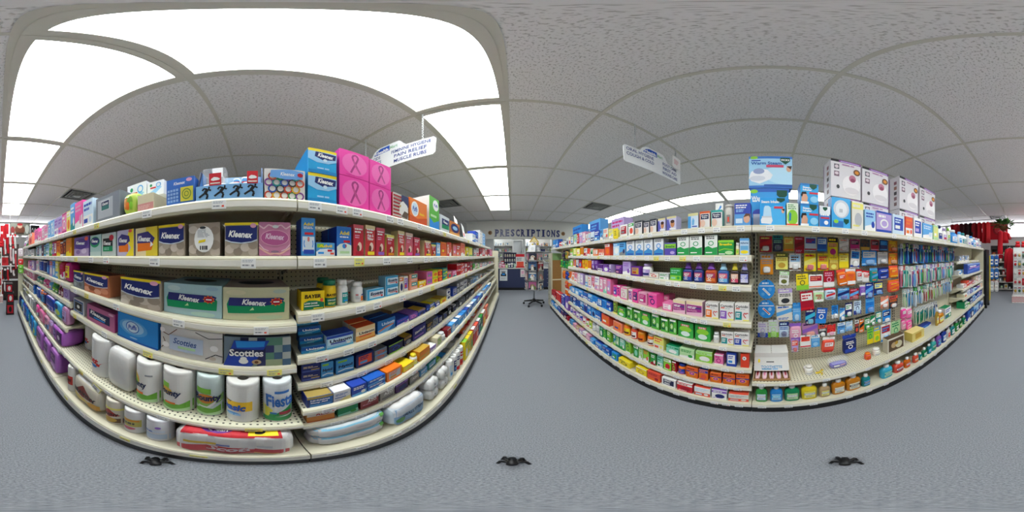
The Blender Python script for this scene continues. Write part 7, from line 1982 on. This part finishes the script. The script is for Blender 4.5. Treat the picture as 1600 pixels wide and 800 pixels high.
# ------------------------------------------------------------------ red decorations behind (world -Y)
BYW = Y0_
for k in range(5):  # row widened past the visible band; outer glowing panes added to brighten the ceiling
    xa = X0+.15+k*2.02
    wn = MB().box(xa, xa+1.9, BYW+.005, BYW+.02, 2.02, 2.54, 'white').build('window_%d' % (k+1), 'daylight'); struct(wn)
    fr = ringframe(.97, .285, .035, 0, .05, 'f0f0ee').build('window_frame', 'plastic', wn); fr.rotation_euler = (-pi/2, 0, 0); fr.location = (xa+.95, BYW+.005, 2.28)
def bk(x, dist):                            # point behind the camera in the column x at distance dist along -Y
    return (-dist*tan(az(x)-pi) if x > 800 else -dist*tan(az(x)+pi), -dist)
def bz_(y, x, dist):
    X, Y = bk(x, dist); return H + tan(el(y))*sqrt(X*X+Y*Y)
def garment(x, dist, ztop, w, L, col, label, sleeves=True, rz=0.6, nm='garment', cat='clothing'):
    X, Y = bk(x, dist); e = thing(nm, label, cat, (X, Y, ztop), rz, 'clothing hanging from the rail')
    m = MB(); n = 14; prof = [(0, .16), (.04, .45), (.1, .5), (.35, .46), (.7, .48), (1, .52)]
    vs = []; 
    for t_, hw in prof:
        for k in range(n):
            a = 2*pi*k/n; f = 1+.14*sin(5*a+3*t_)*t_
            vs.append((hw*w*cos(a)*f, .04*sin(a)*f*(1 if t_ else .5), -.05-t_*L))
    fs = [(i*n+k, (i+1)*n+k, (i+1)*n+(k+1) % n, i*n+(k+1) % n) for i in range(len(prof)-1) for k in range(n)] + [tuple(range(n)), tuple(range(len(vs)-1, len(vs)-n-1, -1))]
    m.add(vs, fs, col, True); m.build('body', 'cloth', e)
    if sleeves:
        for s in (-1, 1): MB().tube([(s*w*.4, 0, -.1), (s*w*.6, .01, -.22), (s*w*.66, .015, -.1-L*.55)], [.055, .05, .042], col, 8).build('sleeve', 'cloth', e)
    MB().tube([(-w*.4, 0, -.075), (0, 0, -.03), (w*.4, 0, -.075)], .006, 'grey', 6).build('hanger', 'wire', e)
    MB().tube([(0, 0, -.03), (0, 0, .0), (.012, 0, .018), (0, 0, .03)], .003, 'grey', 5).build('hanger_hook', 'wire', e)
    if dist < 4.94 or dist > 4.951: MB().tube([(0, 0, .03), (0, 0, CEIL-ztop-.004)], .002, 'grey', 5).build('cord', 'whitepl', e)
    return e
rail_d = 4.95
xs = [1489, 1496, 1503, 1510, 1517, 1524, 1531, 1538, 1544]
rx0, rx1 = bk(1486, rail_d)[0], bk(1556, rail_d)[0]
e = thing('clothes_rail', 'thin metal clothes rail hung from the ceiling above the red garments', 'rail', ((rx0+rx1)/2, -rail_d, 2.42))
hw_ = abs(rx0-rx1)/2
MB().tube([(-hw_, 0, 0), (hw_, 0, 0)], .012, 'silver', 8).build('bar', 'wire', e)
for s in (-1, 0, 1): MB().tube([(s*hw_*.95, 0, 0), (s*hw_*.95, 0, CEIL-2.42-.005)], .004, 'silver', 5).build('rod', 'wire', e)
gc = ['a81c28', 'b5202c', '4a141a', '3a1216', '2a1a1c', '8a1a24', 'b01e2a', 'c4222e', 'cc2a30']
gl = ['red shirt at the gondola end of the rail', 'bright red shirt second along the rail', 'dark maroon shirt third along the rail', 'black-red shirt between maroon shirts on the rail', 'black jacket with pale print at the middle of the rail', 'deep red shirt right after the black jacket', 'red shirt beside the deep red one on the rail', 'long red costume with white trim on the rail', 'bright red costume last on the rail']
for k, x in enumerate(xs): garment(x, rail_d, 2.385, .26, .50 + (.16 if k in (7, 8) else 0) + (.14 if k == 4 else 0) + (.1 if k == 6 else 0), gc[k], gl[k], rz=1.3, sleeves=k in (1, 5))
# red banner, basket plant, scarf
X, Y = bk(1560, 5.5); t = thing('red_banner', 'square red banner with darker emblem hung behind the potted plant', 'banner', (X, Y, 1.83), pi)
MB().box(-.33, .33, 0, .012, 0, .62, 'b01c28').build('cloth', 'cloth', t)
MB().prims([E_(.5, .55, .3, .3, '8a121c'), E_(.5, .55, .2, .2, 'b8303a'), R(0, .95, 1, 1, '6b0f16')], flat(.66, .62)).build('emblem_print', 'ink', t)
MB().tube([(-.3, .006, .62), (-.3, .006, CEIL-1.83-.005)], .002, 'white').build('cord', 'whitepl', t); MB().tube([(.3, .006, .62), (.3, .006, CEIL-1.83-.005)], .002, 'white').build('cord', 'whitepl', t)
X, Y = bk(1568, 4.2); zp = bz_(354, 1568, 4.2); t = thing('hanging_plant', 'green leafy plant in a basket hung from the ceiling over red costumes', 'plant', (X, Y, zp))
MB().lathe([(.06, -.1), (.1, -.05), (.12, 0), (.11, .01)], 'brown', 16).build('basket', 'cloth', t)
for s in (-1, 1): MB().tube([(s*.1, 0, .0), (0, 0, .35), (0, 0, CEIL-zp-.005)], .003, 'silver', 5).build('wire', 'wire', t)
rl = random.Random(5); m = MB()
for k in range(170):
    a = rl.uniform(0, 2*pi); b = rl.uniform(-.5, 1.3); L = rl.uniform(.14, .34); cx, cy, cz = .04*cos(a), .04*sin(a), .03
    d_ = Vector((cos(a)*cos(b), sin(a)*cos(b), sin(b)*.6)); p0 = Vector((cx, cy, cz))+d_*L*.5; p1 = p0+d_*L*.6; sd = d_.cross(Vector((0, 0, 1))).normalized()*.045
    m.add([tuple(p0), tuple(p0+d_*L*.3+sd), tuple(p1), tuple(p0+d_*L*.3-sd)], [(0, 1, 2, 3)], rl.choice(['3f7a3a', '3f7436', '24481f', '5a8f48']))
lv = m.build('leaves', 'leaf', t); lv['kind'] = 'stuff'
garment(1563, 4.75, bz_(358, 1563, 4.75), .16, .82, 'c01f2c', 'long bright red scarf-like costume hanging below the plant', sleeves=False, rz=.2)
garment(1570, 4.9, bz_(360, 1570, 4.9), .24, .34, 'b81c28', 'short red costume top hanging beside the long red one', rz=.3)
garment(1578, 4.88, bz_(385, 1578, 4.88), .26, 1.02, 'a81824', 'long red coat hanging near the floor before the bookcase', rz=.7)
garment(1574, 5.1, bz_(398, 1574, 4.95), .14, .5, 'c9c6c4', 'pale grey costume hanging behind the long red coat', rz=.7, sleeves=False)
# dark display bookcase
xb0, xb1 = bk(1548, 5.75)[0], bk(1592, 5.75)[0]; Wb = xb0-xb1
e = thing('display_bookcase', 'dark-topped bookcase of small gifts behind the red costumes', 'bookcase', ((xb0+xb1)/2, -5.75, 0), pi)
MB().box(-Wb/2, Wb/2, 0, .35, 1.5, 1.64, '2a2c30').build('header', 'black', e)
for s in (-1, 1): MB().box(s*Wb/2-.015, s*Wb/2+.015, 0, .35, 0, 1.5, '8f8d86').build('side_panel', 'plastic', e)
MB().box(-Wb/2, Wb/2, .33, .35, 0, 1.5, '6a6863').build('back_panel', 'plastic', e)
BZ = (.08, .34, .58, .82, 1.06, 1.3)
for z in BZ: MB().box(-Wb/2+.015, Wb/2-.015, 0, .33, z-.025, z, 'd6d2c6').build('shelf', 'plastic', e)
rg = random.Random(9)
for zi, z in enumerate(BZ):
    x = -Wb/2+.05; k = 0
    while x < Wb/2-.1:
        k += 1; w_ = rg.uniform(.07, .13); h_ = rg.uniform(.08, .18); c = rg.choice(['5b5a55', 'b0342f', '8a6f4a', 'd9d4c8', '3f5a3a', '2d3138', '6a7f8a'])
        t = empty('gift_box', 'small gift carton, %s along the %s bookcase shelf' % (nth(k), ('lowest', 'second', 'third', 'fourth', 'fifth', 'topmost')[zi]), 'gift box', ((xb0+xb1)/2-(x+w_/2), -5.79, z+.0005), pi, 'gifts on the bookcase')
        MB().box(-w_/2, w_/2, 0, .12, 0, h_, c, .003).build('carton', 'carton', t)
        MB().prims([E_(.5, .55, .3, .25, rg.choice(['white', 'gold', 'crimson', 'palegreen'])), R(.1, .1, .9, .25, 'offwhite')], flat(w_, h_)).build('front_print', 'ink', t)
        x += w_+rg.uniform(.02, .08)
# white gift rack at the panorama's seam
X, Y = bk(1593, 4.35); e = thing('gift_rack', 'white wire rack of carded ornaments over a red zigzag box', 'rack', (X, Y, 0), pi)
MB().box(-.17, .17, .03, .05, .12, 1.5, 'a39f9b').build('panel', 'whitepl', e)
MB().box(-.2, .2, -.1, .2, 0, .2, 'e9e2df', .004).build('base_box', 'carton', e)
MB().prims([('l', [(q/10, .2+.2*k+(.09 if q % 2 else 0)) for q in range(11)], .035, 'cc3038') for k in range(4)], lambda u, v, o: ((u-.5)*.4, -.1-o, v*.2), asp=2).build('zigzag_print', 'ink', e)
for z in (.4, .7, 1.0, 1.3): MB().tube([(-.16, -.06, z), (.16, -.06, z)], .004, 'silver', 5).build('wire_bar', 'wire', e)
rg = random.Random(21)
for zi, z in enumerate((.24, .48, .72, .96, 1.2)):
    for k in range(3):
        c = rg.choice(['e6e4e2', 'd9cfc8', 'b8242e', 'cfd6da', '8f9a92', 'e3c9c9'])
        t = empty('ornament_pack', 'carded ornament, %s across row %s up the white gift rack' % (nth(k+1), ('one', 'two', 'three', 'four', 'five')[zi]), 'ornament', (X-(-.11+k*.11), Y+.0, z), pi, 'carded ornaments on the gift rack')
        MB().box(-.045, .045, 0, .004, 0, .19, c).build('card', 'carton', t)
        MB().lathe([(.004, .05), (.028, .065), (.034, .09), (.028, .115), (.008, .13)], rg.choice(['b01c28', 'd8d4d0', '3f6a4a', 'c9a13b', 'd0404a']), 12, 0, -.02, 1, .5).build('ornament', 'plastic', t)
        MB().prims([R(.1, .82, .9, .95, rg.choice(['white', 'crimson', 'grey']))], flat(.09, .19)).build('card_print', 'ink', t)
for k, (xx, lab) in enumerate(((1590, 'folded red blanket heaped on top of the white gift rack'), (1599.5, 'red bow heaped beside the blanket on the gift rack'))):
    X2, Y2 = bk(xx, 4.35); t = thing('red_bundle', lab, 'decoration', (X2, Y2, 1.5005 if k == 0 else 1.5005), pi)
    MB().soft(.14, .1, .18, 'c4242e', 3, 7).build('cloth', 'cloth', t)
    MB().soft(.12, .07, .14, 'd93a3c', 3, 6).build('fold', 'cloth', t).location = (0, .02, .098)
# left of the seam
def bbox(name, label, cat, x0, x1, y0, y1, dist, dep, col, pr, m='carton', zb=None, grp=None):
    a, b = bk(x0, dist)[0], bk(x1, dist)[0]; xm = (x0+x1)/2; zt, z0 = bz_(y0, xm, dist), bz_(y1, xm, dist) if zb is None else zb
    t = thing(name, label, cat, ((a+b)/2, -dist, z0), pi, grp); w_ = abs(a-b)
    MB().box(-w_/2, w_/2, 0, dep, 0, zt-z0, col, .004).build('body', m, t)
    if pr: MB().prims(pr, flat(w_, zt-z0), asp=w_/(zt-z0)).build('front_print', 'ink', t)
    return t
e = thing('gift_stand', 'white pegboard stand crowded with red gifts at the panorama seam', 'display stand', (-.26, -4.75, 0), pi)
MB().box(-.34, .3, .02, .05, 0, 1.62, '4a3a38').build('panel', 'plastic', e)
MB().box(-.34, .3, -.2, .2, 0, .06, 'black').build('foot', 'black', e)
MB().box(-.34, .3, -.22, .02, .98, 1.0, 'd6d2cc').build('shelf', 'whitepl', e)
MB().box(-.34, .3, -.22, .02, .58, .6, 'd6d2cc').build('shelf', 'whitepl', e)
bbox('red_gift_box', 'bright red flat gift box on the gift stand shelf', 'gift box', .5, 13, 400, 414, 4.6, .1, 'c4242c', [R(.0, .85, 1, 1, 'e0e0de'), E_(.5, .45, .25, .2, 'a81822')], zb=1.0005)
for k, (x0, x1, y0, y1, c) in enumerate([(1, 5, 362, 385, 'c9242e'), (5.5, 9.5, 370, 397, 'd9d6d4'), (10, 14, 366, 396, 'b81c28'), (15, 18.5, 386, 408, 'e3b9bd'), (19, 22.5, 384, 412, 'dedcdc'), (23, 26, 392, 420, 'd0404a'), (1, 5, 418, 437, 'a01822'), (6, 10, 420, 437, '2a2224'), (10.5, 14, 418, 438, 'b8242e'), (15, 18.5, 412, 426, 'dccfcf'), (19.5, 23, 420, 431, 'e6dedc'), (1, 5, 440, 462, '7a1a20'), (5.8, 9.2, 441, 455, 'dccfcf'), (4.8, 7.2, 372, 398, 'c4343a'), (14.5, 17.5, 366, 384, 'e6dedc'), (18, 21.5, 364, 382, 'c9242e'), (22, 25.5, 366, 388, 'd9d6d4')]):
    a, b = bk(x0, 4.48)[0], bk(x1, 4.48)[0]; zt, z0 = bz_(y0, (x0+x1)/2, 4.48), bz_(y1, (x0+x1)/2, 4.48); w_ = abs(a-b)
    t = thing('christmas_stocking', '%s holiday stocking hanging on the gift stand, %s from the aisle seam' % ({'c9242e': 'red', 'd9d6d4': 'pale grey', 'b81c28': 'deep red', 'e3b9bd': 'pink', 'dedcdc': 'white', 'd0404a': 'coral red', 'a01822': 'dark red', '2a2224': 'black', 'b8242e': 'crimson', 'dccfcf': 'rosy white', 'e6dedc': 'cream white', '7a1a20': 'wine red', 'c4343a': 'brick red'}[c], nth(k+1)), 'stocking', ((a+b)/2, -4.50, zt), pi, 'holiday stockings')
    L = zt-z0
    MB().prism([(-w_*.35, 0), (w_*.35, 0), (w_*.3, -L*.62), (w_*.62, -L*.8), (w_*.55, -L), (-w_*.1, -L), (-w_*.38, -L*.75)], 'y', -.02, .0, c).build('sock', 'cloth', t)
    MB().tube([(0, -.005, .002), (0, .262, .006)], .002, 'silver', 5).build('loop', 'wire', t)
    MB().box(-w_*.4, w_*.4, -.025, .004, -L*.16, .002, 'f0ecea' if c not in ('dedcdc', 'd9d6d4', 'e6dedc') else 'c4242e', .003).build('cuff', 'cloth', t)
bbox('red_cushion', 'red cushion lying on top of the gift stand', 'cushion', 0.2, 7, 352, 362, 4.75, .16, 'c9282f', [], 'cloth', 1.6205)
bbox('red_garland', 'bunched red garland beside the cushion on the gift stand', 'garland', 7.2, 14, 350, 362, 4.75, .16, 'b81f2a', [], 'cloth', 1.6205)
t = bbox('holiday_picture', 'dark framed holiday picture with seated figure above the gift stand', 'picture', 15, 47, 348, 368, 5.0, .03, '4a4a42', [R(.04, .05, .96, .95, '7a7d72'), E_(.5, .45, .25, .35, '6a3a26'), E_(.5, .72, .12, .16, 'c9a58c'), E_(.5, .86, .14, .1, 'a02028'), R(.3, .1, .7, .22, '3a2a20'), E_(.15, .4, .1, .3, '8a2a2a'), E_(.85, .5, .1, .35, 'b9bdb4')])
for s in (-1, 1): MB().tube([(s*.3, .015, .3), (s*.3, .015, CEIL-t.location.z-.005)], .002, 'white', 5).build('cord', 'whitepl', t)
e = thing('wall_shelf_unit', 'low white shelf unit behind the far end of the hygiene shelves', 'shelf unit', (-.95, -5.6, 0), pi)
MB().box(-.5, .5, 0, .3, 0, 1.58, 'd3d0c8').build('body', 'plastic', e)
MB().box(-.5, .5, -.03, .3, 1.58, 1.6, 'c6c2b8').build('top', 'plastic', e)
bbox('black_patterned_box', 'black box with white square pattern standing on the far white shelf unit', 'gift box', 48, 62, 352, 366, 5.5, .12, '1d1d1f', [('ring', .2+.3*q, .3+.4*k, .12, .16, .35, 'd9d9d9') for q in range(3) for k in range(2)], zb=1.6005)
for k, (y0, y1, x0, x1) in enumerate([(474, 489.5, 10, 22), (458, 474, 11, 22), (443, 458, 9, 20)]):
    bbox('gift_crate', ('bottom', 'middle', 'top')[k] + ' black gift box with red front in a stack on the floor', 'gift box', x0, x1, y0, y1, 3.35, .2, '1f1a1b', [R(.12, .15, .88, .85, 'b8202c'), E_(.5, .5, .2, .25, ('1f1a1b', 'd9d4d0', 'd9d4d0')[k])], grp='stack of red and black gift boxes', zb=(.001, .268, .494)[k])
# bags on a strip hung at the end of the hygiene shelves
e, _, yc = BAYS['L0']
MB().box(-3.47-yc-.004, -3.47-yc+.004, .44, .442, .84, 1.44, 'white').build('clip_strip', 'whitepl', e)
MB().tube([(-3.47-yc, .441, 1.435), (-3.47-yc, .503, 1.435)], .003, 'white', 5).build('strip_hook', 'whitepl', e)
for k, (z, h, c, lb) in enumerate(((1.42, .16, 'd9c9d2', 'pale pink carded pack topmost on the strip at the hygiene shelf end'), (1.21, .13, 'd9403c', 'coral red bag on the hanging strip above green bags'), (1.085, .09, '6fb83c', 'upper lime green bag on the hanging strip'), (.99, .09, '7fc44a', 'lower lime green bag on the hanging strip'))):
    t = thing('end_bag', lb, 'hanging bag', (-.44, -3.455, z), pi, 'bags on the end strip')
    m = MB().soft(.115, h, .03, c, 4, 6); m.v = [(x, y-.03, z_-h) for x, y, z_ in m.v]; m.build('pouch', 'film', t)
    MB().box(-.045, .045, -.001, .002, -.025, .006, 'white').build('header_card', 'carton', t)
    MB().prims([R(.15, .3, .85, .7, 'white' if k == 0 else c), B(.2, .35, .8, .65, 2, 'mauve' if k == 0 else 'white')], lambda u, v, o: ((u-.5)*.09, -.0315-o, -h+v*h)).build('front_print', 'ink', t)
# wheeled black and yellow display at the oral care end
e = thing('wheeled_display', 'black wheeled display with yellow edge strip at the end of oral care shelves', 'display stand', (.96, -3.66, 0), 0)
MB().box(-.06, .3, -.05, -.005, .1, 1.40, 'black').build('back_panel', 'black', e)
MB().box(-.09, -.05, -.36, -.05, .1, 1.42, 'black').build('side_panel', 'black', e)
MB().box(-.1, -.075, -.47, -.36, .12, 1.28, 'e0c81e').build('edge_strip', 'plastic', e)
MB().box(-.09, .3, -.36, -.05, .08, .12, 'black').build('base', 'black', e)
for a, b in ((-.07, -.34), (-.07, -.07), (.27, -.34), (.27, -.07)):
    MB().lathe([(.012, 0), (.03, .006), (.03, .06), (.012, .08)], 'black', 12, a, b).build('caster', 'black', e)
for k, (z, c, q) in enumerate([(1.30, '2f6fc4', 0), (1.30, '2a62b0', 1), (.96, '3a7acc', 0), (.96, '2f6ab8', 1), (.62, 'c9ccd0', 0), (.62, 'd6d3d6', 1)]):
    t = thing('display_pouch', '%s pouch hanging on the black wheeled display, %s row' % (('bright blue', 'deep blue', 'sky blue', 'mid blue', 'silver', 'pearl')[k], ('upper', 'upper', 'middle', 'middle', 'lower', 'lower')[k]), 'hanging bag', (.86-.12*q-.02, -4.20-.02*q, z), pi, 'pouches on the black display')
    MB().soft(.11, .3, .05, c, 4, 6).build('pouch', 'film', t).location = (0, 0, -.31)
    MB().box(-.05, .05, .015, .03, -.04, 0, 'white' if k < 4 else 'crimson').build('header_card', 'carton', t)
    MB().prims([R(.1, .2, .9, .7, 'white'), R(.2, .35, .8, .55, c)], lambda u, v, o: ((u-.5)*.09, -.002-o, -.3+v*.26)).build('front_print', 'ink', t)
MB().tube([(-.09, -.36, 1.312), (-.45, -.555, 1.312)], .004, 'grey', 5).build('peg_bar', 'wire', e)
MB().tube([(-.09, -.36, .972), (-.45, -.555, .972)], .004, 'grey', 5).build('peg_bar', 'wire', e)
MB().tube([(-.09, -.36, .632), (-.45, -.555, .632)], .004, 'grey', 5).build('peg_bar', 'wire', e)
# dark clip bars on the pegboard
for (xa, ya, xb, yb, bk_) in ((1281, 507, 1334, 498, 'R3'), (1336, 498, 1366, 489, 'R3')):
    e, _, yc = BAYS[bk_]; ly = 1.12
    P = []
    for x, y in ((xa, ya), (xb, yb)):
        lx = px_lx('R', x, ly); P.append((lx+yc, ly, H+tan(el(y))*sqrt(ly*ly+lx*lx)))
    m = MB(); n = 14
    for k in range(n):
        a = Vector(P[0]).lerp(Vector(P[1]), k/n); b = Vector(P[0]).lerp(Vector(P[1]), (k+.8)/n); m.tube([tuple(a), tuple(b)], .008, 'black', 5)
    o = m.build('clip_bar', 'black', e); o['kind'] = 'stuff'
# the three feet of the tripod that carried the camera
e = thing('tripod', 'black camera tripod of which only three splayed feet show on the carpet', 'tripod', (0, 0, 0))
for x in (243, 800, 1320):
    a = az(x); r0 = .385; c_, s_ = cos(a), sin(a)
    P = lambda r, q, z: (s_*r - c_*q, c_*r + s_*q, z)
    o = MB().tube([P(r0-.02, 0, .05), P(r0+.03, 0, .02), P(r0+.05, .0, .012)], [.014, .014, .010], '15131a', 8).build('foot', 'black', e)
    for k, (q0, q1, r1) in enumerate(((0, -.026, .045), (0, .028, .02), (-.01, .02, .055), (.0, -.034, .012))):
        MB().tube([P(r0+.0, q0, .03), P(r0+r1*.6, q1*.8, .03), P(r0+r1, q1, .012), P(r0+r1-.02, q1*1.25, .007)], [.008, .008, .007, .005], '15131a', 6).build('claw', 'black', o)
finish_labels()
